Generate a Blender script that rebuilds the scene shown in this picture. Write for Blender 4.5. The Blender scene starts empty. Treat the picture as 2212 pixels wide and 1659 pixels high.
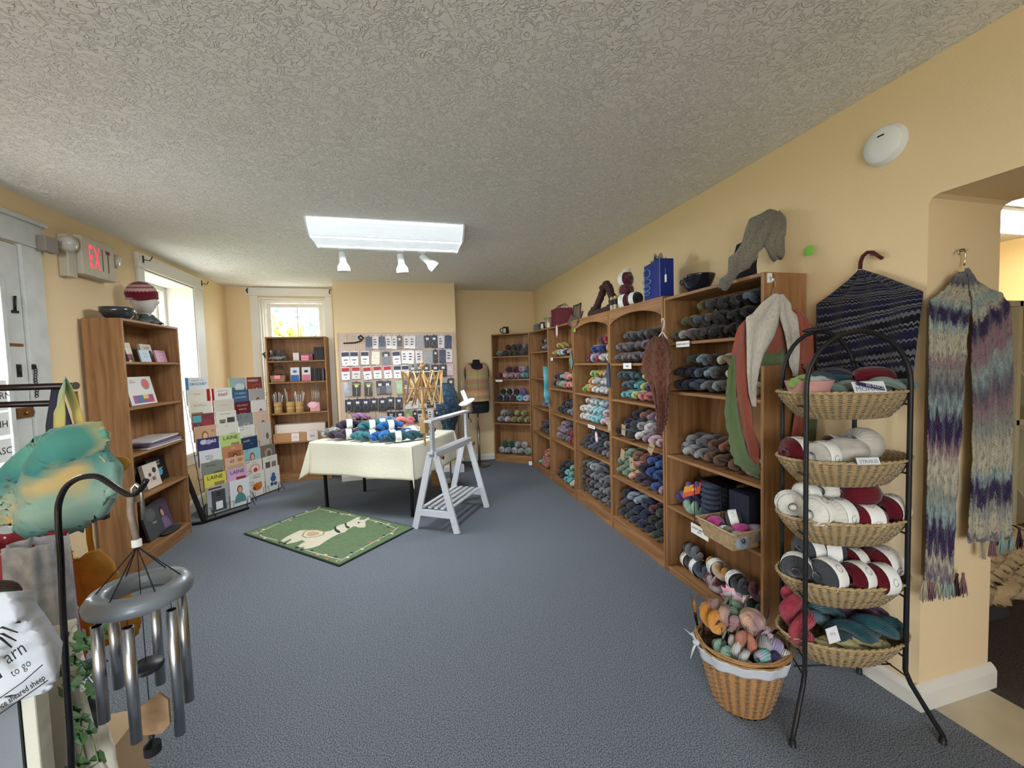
import bpy, bmesh, math, random
from mathutils import Vector, Matrix
R = math.radians
C = bpy.context.scene.collection
sc = bpy.context.scene

# ------------------------------------------------------------------ camera
def cam_axes(yaw, pitch, roll):
    f = Vector((math.sin(yaw) * math.cos(pitch), math.cos(yaw) * math.cos(pitch), -math.sin(pitch)))
    r = Vector((math.cos(yaw), -math.sin(yaw), 0)); u = r.cross(f)
    return r * math.cos(roll) + u * math.sin(roll), u * math.cos(roll) - r * math.sin(roll), f
cd = bpy.data.cameras.new('camera'); cam = bpy.data.objects.new('camera', cd); C.objects.link(cam)
r_, u_, f_ = cam_axes(R(14.55), R(2.89), R(-1.70))
CR3, CU3, CF3 = r_.copy(), u_.copy(), f_.copy()
M = Matrix((r_, u_, -f_)).transposed().to_4x4(); M.translation = Vector((0, 0, 1.45))
cam.matrix_world = M
cd.sensor_width = 36; cd.lens = 884.0 / 2212 * 36; cd.clip_start = 0.05; cd.clip_end = 200
sc.camera = cam

# ------------------------------------------------------------------ sky, light, exposure
w = bpy.data.worlds.new('sky'); sc.world = w; w.use_nodes = True
nt = w.node_tree; bg = nt.nodes['Background']
bg.inputs[0].default_value = (0.88, 0.94, 1.0, 1); bg.inputs[1].default_value = 10.5
sc.view_settings.view_transform = 'Standard'; sc.view_settings.look = 'None'
sc.view_settings.exposure = 0.42; sc.view_settings.gamma = 1.0; sc.view_settings.use_curve_mapping = False
sc.cycles.use_denoising = True
sc.cycles.max_bounces = 8; sc.cycles.diffuse_bounces = 5; sc.cycles.transparent_max_bounces = 16
sc.cycles.glossy_bounces = 3; sc.cycles.transmission_bounces = 6; sc.cycles.caustics_reflective = False; sc.cycles.caustics_refractive = False
sc.cycles.sample_clamp_indirect = 6.0
def portal(loc, rot, sx, sy):
    l = bpy.data.lights.new('daylight_portal', 'AREA'); l.shape = 'RECTANGLE'; l.size = sx; l.size_y = sy
    o = bpy.data.objects.new('daylight_portal', l); C.objects.link(o); o.location = loc; o.rotation_euler = rot
    l.cycles.is_portal = True
portal((-1.385, 6.28, 1.4), (R(-90), 0, 0), 0.86, 2.1)
portal((-2.55, 4.77, 1.5), (R(90), 0, R(-90)), 0.9, 2.0)
portal((-2.33, 2.2, 1.5), (R(90), 0, R(-90)), 1.7, 1.4)
portal((-.8, -2.78, 1.35), (R(90), 0, 0), 2.4, 1.5)  # portal of the rear opening, which is added to brighten the ceiling
TUBE = 260.0        # radiance of the ceiling fixture's lens
TUBE_ADDED = 5.0       # radiance of the unseen fixture added behind the viewer as fill

# ------------------------------------------------------------------ helpers
class B:
    def __init__(s, o=(0, 0, 0)):
        s.o = Vector(o); s.bm = bmesh.new(); s.ms = []; s.mi = 0; s.uv = s.bm.loops.layers.uv.new('UVMap')
    def mat(s, m):
        if m not in s.ms: s.ms.append(m)
        s.mi = s.ms.index(m); return s
    def v(s, p): return s.bm.verts.new(Vector(p) - s.o)
    def f(s, vs, uvs=None, sm=False):
        try: fa = s.bm.faces.new(vs)
        except ValueError: return None
        fa.material_index = s.mi; fa.smooth = sm
        if uvs:
            for l, q in zip(fa.loops, uvs): l[s.uv].uv = q
        return fa
    def quad(s, a, b, c, d): return s.f([s.v(a), s.v(b), s.v(c), s.v(d)], [(0, 0), (1, 0), (1, 1), (0, 1)])
    def box(s, x0, x1, y0, y1, z0, z1):
        return s.obox(((x0 + x1) / 2, (y0 + y1) / 2, (z0 + z1) / 2), (abs(x1 - x0), abs(y1 - y0), abs(z1 - z0)))
    def obox(s, c, d, m=None):
        m = m or Matrix.Identity(3); c = Vector(c); hx, hy, hz = d[0] / 2, d[1] / 2, d[2] / 2
        vs = [s.v(c + m @ Vector((i * hx, j * hy, k * hz))) for i in (-1, 1) for j in (-1, 1) for k in (-1, 1)]
        for q in ((0, 1, 3, 2), (4, 6, 7, 5), (0, 4, 5, 1), (2, 3, 7, 6), (0, 2, 6, 4), (1, 5, 7, 3)):
            s.f([vs[i] for i in q], [(0, 0), (1, 0), (1, 1), (0, 1)])
        return s
    def bar(s, p, q, w, h, up=(0, 0, 1)):
        p, q = Vector(p), Vector(q); x = (q - p); L = x.length; x.normalize()
        y = Vector(up).cross(x)
        if y.length < 1e-4: y = Vector((1, 0, 0)).cross(x)
        y.normalize(); z = x.cross(y)
        return s.obox((p + q) / 2, (L, w, h), Matrix((x, y, z)).transposed())
    def tube(s, pts, r, n=8, caps=True, closed=False, sm=True, flat=1.0):
        pts = [Vector(p) for p in pts]; N = len(pts)
        rs = r if isinstance(r, (list, tuple)) else [r] * N
        t0 = (pts[1] - pts[0]).normalized(); a = t0.cross(Vector((0, 0, 1)))
        if a.length < 0.05: a = t0.cross(Vector((0, 1, 0)))
        a.normalize(); rings = []
        for i in range(N):
            if closed: t = pts[(i + 1) % N] - pts[i - 1]
            else: t = pts[min(i + 1, N - 1)] - pts[max(i - 1, 0)]
            if t.length < 1e-9: t = t0
            t.normalize(); a = (a - t * a.dot(t))
            if a.length < 1e-6: a = t.orthogonal()
            a.normalize(); b = t.cross(a)
            rings.append([s.v(pts[i] + (a * math.cos(2 * math.pi * k / n) + b * math.sin(2 * math.pi * k / n) * flat) * rs[i]) for k in range(n)])
        m = N if closed else N - 1
        for i in range(m):
            A, Bn = rings[i], rings[(i + 1) % N]
            for k in range(n):
                s.f([A[k], A[(k + 1) % n], Bn[(k + 1) % n], Bn[k]], [(k / n, i / m), ((k + 1) / n, i / m), ((k + 1) / n, (i + 1) / m), (k / n, (i + 1) / m)], sm)
        if caps and not closed:
            s.f(rings[0][::-1]); s.f(rings[-1])
        return s
    def lathe(s, prof, c=(0, 0, 0), n=24, axis=(0, 0, 1), sx=1, sy=1, sm=True, xdir=None):
        c = Vector(c); z = Vector(axis).normalized(); x = Vector(xdir) if xdir else (z.orthogonal() if abs(z.z) < .999 else Vector((1, 0, 0)))
        x = (x - z * x.dot(z)).normalized(); y = z.cross(x); rings = []
        for (r, h) in prof:
            if r < 1e-6: rings.append([s.v(c + z * h)])
            else: rings.append([s.v(c + z * h + x * (math.cos(2 * math.pi * k / n) * r * sx) + y * (math.sin(2 * math.pi * k / n) * r * sy)) for k in range(n)])
        m = len(prof) - 1
        for i in range(m):
            A, D = rings[i], rings[i + 1]
            for k in range(n):
                k2 = (k + 1) % n; u0, u1 = k / n, (k + 1) / n; v0, v1 = i / m, (i + 1) / m
                if len(A) == 1 and len(D) == 1: continue
                if len(A) == 1: s.f([A[0], D[k2], D[k]][::-1], [(u0, v0), (u0, v1), (u1, v1)], sm)
                elif len(D) == 1: s.f([A[k], A[k2], D[0]], [(u0, v0), (u1, v0), (u0, v1)], sm)
                else: s.f([A[k], A[k2], D[k2], D[k]], [(u0, v0), (u1, v0), (u1, v1), (u0, v1)], sm)
        return s
    def ell(s, c, rx, ry, rz, n=16, m=9, rot=None, e=1.0):
        c = Vector(c); rot = rot or Matrix.Identity(3); rings = []
        for i in range(m + 1):
            th = math.pi * i / m; cz = math.cos(th); rr = math.sin(th) ** e
            if i in (0, m): rings.append([s.v(c + rot @ Vector((0, 0, rz * cz)))])
            else: rings.append([s.v(c + rot @ Vector((rx * rr * math.cos(2 * math.pi * k / n), ry * rr * math.sin(2 * math.pi * k / n), rz * cz))) for k in range(n)])
        for i in range(m):
            A, D = rings[i], rings[i + 1]
            for k in range(n):
                k2 = (k + 1) % n; u0, u1, v0, v1 = k / n, (k + 1) / n, i / m, (i + 1) / m
                if len(A) == 1: s.f([A[0], D[k], D[k2]], [(u0, v0), (u0, v1), (u1, v1)], True)
                elif len(D) == 1: s.f([A[k], D[0], A[k2]], [(u0, v0), (u0, v1), (u1, v0)], True)
                else: s.f([A[k], D[k], D[k2], A[k2]], [(u0, v0), (u0, v1), (u1, v1), (u1, v0)], True)
        return s
    def grid(s, fn, nu, nv, sm=True, th=0):
        P = [[Vector(fn(i / nu, j / nv)) for j in range(nv + 1)] for i in range(nu + 1)]
        if th:
            def nrm(i, j):
                a = P[min(i + 1, nu)][j] - P[max(i - 1, 0)][j]; b = P[i][min(j + 1, nv)] - P[i][max(j - 1, 0)]
                n = a.cross(b); return n.normalized() if n.length > 1e-12 else Vector((0, 0, 1))
            Q = [[P[i][j] - nrm(i, j) * th for j in range(nv + 1)] for i in range(nu + 1)]
        G = [[s.v(p) for p in row] for row in P]
        uv = lambda i, j: (i / nu, j / nv)
        for i in range(nu):
            for j in range(nv):
                s.f([G[i][j], G[i + 1][j], G[i + 1][j + 1], G[i][j + 1]], [uv(i, j), uv(i + 1, j), uv(i + 1, j + 1), uv(i, j + 1)], sm)
        if th:
            H = [[s.v(p) for p in row] for row in Q]
            for i in range(nu):
                for j in range(nv):
                    s.f([H[i][j], H[i][j + 1], H[i + 1][j + 1], H[i + 1][j]], [uv(i, j), uv(i, j + 1), uv(i + 1, j + 1), uv(i + 1, j)], sm)
            for i in range(nu):
                for j, w_ in ((0, 0), (nv, 1)):
                    q = [G[i][j], H[i][j], H[i + 1][j], G[i + 1][j]]; s.f(q if not w_ else q[::-1], [uv(i, j), uv(i, j), uv(i + 1, j), uv(i + 1, j)], sm)
            for j in range(nv):
                for i, w_ in ((0, 1), (nu, 0)):
                    q = [G[i][j], H[i][j], H[i][j + 1], G[i][j + 1]]; s.f(q if not w_ else q[::-1], [uv(i, j), uv(i, j), uv(i, j + 1), uv(i, j + 1)], sm)
        return s
    def prism(s, pts, o, ux, uy, th):
        """flat outline pts in the frame (o, ux, uy), thickness th along ux x uy"""
        o, ux, uy = Vector(o), Vector(ux), Vector(uy); n = ux.cross(uy).normalized() * th
        a = [s.v(o + ux * p[0] + uy * p[1] + n) for p in pts]; b = [s.v(o + ux * p[0] + uy * p[1]) for p in pts]
        s.f(a); s.f(b[::-1]); k = len(pts)
        for i in range(k): s.f([b[i], b[(i + 1) % k], a[(i + 1) % k], a[i]])
        return s
    def text(s, txt, o, ux, uy, size, cx=True, th=0.0006, bold=0.0, sx=1.0):
        me = text_mesh(txt, bold); o, ux, uy = Vector(o), Vector(ux).normalized(), Vector(uy).normalized(); n = ux.cross(uy).normalized()
        xs = [v.co.x for v in me.vertices]
        if not xs: return s
        off = (min(xs) + max(xs)) / 2 if cx else min(xs)
        vs = [s.v(o + ux * ((v.co.x - off) * size * sx) + uy * (v.co.y * size) + n * (th + v.co.z * 0.0)) for v in me.vertices]
        for p in me.polygons: s.f([vs[i] for i in p.vertices])
        return s
    def build(s, name, parent=None, smooth=None, bevel=0, seg=2):
        me = bpy.data.meshes.new(name)
        bmesh.ops.recalc_face_normals(s.bm, faces=s.bm.faces) if smooth == 'fix' else None
        s.bm.to_mesh(me); s.bm.free()
        for m in s.ms: me.materials.append(m)
        o = bpy.data.objects.new(name, me); C.objects.link(o)
        if parent: o.parent = parent
        else: o.location = s.o
        if bevel:
            md = o.modifiers.new('bevel', 'BEVEL'); md.width = bevel; md.segments = seg; md.limit_method = 'ANGLE'; md.angle_limit = R(40)
        return o
_tm = {}
def text_mesh(t, bold=0.0):
    if (t, bold) not in _tm:
        cu = bpy.data.curves.new('lettering', 'FONT'); cu.body = t; cu.fill_mode = 'FRONT'; cu.offset = bold; cu.resolution_u = 2
        ob = bpy.data.objects.new('lettering', cu)
        _tm[(t, bold)] = bpy.data.meshes.new_from_object(ob); bpy.data.objects.remove(ob)
    return _tm[(t, bold)]
def tag(o, label, cat, group=None, kind=None):
    o['label'] = label; o['category'] = cat
    if group: o['group'] = group
    if kind: o['kind'] = kind
    return o
def thing(name, label, cat, loc=(0, 0, 0), group=None, rz=0):
    o = bpy.data.objects.new(name, None); C.objects.link(o); o.location = loc; o.rotation_euler = (0, 0, rz); o.empty_display_size = .05
    return tag(o, label, cat, group)
def struct(b, name, parent=None, bevel=0):
    o = b.build(name, parent, bevel=bevel); o['kind'] = 'structure'; return o
def dup(root, loc=None, rot=None, label=None, group=None):
    def cp(o, par):
        c = o.copy(); C.objects.link(c); c.parent = par
        for ch in list(o.children): cp(ch, c)
        return c
    r = cp(root, None)
    if loc is not None: r.location = loc
    if rot is not None: r.rotation_euler = rot
    if label: r['label'] = label
    if group: r['group'] = group
    return r
def rotm(x=0, y=0, z=0):
    return (Matrix.Rotation(z, 3, 'Z') @ Matrix.Rotation(y, 3, 'Y') @ Matrix.Rotation(x, 3, 'X'))

# ------------------------------------------------------------------ materials
def srgb(r, g, b):
    q = lambda c: c / 255 / 12.92 if c / 255 <= 0.04045 else ((c / 255 + 0.055) / 1.055) ** 2.4
    return (q(r), q(g), q(b))
_mc = {}
def mat(name, col, rough=.6, metal=0, spec=.4, noise=0, nscale=8, col2=None, stretch=None, bump=0, bscale=60, emis=None, estr=0, trans=0, alpha=1, coat=0, sheen=0, uvbump=None):
    if name in _mc: return _mc[name]
    m = bpy.data.materials.new(name); m.use_nodes = True; _mc[name] = m; n = m.node_tree.nodes; l = m.node_tree.links; p = n['Principled BSDF']
    p.inputs['Base Color'].default_value = (*col, 1); p.inputs['Roughness'].default_value = rough; p.inputs['Metallic'].default_value = metal
    p.inputs['Specular IOR Level'].default_value = spec; p.inputs['Coat Weight'].default_value = coat; p.inputs['Sheen Weight'].default_value = sheen
    p.inputs['Transmission Weight'].default_value = trans; p.inputs['Alpha'].default_value = alpha
    if emis: p.inputs['Emission Color'].default_value = (*emis, 1); p.inputs['Emission Strength'].default_value = estr
    if col2 or noise or bump:
        tc = n.new('ShaderNodeTexCoord'); mp = n.new('ShaderNodeMapping'); l.new(tc.outputs['Object'], mp.inputs[0])
        if stretch: mp.inputs['Scale'].default_value = stretch
    if col2 or noise:
        c2 = col2 or tuple(c * (1 - noise) for c in col)
        nz = n.new('ShaderNodeTexNoise'); nz.inputs['Scale'].default_value = nscale; nz.inputs['Detail'].default_value = 5; l.new(mp.outputs[0], nz.inputs[0])
        rp = n.new('ShaderNodeValToRGB'); rp.color_ramp.elements[0].position = .35; rp.color_ramp.elements[1].position = .65
        rp.color_ramp.elements[0].color = (*col, 1); rp.color_ramp.elements[1].color = (*c2, 1)
        l.new(nz.outputs[0], rp.inputs[0]); l.new(rp.outputs[0], p.inputs['Base Color'])
    if bump:
        nz = n.new('ShaderNodeTexNoise'); nz.inputs['Scale'].default_value = bscale; nz.inputs['Detail'].default_value = 3; l.new(mp.outputs[0], nz.inputs[0])
        bp = n.new('ShaderNodeBump'); bp.inputs['Strength'].default_value = bump; bp.inputs['Distance'].default_value = .01
        l.new(nz.outputs[0], bp.inputs['Height']); l.new(bp.outputs[0], p.inputs['Normal'])
    return m
def S(name, r, g, b, **k): return mat(name, srgb(r, g, b), **k)

def yarn_material(st=.8):
    m = bpy.data.materials.new('yarn'); m.use_nodes = True; n = m.node_tree.nodes; l = m.node_tree.links; p = n['Principled BSDF']
    p.inputs['Roughness'].default_value = .9; p.inputs['Specular IOR Level'].default_value = .15; p.inputs['Sheen Weight'].default_value = .25
    oi = n.new('ShaderNodeObjectInfo'); at = n.new('ShaderNodeAttribute'); at.attribute_type = 'OBJECT'; at.attribute_name = 'second_colour'
    uv = n.new('ShaderNodeUVMap'); nz = n.new('ShaderNodeTexNoise'); nz.inputs['Scale'].default_value = 14
    tc = n.new('ShaderNodeTexCoord'); ad = n.new('ShaderNodeVectorMath'); l.new(tc.outputs['Object'], ad.inputs[0]); l.new(oi.outputs['Random'], ad.inputs[1]); l.new(ad.outputs[0], nz.inputs[0])
    rp = n.new('ShaderNodeValToRGB'); rp.color_ramp.elements[0].position = .44; rp.color_ramp.elements[1].position = .56; l.new(nz.outputs[0], rp.inputs[0])
    mx = n.new('ShaderNodeMix'); mx.data_type = 'RGBA'; l.new(rp.outputs[0], mx.inputs[0]); l.new(oi.outputs['Color'], mx.inputs[6]); l.new(at.outputs['Color'], mx.inputs[7])
    l.new(mx.outputs[2], p.inputs['Base Color'])
    mp = n.new('ShaderNodeMapping'); mp.inputs['Scale'].default_value = (13, 1.6, 1); l.new(uv.outputs[0], mp.inputs[0])
    wv = n.new('ShaderNodeTexWave'); wv.bands_direction = 'X'; wv.inputs['Scale'].default_value = .5; wv.inputs['Distortion'].default_value = 3.2; wv.inputs['Detail'].default_value = 1.5; l.new(mp.outputs[0], wv.inputs[0])
    bp = n.new('ShaderNodeBump'); bp.inputs['Strength'].default_value = st; bp.inputs['Distance'].default_value = .005; l.new(wv.outputs['Fac'], bp.inputs['Height']); l.new(bp.outputs[0], p.inputs['Normal'])
    return m
YARN = yarn_material(); YSOFT = yarn_material(.22)

def wood(name, st):
    m = bpy.data.materials.new(name); m.use_nodes = True; n = m.node_tree.nodes; l = m.node_tree.links; p = n['Principled BSDF']
    p.inputs['Roughness'].default_value = .5; p.inputs['Specular IOR Level'].default_value = .3
    tc = n.new('ShaderNodeTexCoord'); mp = n.new('ShaderNodeMapping'); mp.inputs['Scale'].default_value = st; l.new(tc.outputs['Object'], mp.inputs[0])
    nz = n.new('ShaderNodeTexNoise'); nz.inputs['Scale'].default_value = 3.2; nz.inputs['Detail'].default_value = 7; nz.inputs['Distortion'].default_value = .6; l.new(mp.outputs[0], nz.inputs[0])
    rp = n.new('ShaderNodeValToRGB'); e = rp.color_ramp.elements; e[0].position = .3; e[1].position = .7
    e[0].color = (*srgb(128, 89, 56), 1); e[1].color = (*srgb(168, 126, 84), 1); l.new(nz.outputs[0], rp.inputs[0]); l.new(rp.outputs[0], p.inputs['Base Color'])
    return m
WOODV = wood('oak_laminate_upright', (9, 9, .7)); WOODH = wood('oak_laminate_board', (9, .7, 9)); WOODX = wood('oak_laminate_cross', (.7, 9, 9))
def paintwall():
    m = mat('cream_yellow_wall_paint', srgb(233, 209, 168), rough=.75, spec=.2, bump=.12, bscale=90)
    return m
WALL = paintwall()
WHITE = S('white_trim_paint', 226, 224, 216, rough=.45, bump=.05, bscale=30)
# traced outlines, metres
P3 = {
 'shawl_L': [(1.925, 1.356, 1.807),(1.925, 1.402, 1.768),(1.925, 1.476, 1.721),(1.925, 1.539, 1.687),(1.925, 1.539, 1.557),(1.925, 1.536, 1.423),(1.925, 1.525, 1.294)],
 'shawl_R': [(1.925, 1.347, 1.805),(1.925, 1.262, 1.758),(1.925, 1.183, 1.709),(1.925, 1.13, 1.676),(1.925, 1.135, 1.622),(1.925, 1.148, 1.482),(1.925, 1.162, 1.311)],
 'shawl_hook': [(1.94, 1.365, 1.816),(1.94, 1.363, 1.847),(1.94, 1.354, 1.869),(1.94, 1.337, 1.881),(1.94, 1.315, 1.875),(1.94, 1.298, 1.858)],
 'mel_whiteL_L': [(1.696, 1.57, 1.738),(1.623, 1.57, 1.696),(1.563, 1.57, 1.642),(1.529, 1.57, 1.629),(1.531, 1.57, 1.514),(1.531, 1.57, 1.385),(1.542, 1.57, 1.277),(1.563, 1.57, 1.219)],
 'mel_whiteL_R': [(1.712, 1.57, 1.736),(1.723, 1.57, 1.664),(1.718, 1.57, 1.599),(1.696, 1.57, 1.54),(1.637, 1.57, 1.458),(1.605, 1.57, 1.383),(1.579, 1.57, 1.297),(1.571, 1.57, 1.214)],
 'mel_whiteR_L': [(1.723, 1.575, 1.737),(1.729, 1.575, 1.676),(1.734, 1.575, 1.621),(1.757, 1.575, 1.555),(1.771, 1.575, 1.488),(1.785, 1.575, 1.399),(1.814, 1.575, 1.349)],
 'mel_whiteR_R': [(1.739, 1.575, 1.735),(1.786, 1.575, 1.698),(1.792, 1.575, 1.669),(1.834, 1.575, 1.643),(1.849, 1.575, 1.532),(1.841, 1.575, 1.431),(1.819, 1.575, 1.349)],
 'mel_orL_L': [(1.551, 1.585, 1.627),(1.507, 1.585, 1.59),(1.489, 1.585, 1.554),(1.468, 1.585, 1.473),(1.462, 1.585, 1.409),(1.493, 1.585, 1.278),(1.519, 1.585, 1.167),(1.545, 1.585, 1.033),(1.577, 1.585, 0.93)],
 'mel_orL_R': [(1.599, 1.585, 1.622),(1.599, 1.585, 1.557),(1.586, 1.585, 1.471),(1.572, 1.585, 1.384),(1.572, 1.585, 1.296),(1.583, 1.585, 1.208),(1.591, 1.585, 1.096),(1.626, 1.585, 1.027),(1.626, 1.585, 0.915)],
 'mel_grL_L': [(1.466, 1.578, 1.452),(1.443, 1.578, 1.388),(1.43, 1.578, 1.281),(1.419, 1.578, 1.174),(1.439, 1.578, 1.087),(1.447, 1.578, 1.021),(1.473, 1.578, 0.953),(1.525, 1.578, 0.912),(1.614, 1.578, 0.864)],
 'mel_grL_R': [(1.477, 1.578, 1.451),(1.476, 1.578, 1.387),(1.481, 1.578, 1.279),(1.497, 1.578, 1.17),(1.523, 1.578, 1.08),(1.544, 1.578, 1.013),(1.565, 1.578, 0.967),(1.592, 1.578, 0.942),(1.622, 1.578, 0.928)],
 'mel_mid_L': [(1.682, 1.6, 1.624),(1.668, 1.6, 1.558),(1.663, 1.6, 1.503),(1.652, 1.6, 1.459)],
 'mel_mid_R': [(1.821, 1.6, 1.624),(1.824, 1.6, 1.556),(1.819, 1.6, 1.5),(1.813, 1.6, 1.462)],
 'mel_grM_L': [(1.659, 1.602, 1.47),(1.651, 1.602, 1.437),(1.643, 1.602, 1.403)],
 'mel_grM_R': [(1.821, 1.602, 1.484),(1.816, 1.602, 1.444),(1.81, 1.602, 1.41)],
 'mel_orR_L': [(1.834, 1.585, 1.667),(1.852, 1.585, 1.622),(1.864, 1.585, 1.532),(1.859, 1.585, 1.42),(1.842, 1.585, 1.307),(1.826, 1.585, 1.148),(1.804, 1.585, 1.013)],
 'mel_orR_R': [(1.851, 1.585, 1.662),(1.918, 1.585, 1.622),(1.953, 1.585, 1.572),(1.974, 1.585, 1.519),(1.987, 1.585, 1.416),(1.959, 1.585, 1.256),(1.902, 1.585, 1.075)],
 'mel_grR_L': [(1.973, 1.58, 1.512),(1.969, 1.58, 1.416),(1.944, 1.58, 1.28),(1.895, 1.58, 1.145),(1.85, 1.58, 1.01)],
 'mel_grR_R': [(1.985, 1.58, 1.496),(2.007, 1.58, 1.392),(2.011, 1.58, 1.277),(1.983, 1.58, 1.139),(1.967, 1.58, 0.996)],
 'mel_hook': [(1.695, 1.59, 1.824),(1.717, 1.59, 1.811),(1.725, 1.59, 1.794),(1.723, 1.59, 1.776),(1.712, 1.59, 1.759),(1.709, 1.59, 1.739)],
 'lace_L_L': [(2.057, 1.1, 1.744),(2.013, 1.1, 1.704),(1.988, 1.1, 1.681),(1.886, 1.1, 1.64),(1.859, 1.1, 1.599),(1.847, 1.1, 1.517),(1.837, 1.1, 1.448),(1.826, 1.1, 1.38),(1.824, 1.1, 1.276),(1.809, 1.1, 1.155),(1.8, 1.1, 1.033),(1.795, 1.1, 0.928),(1.782, 1.1, 0.805),(1.773, 1.1, 0.682),(1.8, 1.1, 0.566)],
 'lace_L_R': [(2.103, 1.1, 1.754),(2.128, 1.1, 1.707),(2.138, 1.1, 1.657),(2.134, 1.1, 1.613),(2.12, 1.1, 1.568),(2.112, 1.1, 1.514),(2.109, 1.1, 1.442),(2.102, 1.1, 1.371),(2.098, 1.1, 1.262),(2.089, 1.1, 1.135),(2.076, 1.1, 1.008),(2.074, 1.1, 0.898),(2.066, 1.1, 0.769),(2.063, 1.1, 0.638),(2.054, 1.1, 0.523)],
 'lace_R_L': [(2.088, 1.095, 1.761),(2.11, 1.095, 1.705),(2.126, 1.095, 1.647),(2.131, 1.095, 1.567),(2.127, 1.095, 1.478),(2.129, 1.095, 1.37),(2.141, 1.095, 1.26),(2.141, 1.095, 1.132),(2.146, 1.095, 1.003),(2.142, 1.095, 0.892),(2.131, 1.095, 0.762),(2.134, 1.095, 0.683)],
 'lace_R_R': [(2.103, 1.095, 1.762),(2.152, 1.095, 1.719),(2.225, 1.095, 1.69),(2.293, 1.095, 1.673),(2.34, 1.095, 1.631),(2.357, 1.095, 1.548),(2.366, 1.095, 1.437),(2.378, 1.095, 1.249),(2.384, 1.095, 1.115),(2.385, 1.095, 0.981),(2.387, 1.095, 0.865),(2.394, 1.095, 0.728),(2.391, 1.095, 0.66)],
 'lace_hook': [(2.102, 1.12, 1.821),(2.096, 1.12, 1.829),(2.106, 1.12, 1.84),(2.127, 1.12, 1.843),(2.136, 1.12, 1.829),(2.137, 1.12, 1.804),(2.13, 1.12, 1.779)],
 'gs_L': [(1.906, 1.8, 2.207),(1.846, 1.8, 2.177),(1.786, 1.8, 2.154),(1.765, 1.8, 2.105),(1.741, 1.8, 2.032),(1.697, 1.8, 1.971),(1.645, 1.8, 1.945),(1.642, 1.8, 1.886),(1.633, 1.8, 1.85),(1.599, 1.8, 1.832),(1.584, 1.8, 1.808)],
 'gs_R': [(1.943, 1.8, 2.207),(1.961, 1.8, 2.176),(1.955, 1.8, 2.139),(1.906, 1.8, 2.076),(1.882, 1.8, 2.033),(1.828, 1.8, 2.0),(1.825, 1.8, 1.958),(1.801, 1.8, 1.938),(1.727, 1.8, 1.924),(1.697, 1.8, 1.882),(1.616, 1.8, 1.794)],
 'gs2_L': [(1.92, 1.79, 2.199),(1.911, 1.79, 2.134),(1.896, 1.79, 2.072),(1.872, 1.79, 2.023),(1.902, 1.79, 1.98),(1.933, 1.79, 1.962)],
 'gs2_R': [(1.941, 1.79, 2.201),(1.994, 1.79, 2.167),(2.022, 1.79, 2.127),(1.981, 1.79, 2.093),(1.982, 1.79, 1.991),(1.957, 1.79, 1.97)],
 'br_L': [(1.63, 2.43, 1.598),(1.63, 2.507, 1.549),(1.63, 2.554, 1.454),(1.63, 2.568, 1.373),(1.63, 2.512, 1.309),(1.63, 2.448, 1.248),(1.63, 2.407, 1.157),(1.63, 2.383, 1.066),(1.63, 2.389, 1.002),(1.63, 2.411, 0.952)],
 'br_R': [(1.63, 2.318, 1.59),(1.63, 2.272, 1.523),(1.63, 2.254, 1.434),(1.63, 2.246, 1.376),(1.63, 2.257, 1.288),(1.63, 2.277, 1.227),(1.63, 2.288, 1.137),(1.63, 2.289, 1.077),(1.63, 2.309, 1.014),(1.63, 2.349, 0.962)],
 'br_hanger': [(1.64, 2.361, 1.69),(1.64, 2.365, 1.709),(1.64, 2.345, 1.712),(1.64, 2.336, 1.693),(1.64, 2.341, 1.661),(1.64, 2.357, 1.629)],
 'bowl': [(1.78, 2.173, 1.872)],
 'bar1': [(-1.739, 1.846, 1.419),(-1.056, 1.669, 1.419)],
 'bar2': [(-1.832, 1.94, 1.358),(-1.181, 1.771, 1.359)],
 'toteL': [(-1.02, 1.516, 1.252),(-1.066, 1.526, 1.209),(-1.128, 1.539, 1.156),(-1.18, 1.55, 1.105),(-1.171, 1.547, 1.088),(-1.148, 1.54, 1.063),(-1.12, 1.531, 1.025)],
 'toteR': [(-0.929, 1.494, 1.279),(-0.874, 1.48, 1.282),(-0.882, 1.479, 1.224),(-0.84, 1.466, 1.175),(-0.843, 1.463, 1.106),(-0.879, 1.469, 1.038),(-0.918, 1.477, 1.01)],
 'tstrapF': [(-0.982, 1.516, 1.43),(-0.993, 1.518, 1.414),(-1.002, 1.517, 1.359),(-1.006, 1.515, 1.29),(-1.001, 1.511, 1.249)],
 'tstrapB': [(-1.014, 1.566, 1.429),(-1.0, 1.561, 1.405),(-0.985, 1.553, 1.34),(-0.97, 1.545, 1.261)],
 'lip': [(-0.86, 1.456, 1.285),(-0.901, 1.466, 1.27),(-0.897, 1.462, 1.215),(-0.869, 1.453, 1.187)],
 'sidetab': [(-0.965, 1.581, 1.185),(-0.876, 1.558, 1.177),(-0.871, 1.556, 1.166),(-0.903, 1.563, 1.142)],
 'dstrap': [(-1.124, 1.672, 1.343),(-1.135, 1.673, 1.29),(-1.134, 1.67, 1.245),(-1.123, 1.666, 1.232)],
 'dstrap2': [(-1.084, 1.661, 1.319),(-1.072, 1.655, 1.273),(-1.062, 1.65, 1.228)],
 'penn': [(-1.197, 1.584, 1.072),(-1.192, 1.579, 0.994),(-1.149, 1.567, 0.986)],
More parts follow.
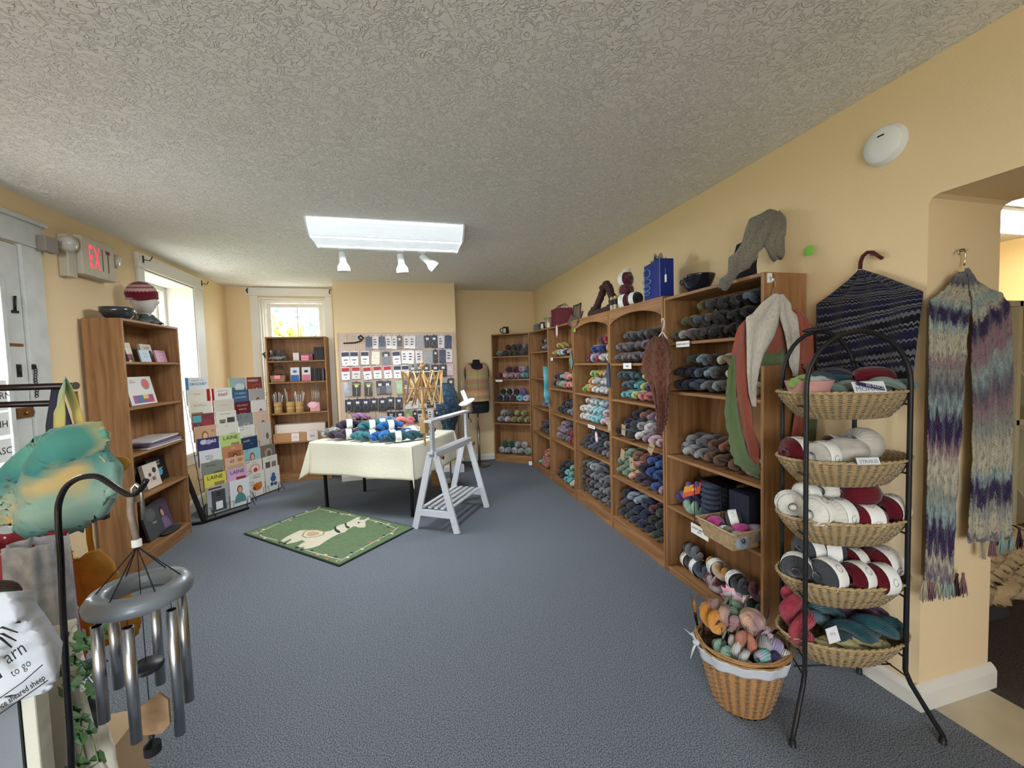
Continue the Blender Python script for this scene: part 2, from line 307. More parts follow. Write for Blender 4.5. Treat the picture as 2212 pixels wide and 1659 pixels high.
 'hook': [(-0.664, 0.958, 0.649),(-0.663, 0.963, 0.739),(-0.665, 0.968, 0.83),(-0.666, 0.973, 0.92),(-0.667, 0.978, 1.011),(-0.667, 0.983, 1.101),(-0.668, 0.986, 1.173),(-0.665, 0.987, 1.205),(-0.653, 0.986, 1.232),(-0.635, 0.982, 1.247),(-0.613, 0.976, 1.254),(-0.591, 0.971, 1.253),(-0.572, 0.965, 1.242),(-0.553, 0.959, 1.228),(-0.535, 0.954, 1.217),(-0.521, 0.951, 1.217),(-0.509, 0.948, 1.227),(-0.498, 0.946, 1.244)],
 'ring': [(-0.522, 0.941, 1.032)],
 'whiteL': [(-0.649, 0.793, 1.121),(-0.65, 0.791, 1.079),(-0.653, 0.788, 1.023),(-0.656, 0.786, 0.953)],
 'whiteR': [(-0.557, 0.769, 1.13),(-0.536, 0.762, 1.093),(-0.516, 0.754, 1.05),(-0.525, 0.755, 1.019)],
 'wtxt2': [(-0.574, 0.748, 1.028)],
 'frame': [(-0.878, 1.075, 0.825),(-0.762, 1.044, 0.817),(-0.749, 1.03, 0.619),(-0.888, 1.065, 0.585)],
 'canvL': [(-0.908, 1.29, 0.839),(-0.923, 1.286, 0.697),(-0.922, 1.279, 0.566),(-0.92, 1.271, 0.424)],
 'canvR': [(-0.842, 1.273, 0.831),(-0.802, 1.255, 0.693),(-0.752, 1.233, 0.513),(-0.748, 1.226, 0.418)],
 'canv2L': [(-0.974, 1.414, 0.91),(-0.98, 1.411, 0.819),(-0.981, 1.407, 0.741)],
 'canv2R': [(-0.936, 1.404, 0.896),(-0.924, 1.397, 0.83),(-0.929, 1.395, 0.759)],
 'yelL': [(-1.081, 1.647, 0.875),(-1.105, 1.651, 0.838),(-1.091, 1.642, 0.723),(-1.091, 1.637, 0.631),(-1.086, 1.633, 0.578)],
 'yelR': [(-1.015, 1.629, 0.858),(-0.98, 1.618, 0.819),(-0.936, 1.603, 0.749),(-0.883, 1.585, 0.663),(-0.9, 1.586, 0.602)],
 'ystrap': [(-1.041, 1.652, 0.962),(-1.039, 1.648, 0.908),(-1.031, 1.643, 0.846)],
 'sheep': [(-1.034, 1.602, 0.642),(-0.99, 1.591, 0.656)],
 'print': [(-0.767, 1.198, 0.774),(-0.729, 1.189, 0.785),(-0.715, 1.179, 0.671),(-0.731, 1.18, 0.604)],
 'ivy': [(-0.735, 1.112, 0.871),(-0.71, 1.105, 0.855),(-0.685, 1.099, 0.859),(-0.757, 1.115, 0.82),(-0.784, 1.12, 0.779),(-0.744, 1.109, 0.767),(-0.712, 1.103, 0.797),(-0.677, 1.094, 0.807),(-0.77, 1.114, 0.737),(-0.71, 1.099, 0.745),(-0.746, 1.107, 0.705),(-0.723, 1.098, 0.652),(-0.739, 1.101, 0.632),(-0.763, 1.109, 0.674),(-0.706, 1.09, 0.579),(-0.752, 1.101, 0.575),(-0.722, 1.093, 0.569),(-0.676, 1.098, 0.885),(-0.726, 1.108, 0.839),(-0.79, 1.123, 0.795),(-0.741, 1.103, 0.673)],
}
# ------------------------------------------------------------------ the room
XR, XL, ZC, YB, YC = 1.965, -2.2, 2.55, 6.08, 5.58
def ceiling_material():
    m = bpy.data.materials.new('stomped_plaster_ceiling'); m.use_nodes = True; n = m.node_tree.nodes; l = m.node_tree.links; p = n['Principled BSDF']
    p.inputs['Base Color'].default_value = (*srgb(240, 240, 238), 1); p.inputs['Roughness'].default_value = .85; p.inputs['Specular IOR Level'].default_value = .2
    tc = n.new('ShaderNodeTexCoord'); nz = n.new('ShaderNodeTexNoise'); nz.inputs['Scale'].default_value = 4; l.new(tc.outputs['Object'], nz.inputs[0])
    mx = n.new('ShaderNodeMix'); mx.data_type = 'VECTOR'; mx.inputs[0].default_value = .12; l.new(tc.outputs['Object'], mx.inputs[4]); l.new(nz.outputs['Color'], mx.inputs[5])
    vo = n.new('ShaderNodeTexVoronoi'); vo.inputs['Scale'].default_value = 7; vo.feature = 'F1'; l.new(mx.outputs[1], vo.inputs[0])
    # short worm-like ridges radiating from each stamp
    n2 = n.new('ShaderNodeTexNoise'); n2.inputs['Scale'].default_value = 30; n2.inputs['Detail'].default_value = 2; n2.inputs['Distortion'].default_value = 1.2; l.new(tc.outputs['Object'], n2.inputs[0])
    rp = n.new('ShaderNodeValToRGB'); e = rp.color_ramp.elements; e[0].position = .44; e[0].color = (0, 0, 0, 1); e[1].position = .5; e[1].color = (1, 1, 1, 1)
    x = e.new(.56); x.color = (0, 0, 0, 1); l.new(n2.outputs[0], rp.inputs[0])
    n3 = n.new('ShaderNodeTexNoise'); n3.inputs['Scale'].default_value = 12; l.new(tc.outputs['Object'], n3.inputs[0])
    mu = n.new('ShaderNodeMath'); mu.operation = 'MULTIPLY'; l.new(rp.outputs[0], mu.inputs[0]); l.new(n3.outputs[0], mu.inputs[1])
    bp = n.new('ShaderNodeBump'); bp.inputs['Strength'].default_value = .8; bp.inputs['Distance'].default_value = .010; l.new(mu.outputs[0], bp.inputs['Height']); l.new(bp.outputs[0], p.inputs['Normal'])
    return m
def carpet_material(name, c1, c2, sc_=170):
    m = bpy.data.materials.new(name); m.use_nodes = True; n = m.node_tree.nodes; l = m.node_tree.links; p = n['Principled BSDF']
    p.inputs['Roughness'].default_value = 1; p.inputs['Specular IOR Level'].default_value = .05
    tc = n.new('ShaderNodeTexCoord'); nz = n.new('ShaderNodeTexNoise'); nz.inputs['Scale'].default_value = sc_; nz.inputs['Detail'].default_value = 3; l.new(tc.outputs['Object'], nz.inputs[0])
    rp = n.new('ShaderNodeValToRGB'); e = rp.color_ramp.elements; e[0].position = .38; e[1].position = .62; e[0].color = (*c1, 1); e[1].color = (*c2, 1)
    l.new(nz.outputs[0], rp.inputs[0]); l.new(rp.outputs[0], p.inputs['Base Color'])
    bp = n.new('ShaderNodeBump'); bp.inputs['Strength'].default_value = .7; bp.inputs['Distance'].default_value = .006; l.new(nz.outputs[0], bp.inputs['Height']); l.new(bp.outputs[0], p.inputs['Normal'])
    return m
CEIL = ceiling_material()
CARPET = carpet_material('blue_grey_loop_carpet', srgb(74, 80, 88), srgb(140, 147, 157), 210)
BACKY = -2.6
XW = 2.38            # far face of the thick right wall
b = B().mat(CARPET); b.box(XL - .05, 2.02, BACKY - .05, YB + .1, -.06, 0); struct(b, 'floor')
b = B().mat(CEIL); b.box(XL - .1, XR + .1, BACKY - .1, YB + .1, ZC, ZC + .08); struct(b, 'ceiling')
# walls: left with door and window openings, back with window opening, right with the wide opening
DY0, DY1, DZ = 2.28, 3.12, 2.24     # left door
WY0, WY1, WZ0, WZ1 = 4.33, 5.21, .62, 2.37   # left window
b = B().mat(WALL)
b.box(XL - .4, XL, BACKY, DY0, 0, ZC); b.box(XL - .4, XL, DY0, DY1, DZ, ZC); b.box(XL - .4, XL, DY1, WY0, 0, ZC)
b.box(XL - .4, XL, WY0, WY1, 0, WZ0); b.box(XL - .4, XL, WY0, WY1, WZ1, ZC); b.box(XL - .4, XL, WY1, YB + .3, 0, ZC)
struct(b, 'wall_left')
BX0, BX1, BZ0, BZ1 = -1.83, -1.01, .3, 2.41
b = B().mat(WALL)
b.box(XL, BX0, YB, YB + .3, 0, ZC); b.box(BX0, BX1, YB, YB + .3, 0, BZ0); b.box(BX0, BX1, YB, YB + .3, BZ1, ZC); b.box(BX1, XR + .3, YB, YB + .3, 0, ZC)
struct(b, 'wall_back')
b = B().mat(WALL); b.box(-.842, .685, YC, YB, 0, ZC); struct(b, 'wall_chimney')
YJ = 1.14; ZO = 2.04; YJ0 = -1.2
b = B().mat(WALL)
b.prism([(YJ0, 0), (YJ0, ZO), (YJ - .03, ZO), (YJ - .009, ZO - .009), (YJ, ZO - .03), (YJ, 0), (YB + .3, 0), (YB + .3, ZC), (BACKY, ZC), (BACKY, 0)], (XR, 0, 0), (0, 1, 0), (0, 0, 1), XW - XR)
struct(b, 'wall_right')
b = B().mat(WALL); b.box(XL - .1, -2.0, BACKY - .1, BACKY, 0, ZC); b.box(.4, XW, BACKY - .1, BACKY, 0, ZC); b.box(-2, .4, BACKY - .1, BACKY, 0, .6); b.box(-2, .4, BACKY - .1, BACKY, 2.1, ZC); struct(b, 'wall_front')  # window opening added behind the viewer to let daylight reach the ceiling
def skirting(name, p, q, nrm, h=.085, t=.018):
    p, q, nrm = Vector(p), Vector(q), Vector(nrm); d = (q - p); L = d.length; d.normalize()
    b = B().mat(WHITE); prof = [(0, 0), (t, 0), (t, h * .72), (t * .75, h * .85), (t * .35, h * .95), (0, h)]
    b.prism(prof, p, nrm, (0, 0, 1), 0.0001)
    b.bm.clear(); b.uv = b.bm.loops.layers.uv.verify()
    A = [b.v(p + nrm * x + Vector((0, 0, z))) for x, z in prof]; D = [b.v(q + nrm * x + Vector((0, 0, z))) for x, z in prof]
    for i in range(len(prof)):
        j = (i + 1) % len(prof); b.f([A[i], A[j], D[j], D[i]])
    b.f(A[::-1]); b.f(D)
    return struct(b, name)
skirting('baseboard_right', (XR, YJ, 0), (XR, YB, 0), (-1, 0, 0))
skirting('baseboard_opening', (XR - .018, YJ, 0), (XW + .018, YJ, 0), (0, -1, 0), .1, .022)
skirting('baseboard_back', (.685, YB, 0), (XR, YB, 0), (0, -1, 0))
skirting('baseboard_chimney', (-.842, YC, 0), (.685, YC, 0), (0, -1, 0))
skirting('baseboard_chimney_side', (.685, YC, 0), (.685, YB, 0), (1, 0, 0))
skirting('baseboard_left', (XL, 3.27, 0), (XL, YB, 0), (1, 0, 0), .13)
skirting('baseboard_back_left', (XL, YB, 0), (-1.92, YB, 0), (0, -1, 0), .13)

# ---- back window
def frame_rect(b, x0, x1, z0, z1, w, y0, y1, ax='y'):
    for (a0, a1, c0, c1) in ((x0, x0 + w, z0, z1), (x1 - w, x1, z0, z1), (x0 + w, x1 - w, z1 - w, z1), (x0 + w, x1 - w, z0, z0 + w)):
        if ax == 'y': b.box(a0, a1, y0, y1, c0, c1)
        else: b.box(y0, y1, a0, a1, c0, c1)
GLASS = bpy.data.materials.new('window_glass'); GLASS.use_nodes = True
_n = GLASS.node_tree.nodes; _l = GLASS.node_tree.links; _n.remove(_n['Principled BSDF'])
_t = _n.new('ShaderNodeBsdfTransparent'); _g = _n.new('ShaderNodeBsdfGlossy'); _g.inputs['Roughness'].default_value = .02; _x = _n.new('ShaderNodeMixShader'); _x.inputs[0].default_value = .05
_l.new(_t.outputs[0], _x.inputs[1]); _l.new(_g.outputs[0], _x.inputs[2]); _l.new(_x.outputs[0], _n['Material Output'].inputs[0])
win = bpy.data.objects.new('window_2', None); C.objects.link(win); win['kind'] = 'structure'; win.location = (-1.42, YB, 0)
def wpart(b, name, par=win): o = b.build(name, par, bevel=.003); o['kind'] = 'structure'; return o
o_ = win.location
b = B(o_).mat(WHITE)
b.box(-1.925, -1.83, YB - .022, YB, 0, 2.43); b.box(-1.01, -.93, YB - .022, YB, 0, 2.43); wpart(b, 'window_casing')
b = B(o_).mat(WHITE); b.box(-1.965, -.925, YB - .03, YB, 2.43, 2.535); wpart(b, 'window_head')
b = B(o_).mat(WHITE)
for i, (d, y0) in enumerate(((0, -.012), (.022, .02), (.040, .05))): frame_rect(b, BX0 + d, BX1 - d, BZ0 + d, BZ1 - d, .02, YB + y0, YB + y0 + .06)
wpart(b, 'window_frame')
b = B(o_).mat(WHITE); frame_rect(b, BX0 + .062, BX1 - .062, 1.33, BZ1 - .062, .052, YB + .1, YB + .14); b.box(-1.402, -1.386, YB + .108, YB + .132, 1.38, BZ1 - .1)
frame_rect(b, BX0 + .062, BX1 - .062, BZ0 + .06, 1.37, .052, YB + .145, YB + .185); b.box(-1.402, -1.386, YB + .15, YB + .18, BZ0 + .1, 1.33); wpart(b, 'window_sash')
b = B(o_).mat(GLASS); b.box(BX0 + .1, BX1 - .1, YB + .119, YB + .122, 1.37, BZ1 - .1); b.box(BX0 + .1, BX1 - .1, YB + .163, YB + .166, BZ0 + .1, 1.33); wpart(b, 'window_pane')
# ---- left window, deep reveal
win1 = bpy.data.objects.new('window_1', None); C.objects.link(win1); win1['kind'] = 'structure'; win1.location = (XL, 4.77, 0); o_ = win1.location
b = B(o_).mat(WHITE)
b.box(XL, XL + .022, WY0 - .09, WY0 + .0, .5, 2.375); b.box(XL, XL + .022, WY1, WY1 + .185, .5, 2.375); b.box(XL, XL + .024, WY0 - .1, WY1 + .185, .5, .6)
wpart(b, 'window_casing', win1)
b = B(o_).mat(WHITE); b.box(XL, XL + .032, WY0 - .1, WY1 + .19, 2.375, 2.5); wpart(b, 'window_head', win1)
b = B(o_).mat(WHITE)
b.box(XL - .3, XL + .012, WY1 - .012, WY1, WZ0, WZ1); b.box(XL - .3, XL + .012, WY0, WY0 + .012, WZ0, WZ1); b.box(XL - .3, XL + .012, WY0, WY1, WZ1 - .012, WZ1); b.box(XL - .3, XL + .05, WY0 - .05, WY1 + .05, WZ0 - .02, WZ0 + .012)
wpart(b, 'window_reveal', win1)
b = B(o_).mat(WHITE)
frame_rect(b, WY0 + .012, WY1 - .012, WZ0, WZ1 - .012, .045, XL - .3, XL - .24, 'x'); frame_rect(b, WY0 + .05, WY1 - .05, 1.5, WZ1 - .05, .045, XL - .335, XL - .3, 'x'); frame_rect(b, WY0 + .05, WY1 - .05, WZ0, 1.54, .045, XL - .37, XL - .335, 'x')
wpart(b, 'window_sash', win1)
b = B(o_).mat(GLASS); b.box(XL - .32, XL - .317, WY0 + .08, WY1 - .08, 1.54, WZ1 - .09); b.box(XL - .355, XL - .352, WY0 + .08, WY1 - .08, WZ0 + .04, 1.5); wpart(b, 'window_pane', win1)
# ---- left door: old white painted door, glazed upper half
OLD = S('chipped_white_door_paint', 205, 208, 204, rough=.5, noise=.12, nscale=9, bump=.1, bscale=25)
door = bpy.data.objects.new('door_1', None); C.objects.link(door); door['kind'] = 'structure'; door.location = (XL, DY1, 0); o_ = door.location
b = B(o_).mat(OLD); b.box(XL - .02, XL + .022, DY1, DY1 + .145, 0, 2.245); b.box(XL - .02, XL + .022, DY0 - .13, DY0, 0, 2.245); wpart(b, 'door_casing', door)
b = B(o_).mat(OLD); b.box(XL, XL + .03, DY0 - .16, DY1 + .155, 2.245, 2.385); b.box(XL, XL + .05, DY0 - .17, DY1 + .165, 2.385, 2.41); wpart(b, 'door_head', door)
b = B(o_).mat(OLD)
X0, X1 = XL - .045, XL + .004
b.box(X0, X1, DY0 + .005, DY0 + .12, .01, 2.235); b.box(X0, X1, DY1 - .12, DY1 - .001, .01, 2.235); b.box(X0, X1, DY0 + .12, DY1 - .12, 2.02, 2.235); b.box(X0, X1, DY0 + .12, DY1 - .12, .01, .95)
b.box(X1 - .004, X1 + .012, DY1 - .145, DY1 - .118, .92, 2.03); b.box(X1 - .004, X1 + .012, DY0 + .118, DY1 - .118, .92, .955)
wpart(b, 'door_panel', door)
b = B(o_).mat(GLASS); b.box(XL - .028, XL - .024, DY0 + .12, DY1 - .12, .95, 2.02); wpart(b, 'door_pane', door)
BRASS = S('aged_brass', 150, 110, 66, rough=.35, metal=.9); IRON = S('dark_iron', 52, 48, 46, rough=.5, metal=.6)
b = B(o_).mat(BRASS); b.box(X1, X1 + .012, DY1 - .1, DY1 - .005, 1.215, 1.275); b.tube([(X1, DY1 - .05, 1.245), (X1 + .03, DY1 - .05, 1.245)], .014); b.build('latch', door)
b = B(o_).mat(BRASS); b.box(X1, X1 + .004, DY1 - .11, DY1 - .02, 1.635, 1.652); b.build('mail_slot', door)
b = B(o_).mat(IRON); b.box(X1, X1 + .004, DY1 - .075, DY1 - .045, 1.455, 1.53); b.tube([(X1 + .004, DY1 - .06, 1.515), (X1 + .004, DY1 - .06, 1.47)], .006); b.build('keyhole_plate', door)
b = B(o_).mat(IRON)
b.box(XL + .022, XL + .03, DY1 + .0, DY1 + .02, 1.5, 1.53)
for i in range(12):
    c = Vector((XL + .03, DY1 + .012 + .004 * math.sin(i), 1.515 - .016 * i)); rr = .0105
    b.tube([c + Vector((rr * .4 * math.sin(t) * (i % 2), rr * math.sin(t) * (1 - .6 * (i % 2)), rr * math.cos(t))) for t in [k * math.pi / 4 for k in range(8)]], .0024, n=5, closed=True)
b.build('safety_chain', door)
b = B(o_).mat(IRON); b.box(X1, X1 + .008, DY1 - .075, DY1 - .035, 1.83, 1.845); b.tube([(X1 + .004, DY1 - .055, 1.84), (X1 + .01, DY1 - .055, 1.93)], .006); b.build('bolt', door)
PAPER = S('white_paper', 232, 232, 228, rough=.7); INK = S('black_ink', 28, 28, 30, rough=.7)
for i, (z0, z1, tx) in enumerate(((1.27, 1.44, 'YARN'), (1.13, 1.26, 'HH'), (.98, 1.11, '(ASC)'))):
    b = B((X1 + .002, DY1 - .22, z0)).mat(PAPER); b.box(X1 + .001, X1 + .003, DY1 - .36, DY1 - .15, z0, z1)
    b.mat(INK).text(tx, (X1 + .003, DY1 - .2, (z0 + z1) / 2 - .02), (0, 1, 0), (0, 0, 1), .055)
    tag(b.build('window_notice'), ['white round logo notice, highest on the white door glass', 'white notice with bold lettering, middle of the door glass', 'white notice with oval lettering, lowest on the door glass'][i], 'notice', 'paper notices on the door')

ADDED_GROUND = S('added_pale_concrete', 196, 190, 178, rough=.9)  # pale ground added outside the openings to bounce daylight upward
b = B().mat(ADDED_GROUND); b.box(-8, XL - .5, -2.5, YB + .4, -.8, -.7); b.box(-8, 8, -12, BACKY - .3, -.4, -.3); b.box(-4, 2, YB + .5, 9.5, -.8, -.7); o = b.build('added_pavement'); o['kind'] = 'structure'
# ---- outside: ground and trees seen through the windows
GRASS = S('lawn', 120, 140, 80, rough=1, noise=.4, nscale=3); LEAF1 = S('blue_green_leaf', 150, 180, 168, rough=.7, noise=.35, nscale=12); LEAF2 = S('yellow_green_leaf', 196, 204, 120, rough=.7, noise=.3, nscale=12); BARK = S('bark', 90, 72, 55, rough=.9)
b = B().mat(GRASS); b.box(-40, 30, YB + .45, 45, -.9, -.8); b.box(-40, XL - .5, -30, YB + .45, -.9, -.8); o = b.build('lawn'); o['kind'] = 'structure'; o['label'] = 'lawn outside'
rnd = random.Random(5)
def tree(x, y, h, r, leaf, label):
    t = thing('leafy_tree', label, 'tree', (x, y, -.8), 'trees outside the back window')
    b = B(t.location).mat(BARK); b.tube([(x, y, -.8), (x + .1, y, h * .45), (x, y + .1, h * .8)], [.16, .1, .04]); b.build('trunk', t)
    b = B(t.location).mat(leaf)
    for i in range(1300):
        a = rnd.uniform(0, 6.28); u = rnd.uniform(-1, 1); q = r * rnd.uniform(.55, 1.0); sq = math.sqrt(1 - u * u)
        c = Vector((x + q * sq * math.cos(a), y + q * sq * math.sin(a), h * .62 - .8 + q * u * 1.15)); d = Vector((rnd.uniform(-1, 1), rnd.uniform(-1, 1), rnd.uniform(-1, 1))).normalized(); e = d.orthogonal().normalized(); g = rnd.uniform(.10, .2)
        b.f([b.v(c - d * g), b.v(c + e * g * .5), b.v(c + d * g), b.v(c - e * g * .5)])
    b.build('foliage', t)
tree(-5.2, 14, 5.6, 2.0, LEAF1, 'pale blue-green leafy tree seen through left pane of the back window')
tree(-2.4, 17.5, 5.4, 1.9, LEAF1, 'pale green leafy tree seen through right pane of the back window')
tree(-2.9, 10.2, 3.9, .9, LEAF2, 'sunny yellow-green bushy tree in the middle of the back window')
tree(-9.5, 15, 6.2, 2.4, LEAF1, 'large green tree far outside, beyond the left window')

# ---- ceiling fixture, track heads, exit sign, smoke detector
ENAMEL = S('white_enamel', 235, 238, 240, rough=.3)
LENS = mat('lit_fluorescent_lens', (1, 1, 1), rough=.4, emis=(.90, .96, 1.0), estr=TUBE); LENS_ADDED = mat('lit_lens_added_rear', (1, 1, 1), emis=(.92, .96, 1.0), estr=TUBE_ADDED)
LDIM = mat('lit_lens_between_tubes', (1, 1, 1), rough=.4, emis=(.74, .88, 1.0), estr=.42)
def fixture(x0, x1, y0, y1, label, lens, dim):
    t = thing('fluorescent_light', label, 'ceiling light', ((x0 + x1) / 2, (y0 + y1) / 2, ZC))
    b = B(t.location).mat(ENAMEL); b.box(x0 + .02, x1 - .02, y0 + .04, y1 - .04, ZC - .045, ZC); b.build('housing', t)
    prof = [(y0, ZC - .02), (y0 + .015, ZC - .05), (y0 + .07, ZC - .095), (y1 - .07, ZC - .095), (y1 - .015, ZC - .05), (y1, ZC - .02)]
    b = B(t.location).mat(dim)
    # wraparound lens: bright over each tube, dimmer between
    yy = [y0, y0 + .03, y0 + .085, y0 + .15, y0 + .205, y1 - .205, y1 - .15, y1 - .085, y1 - .03, y1] if False else None
    N = 24
    def pt(k):
        s_ = k / N; y = y0 + (y1 - y0) * s_; e = min(s_, 1 - s_); z = ZC - .02 - .08 * min(1, e / .16) ** .8; return y, z
    for k in range(N):
        (ya, za), (yb, zb) = pt(k), pt(k + 1); s_ = (k + .5) / N
        b.mat(lens if (abs(s_ - .27) < .033 or abs(s_ - .73) < .033) else dim)
        b.f([b.v((x0 + .012, ya, za)), b.v((x0 + .012, yb, zb)), b.v((x1 - .012, yb, zb)), b.v((x1 - .012, ya, za))])
    b.build('lens', t)
    for xa in (x0, x1 - .012):
        b = B(t.location).mat(ENAMEL); P_ = [(y0 - .006, 0), (y0 - .006, -.025)] + [(pt(k)[0] + (.0 if 2 < k < N - 2 else (-.004 if k < N / 2 else .004)), pt(k)[1] - ZC - .006) for k in range(0, N + 1, 2)] + [(y1 + .006, -.025), (y1 + .006, 0)]
        b.prism([(p[0], p[1]) for p in P_], (xa, 0, ZC), (0, 1, 0), (0, 0, 1), .012); b.build('end_cap', t)
    return t
fixture(-.66, .50, 3.27, 3.80, 'white fluorescent wraparound ceiling light, lit, above the green rug', LENS, LDIM)
fixture(-.66, .50, -1.2, -.75, 'second white fluorescent ceiling light behind the viewer', LENS_ADDED, LENS_ADDED)  # out of view, put in only for extra light
t = thing('track_rail', 'white track rail on the ceiling carrying three spotlights', 'track', (-.1, 3.99, ZC))
b = B(t.location).mat(ENAMEL); b.box(-.60, .35, 3.97, 4.005, ZC - .02, ZC); b.build('rail', t); b = B(t.location).mat(ENAMEL); b.box(-.2, -.08, 3.955, 4.02, ZC - .035, ZC - .0); b.build('feed_box', t)
def spot(x, tilt, label, yr=0):
    t = thing('track_spotlight', label, 'spotlight', (x, 3.99, ZC - .02), 'track spotlights on the ceiling')
    b = B(t.location).mat(ENAMEL); b.box(x - .03, x + .03, 3.975, 4.0, ZC - .045, ZC - .0208); b.tube([(x, 3.988, ZC - .04), (x, 3.988, ZC - .075)], .007); b.build('mount', t)
    ax = Vector((math.sin(tilt), yr, -math.cos(tilt))).normalized(); c = Vector((x, 3.988, ZC - .07)) - ax * .02
    b = B(t.location).mat(ENAMEL); b.lathe([(0, 0), (.025, .002), (.031, .012), (.031, .095), (.036, .105), (.054, .135), (.056, .175), (.052, .178), (.05, .14), (.02, .11), (0, .11)], c, 20, ax); b.build('lamp_head', t)
spot(-.505, 0.05, 'white track spotlight pointing straight down, leftmost of the three', .1); spot(-.0, .1, 'white track spotlight pointing down, middle of the three', .1); spot(.2, .85, 'white track spotlight tilted sideways, rightmost of the three', .0)
bpy_t = thing('smoke_detector', 'white round smoke detector high on the right wall', 'smoke detector', (XR, 1.287, 2.305))
b = B(bpy_t.location).mat(ENAMEL); b.lathe([(.078, 0), (.078, .012), (.072, .014), (.072, .024), (.066, .034), (.03, .038), (0, .038)], bpy_t.location, 32, (-1, 0, 0)); b.build('housing', bpy_t)
b = B(bpy_t.location).mat(INK); b.box(XR - .0395, XR - .037, 1.272, 1.296, 2.335, 2.341); b.build('vent_slot', bpy_t)

BEIGE = S('aged_beige_plastic', 190, 184, 165, rough=.5); REDLIT = mat('red_exit_lettering', srgb(190, 40, 50), rough=.4, emis=(1, .05, .1), estr=.9); REDOFF = S('dark_red_exit_lettering', 110, 40, 32, rough=.4)
LAMPGLASS = S('frosted_lamp_glass', 200, 198, 190, rough=.2, coat=.5)
t = thing('exit_sign', 'beige exit sign with red letters and two emergency lamps above the bookcase', 'exit sign', (XL, 3.66, 2.16))
b = B(t.location).mat(BEIGE); b.box(XL, XL + .085, 3.50, 3.83, 2.155, 2.42); b.build('housing', t, bevel=.006)
b = B(t.location).mat(BEIGE); b.box(XL, XL + .055, 3.42, 3.5, 2.12, 2.40); b.build('lamp_bracket', t, bevel=.006)
b = B(t.location)
for i, ch in enumerate('EXIT'):
    b.mat(REDLIT if i < 2 else REDOFF); b.text(ch, (XL + .085, 3.585 + i * .058, 2.215), (0, 1, 0), (0, 0, 1), .225, bold=.012, sx=.36, th=.001)
b.build('lettering', t)
for y, ax in ((3.43, (.9, -.35, -.15)), (3.9, (.9, .3, -.2))):
    c = Vector((XL + .05, y, 2.335)); b = B(t.location).mat(BEIGE); b.lathe([(0, -.05), (.04, -.045), (.055, -.01), (.058, .02), (.05, .022)], c, 20, ax, sx=1, sy=.9); b.tube([c, (XL + .03, y - .03 if y < 3.5 else y - .08, 2.33)], .014)
    o = b.build('lamp_head', t)
    b = B(t.location).mat(LAMPGLASS); b.lathe([(.05, .018), (.05, .026), (.03, .033), (0, .035)], c, 20, ax, sx=1, sy=.9); b.build('lens', o)
b = B((XL, 3.3, 2.3)).mat(S('grey_brown_plastic', 140, 130, 124, rough=.5)); b.box(XL + .03, XL + .075, 3.22, 3.32, 2.235, 2.33); tag(b.build('junction_box', bevel=.005), 'small grey-brown box on the door frame beside the exit sign', 'junction box')
# small wall and curtain hooks
def rodhook(x, y, z, dx, dy, label):
    b = B((x, y, z)).mat(IRON); n = Vector((dx, dy, 0)); s_ = Vector((-dy, dx, 0)) * .03
    p = Vector((x, y, z)); b.box(x - .006, x + .006, y - .006, y + .006, z - .03, z + .03)
    b.tube([p, p + n * .03 + Vector((0, 0, -.01)), p + n * .05 + Vector((0, 0, -.012)), p + n * .06 + Vector((0, 0, .01)) + s_ * .3, p + n * .055 + Vector((0, 0, .03)) + s_], .004, n=6)
    tag(b.build('curtain_hook'), label, 'hook', 'old curtain rod hooks on the window heads')
rodhook(XL + .032, 4.30, 2.45, 1, 0, 'old iron curtain hook on the near end of the left window head'); rodhook(XL + .032, 5.36, 2.45, 1, 0, 'old iron curtain hook on the far end of the left window head'); rodhook(-1.94, YB - .03, 2.49, 0, -1, 'old iron curtain hook on left end of the back window head'); rodhook(-.95, YB - .03, 2.49, 0, -1, 'old iron curtain hook on right end of the back window head')
# ---- threshold and next room
TILE = S('cream_marble_tile', 205, 195, 170, rough=.35, noise=.18, nscale=5); CARPET2 = carpet_material('brown_grey_carpet', srgb(66, 60, 58), srgb(96, 88, 84))
b = B().mat(TILE); b.box(2.02, XW - .03, YJ0, YJ, -.06, -.0005); struct(b, 'floor_threshold')
b = B().mat(CARPET2); b.box(XW - .03, 6.0, YJ0 - 1.5, 6.2, -.06, 0); struct(b, 'floor_next_room')
b = B().mat(CEIL); b.box(XW, 6.1, YJ0 - 1.6, 6.3, ZC, ZC + .08); struct(b, 'ceiling_next_room')
WALL2 = S('yellow_wall_paint', 238, 212, 158, rough=.7)
b = B().mat(WALL2); b.box(XW, 6.1, 4.2, 4.3, 0, ZC); b.box(6.0, 6.1, YJ0 - 1.6, 6.3, 0, ZC); b.box(XW, 6.1, YJ0 - 1.6, YJ0 - 1.5, 0, ZC); struct(b, 'wall_next_room')
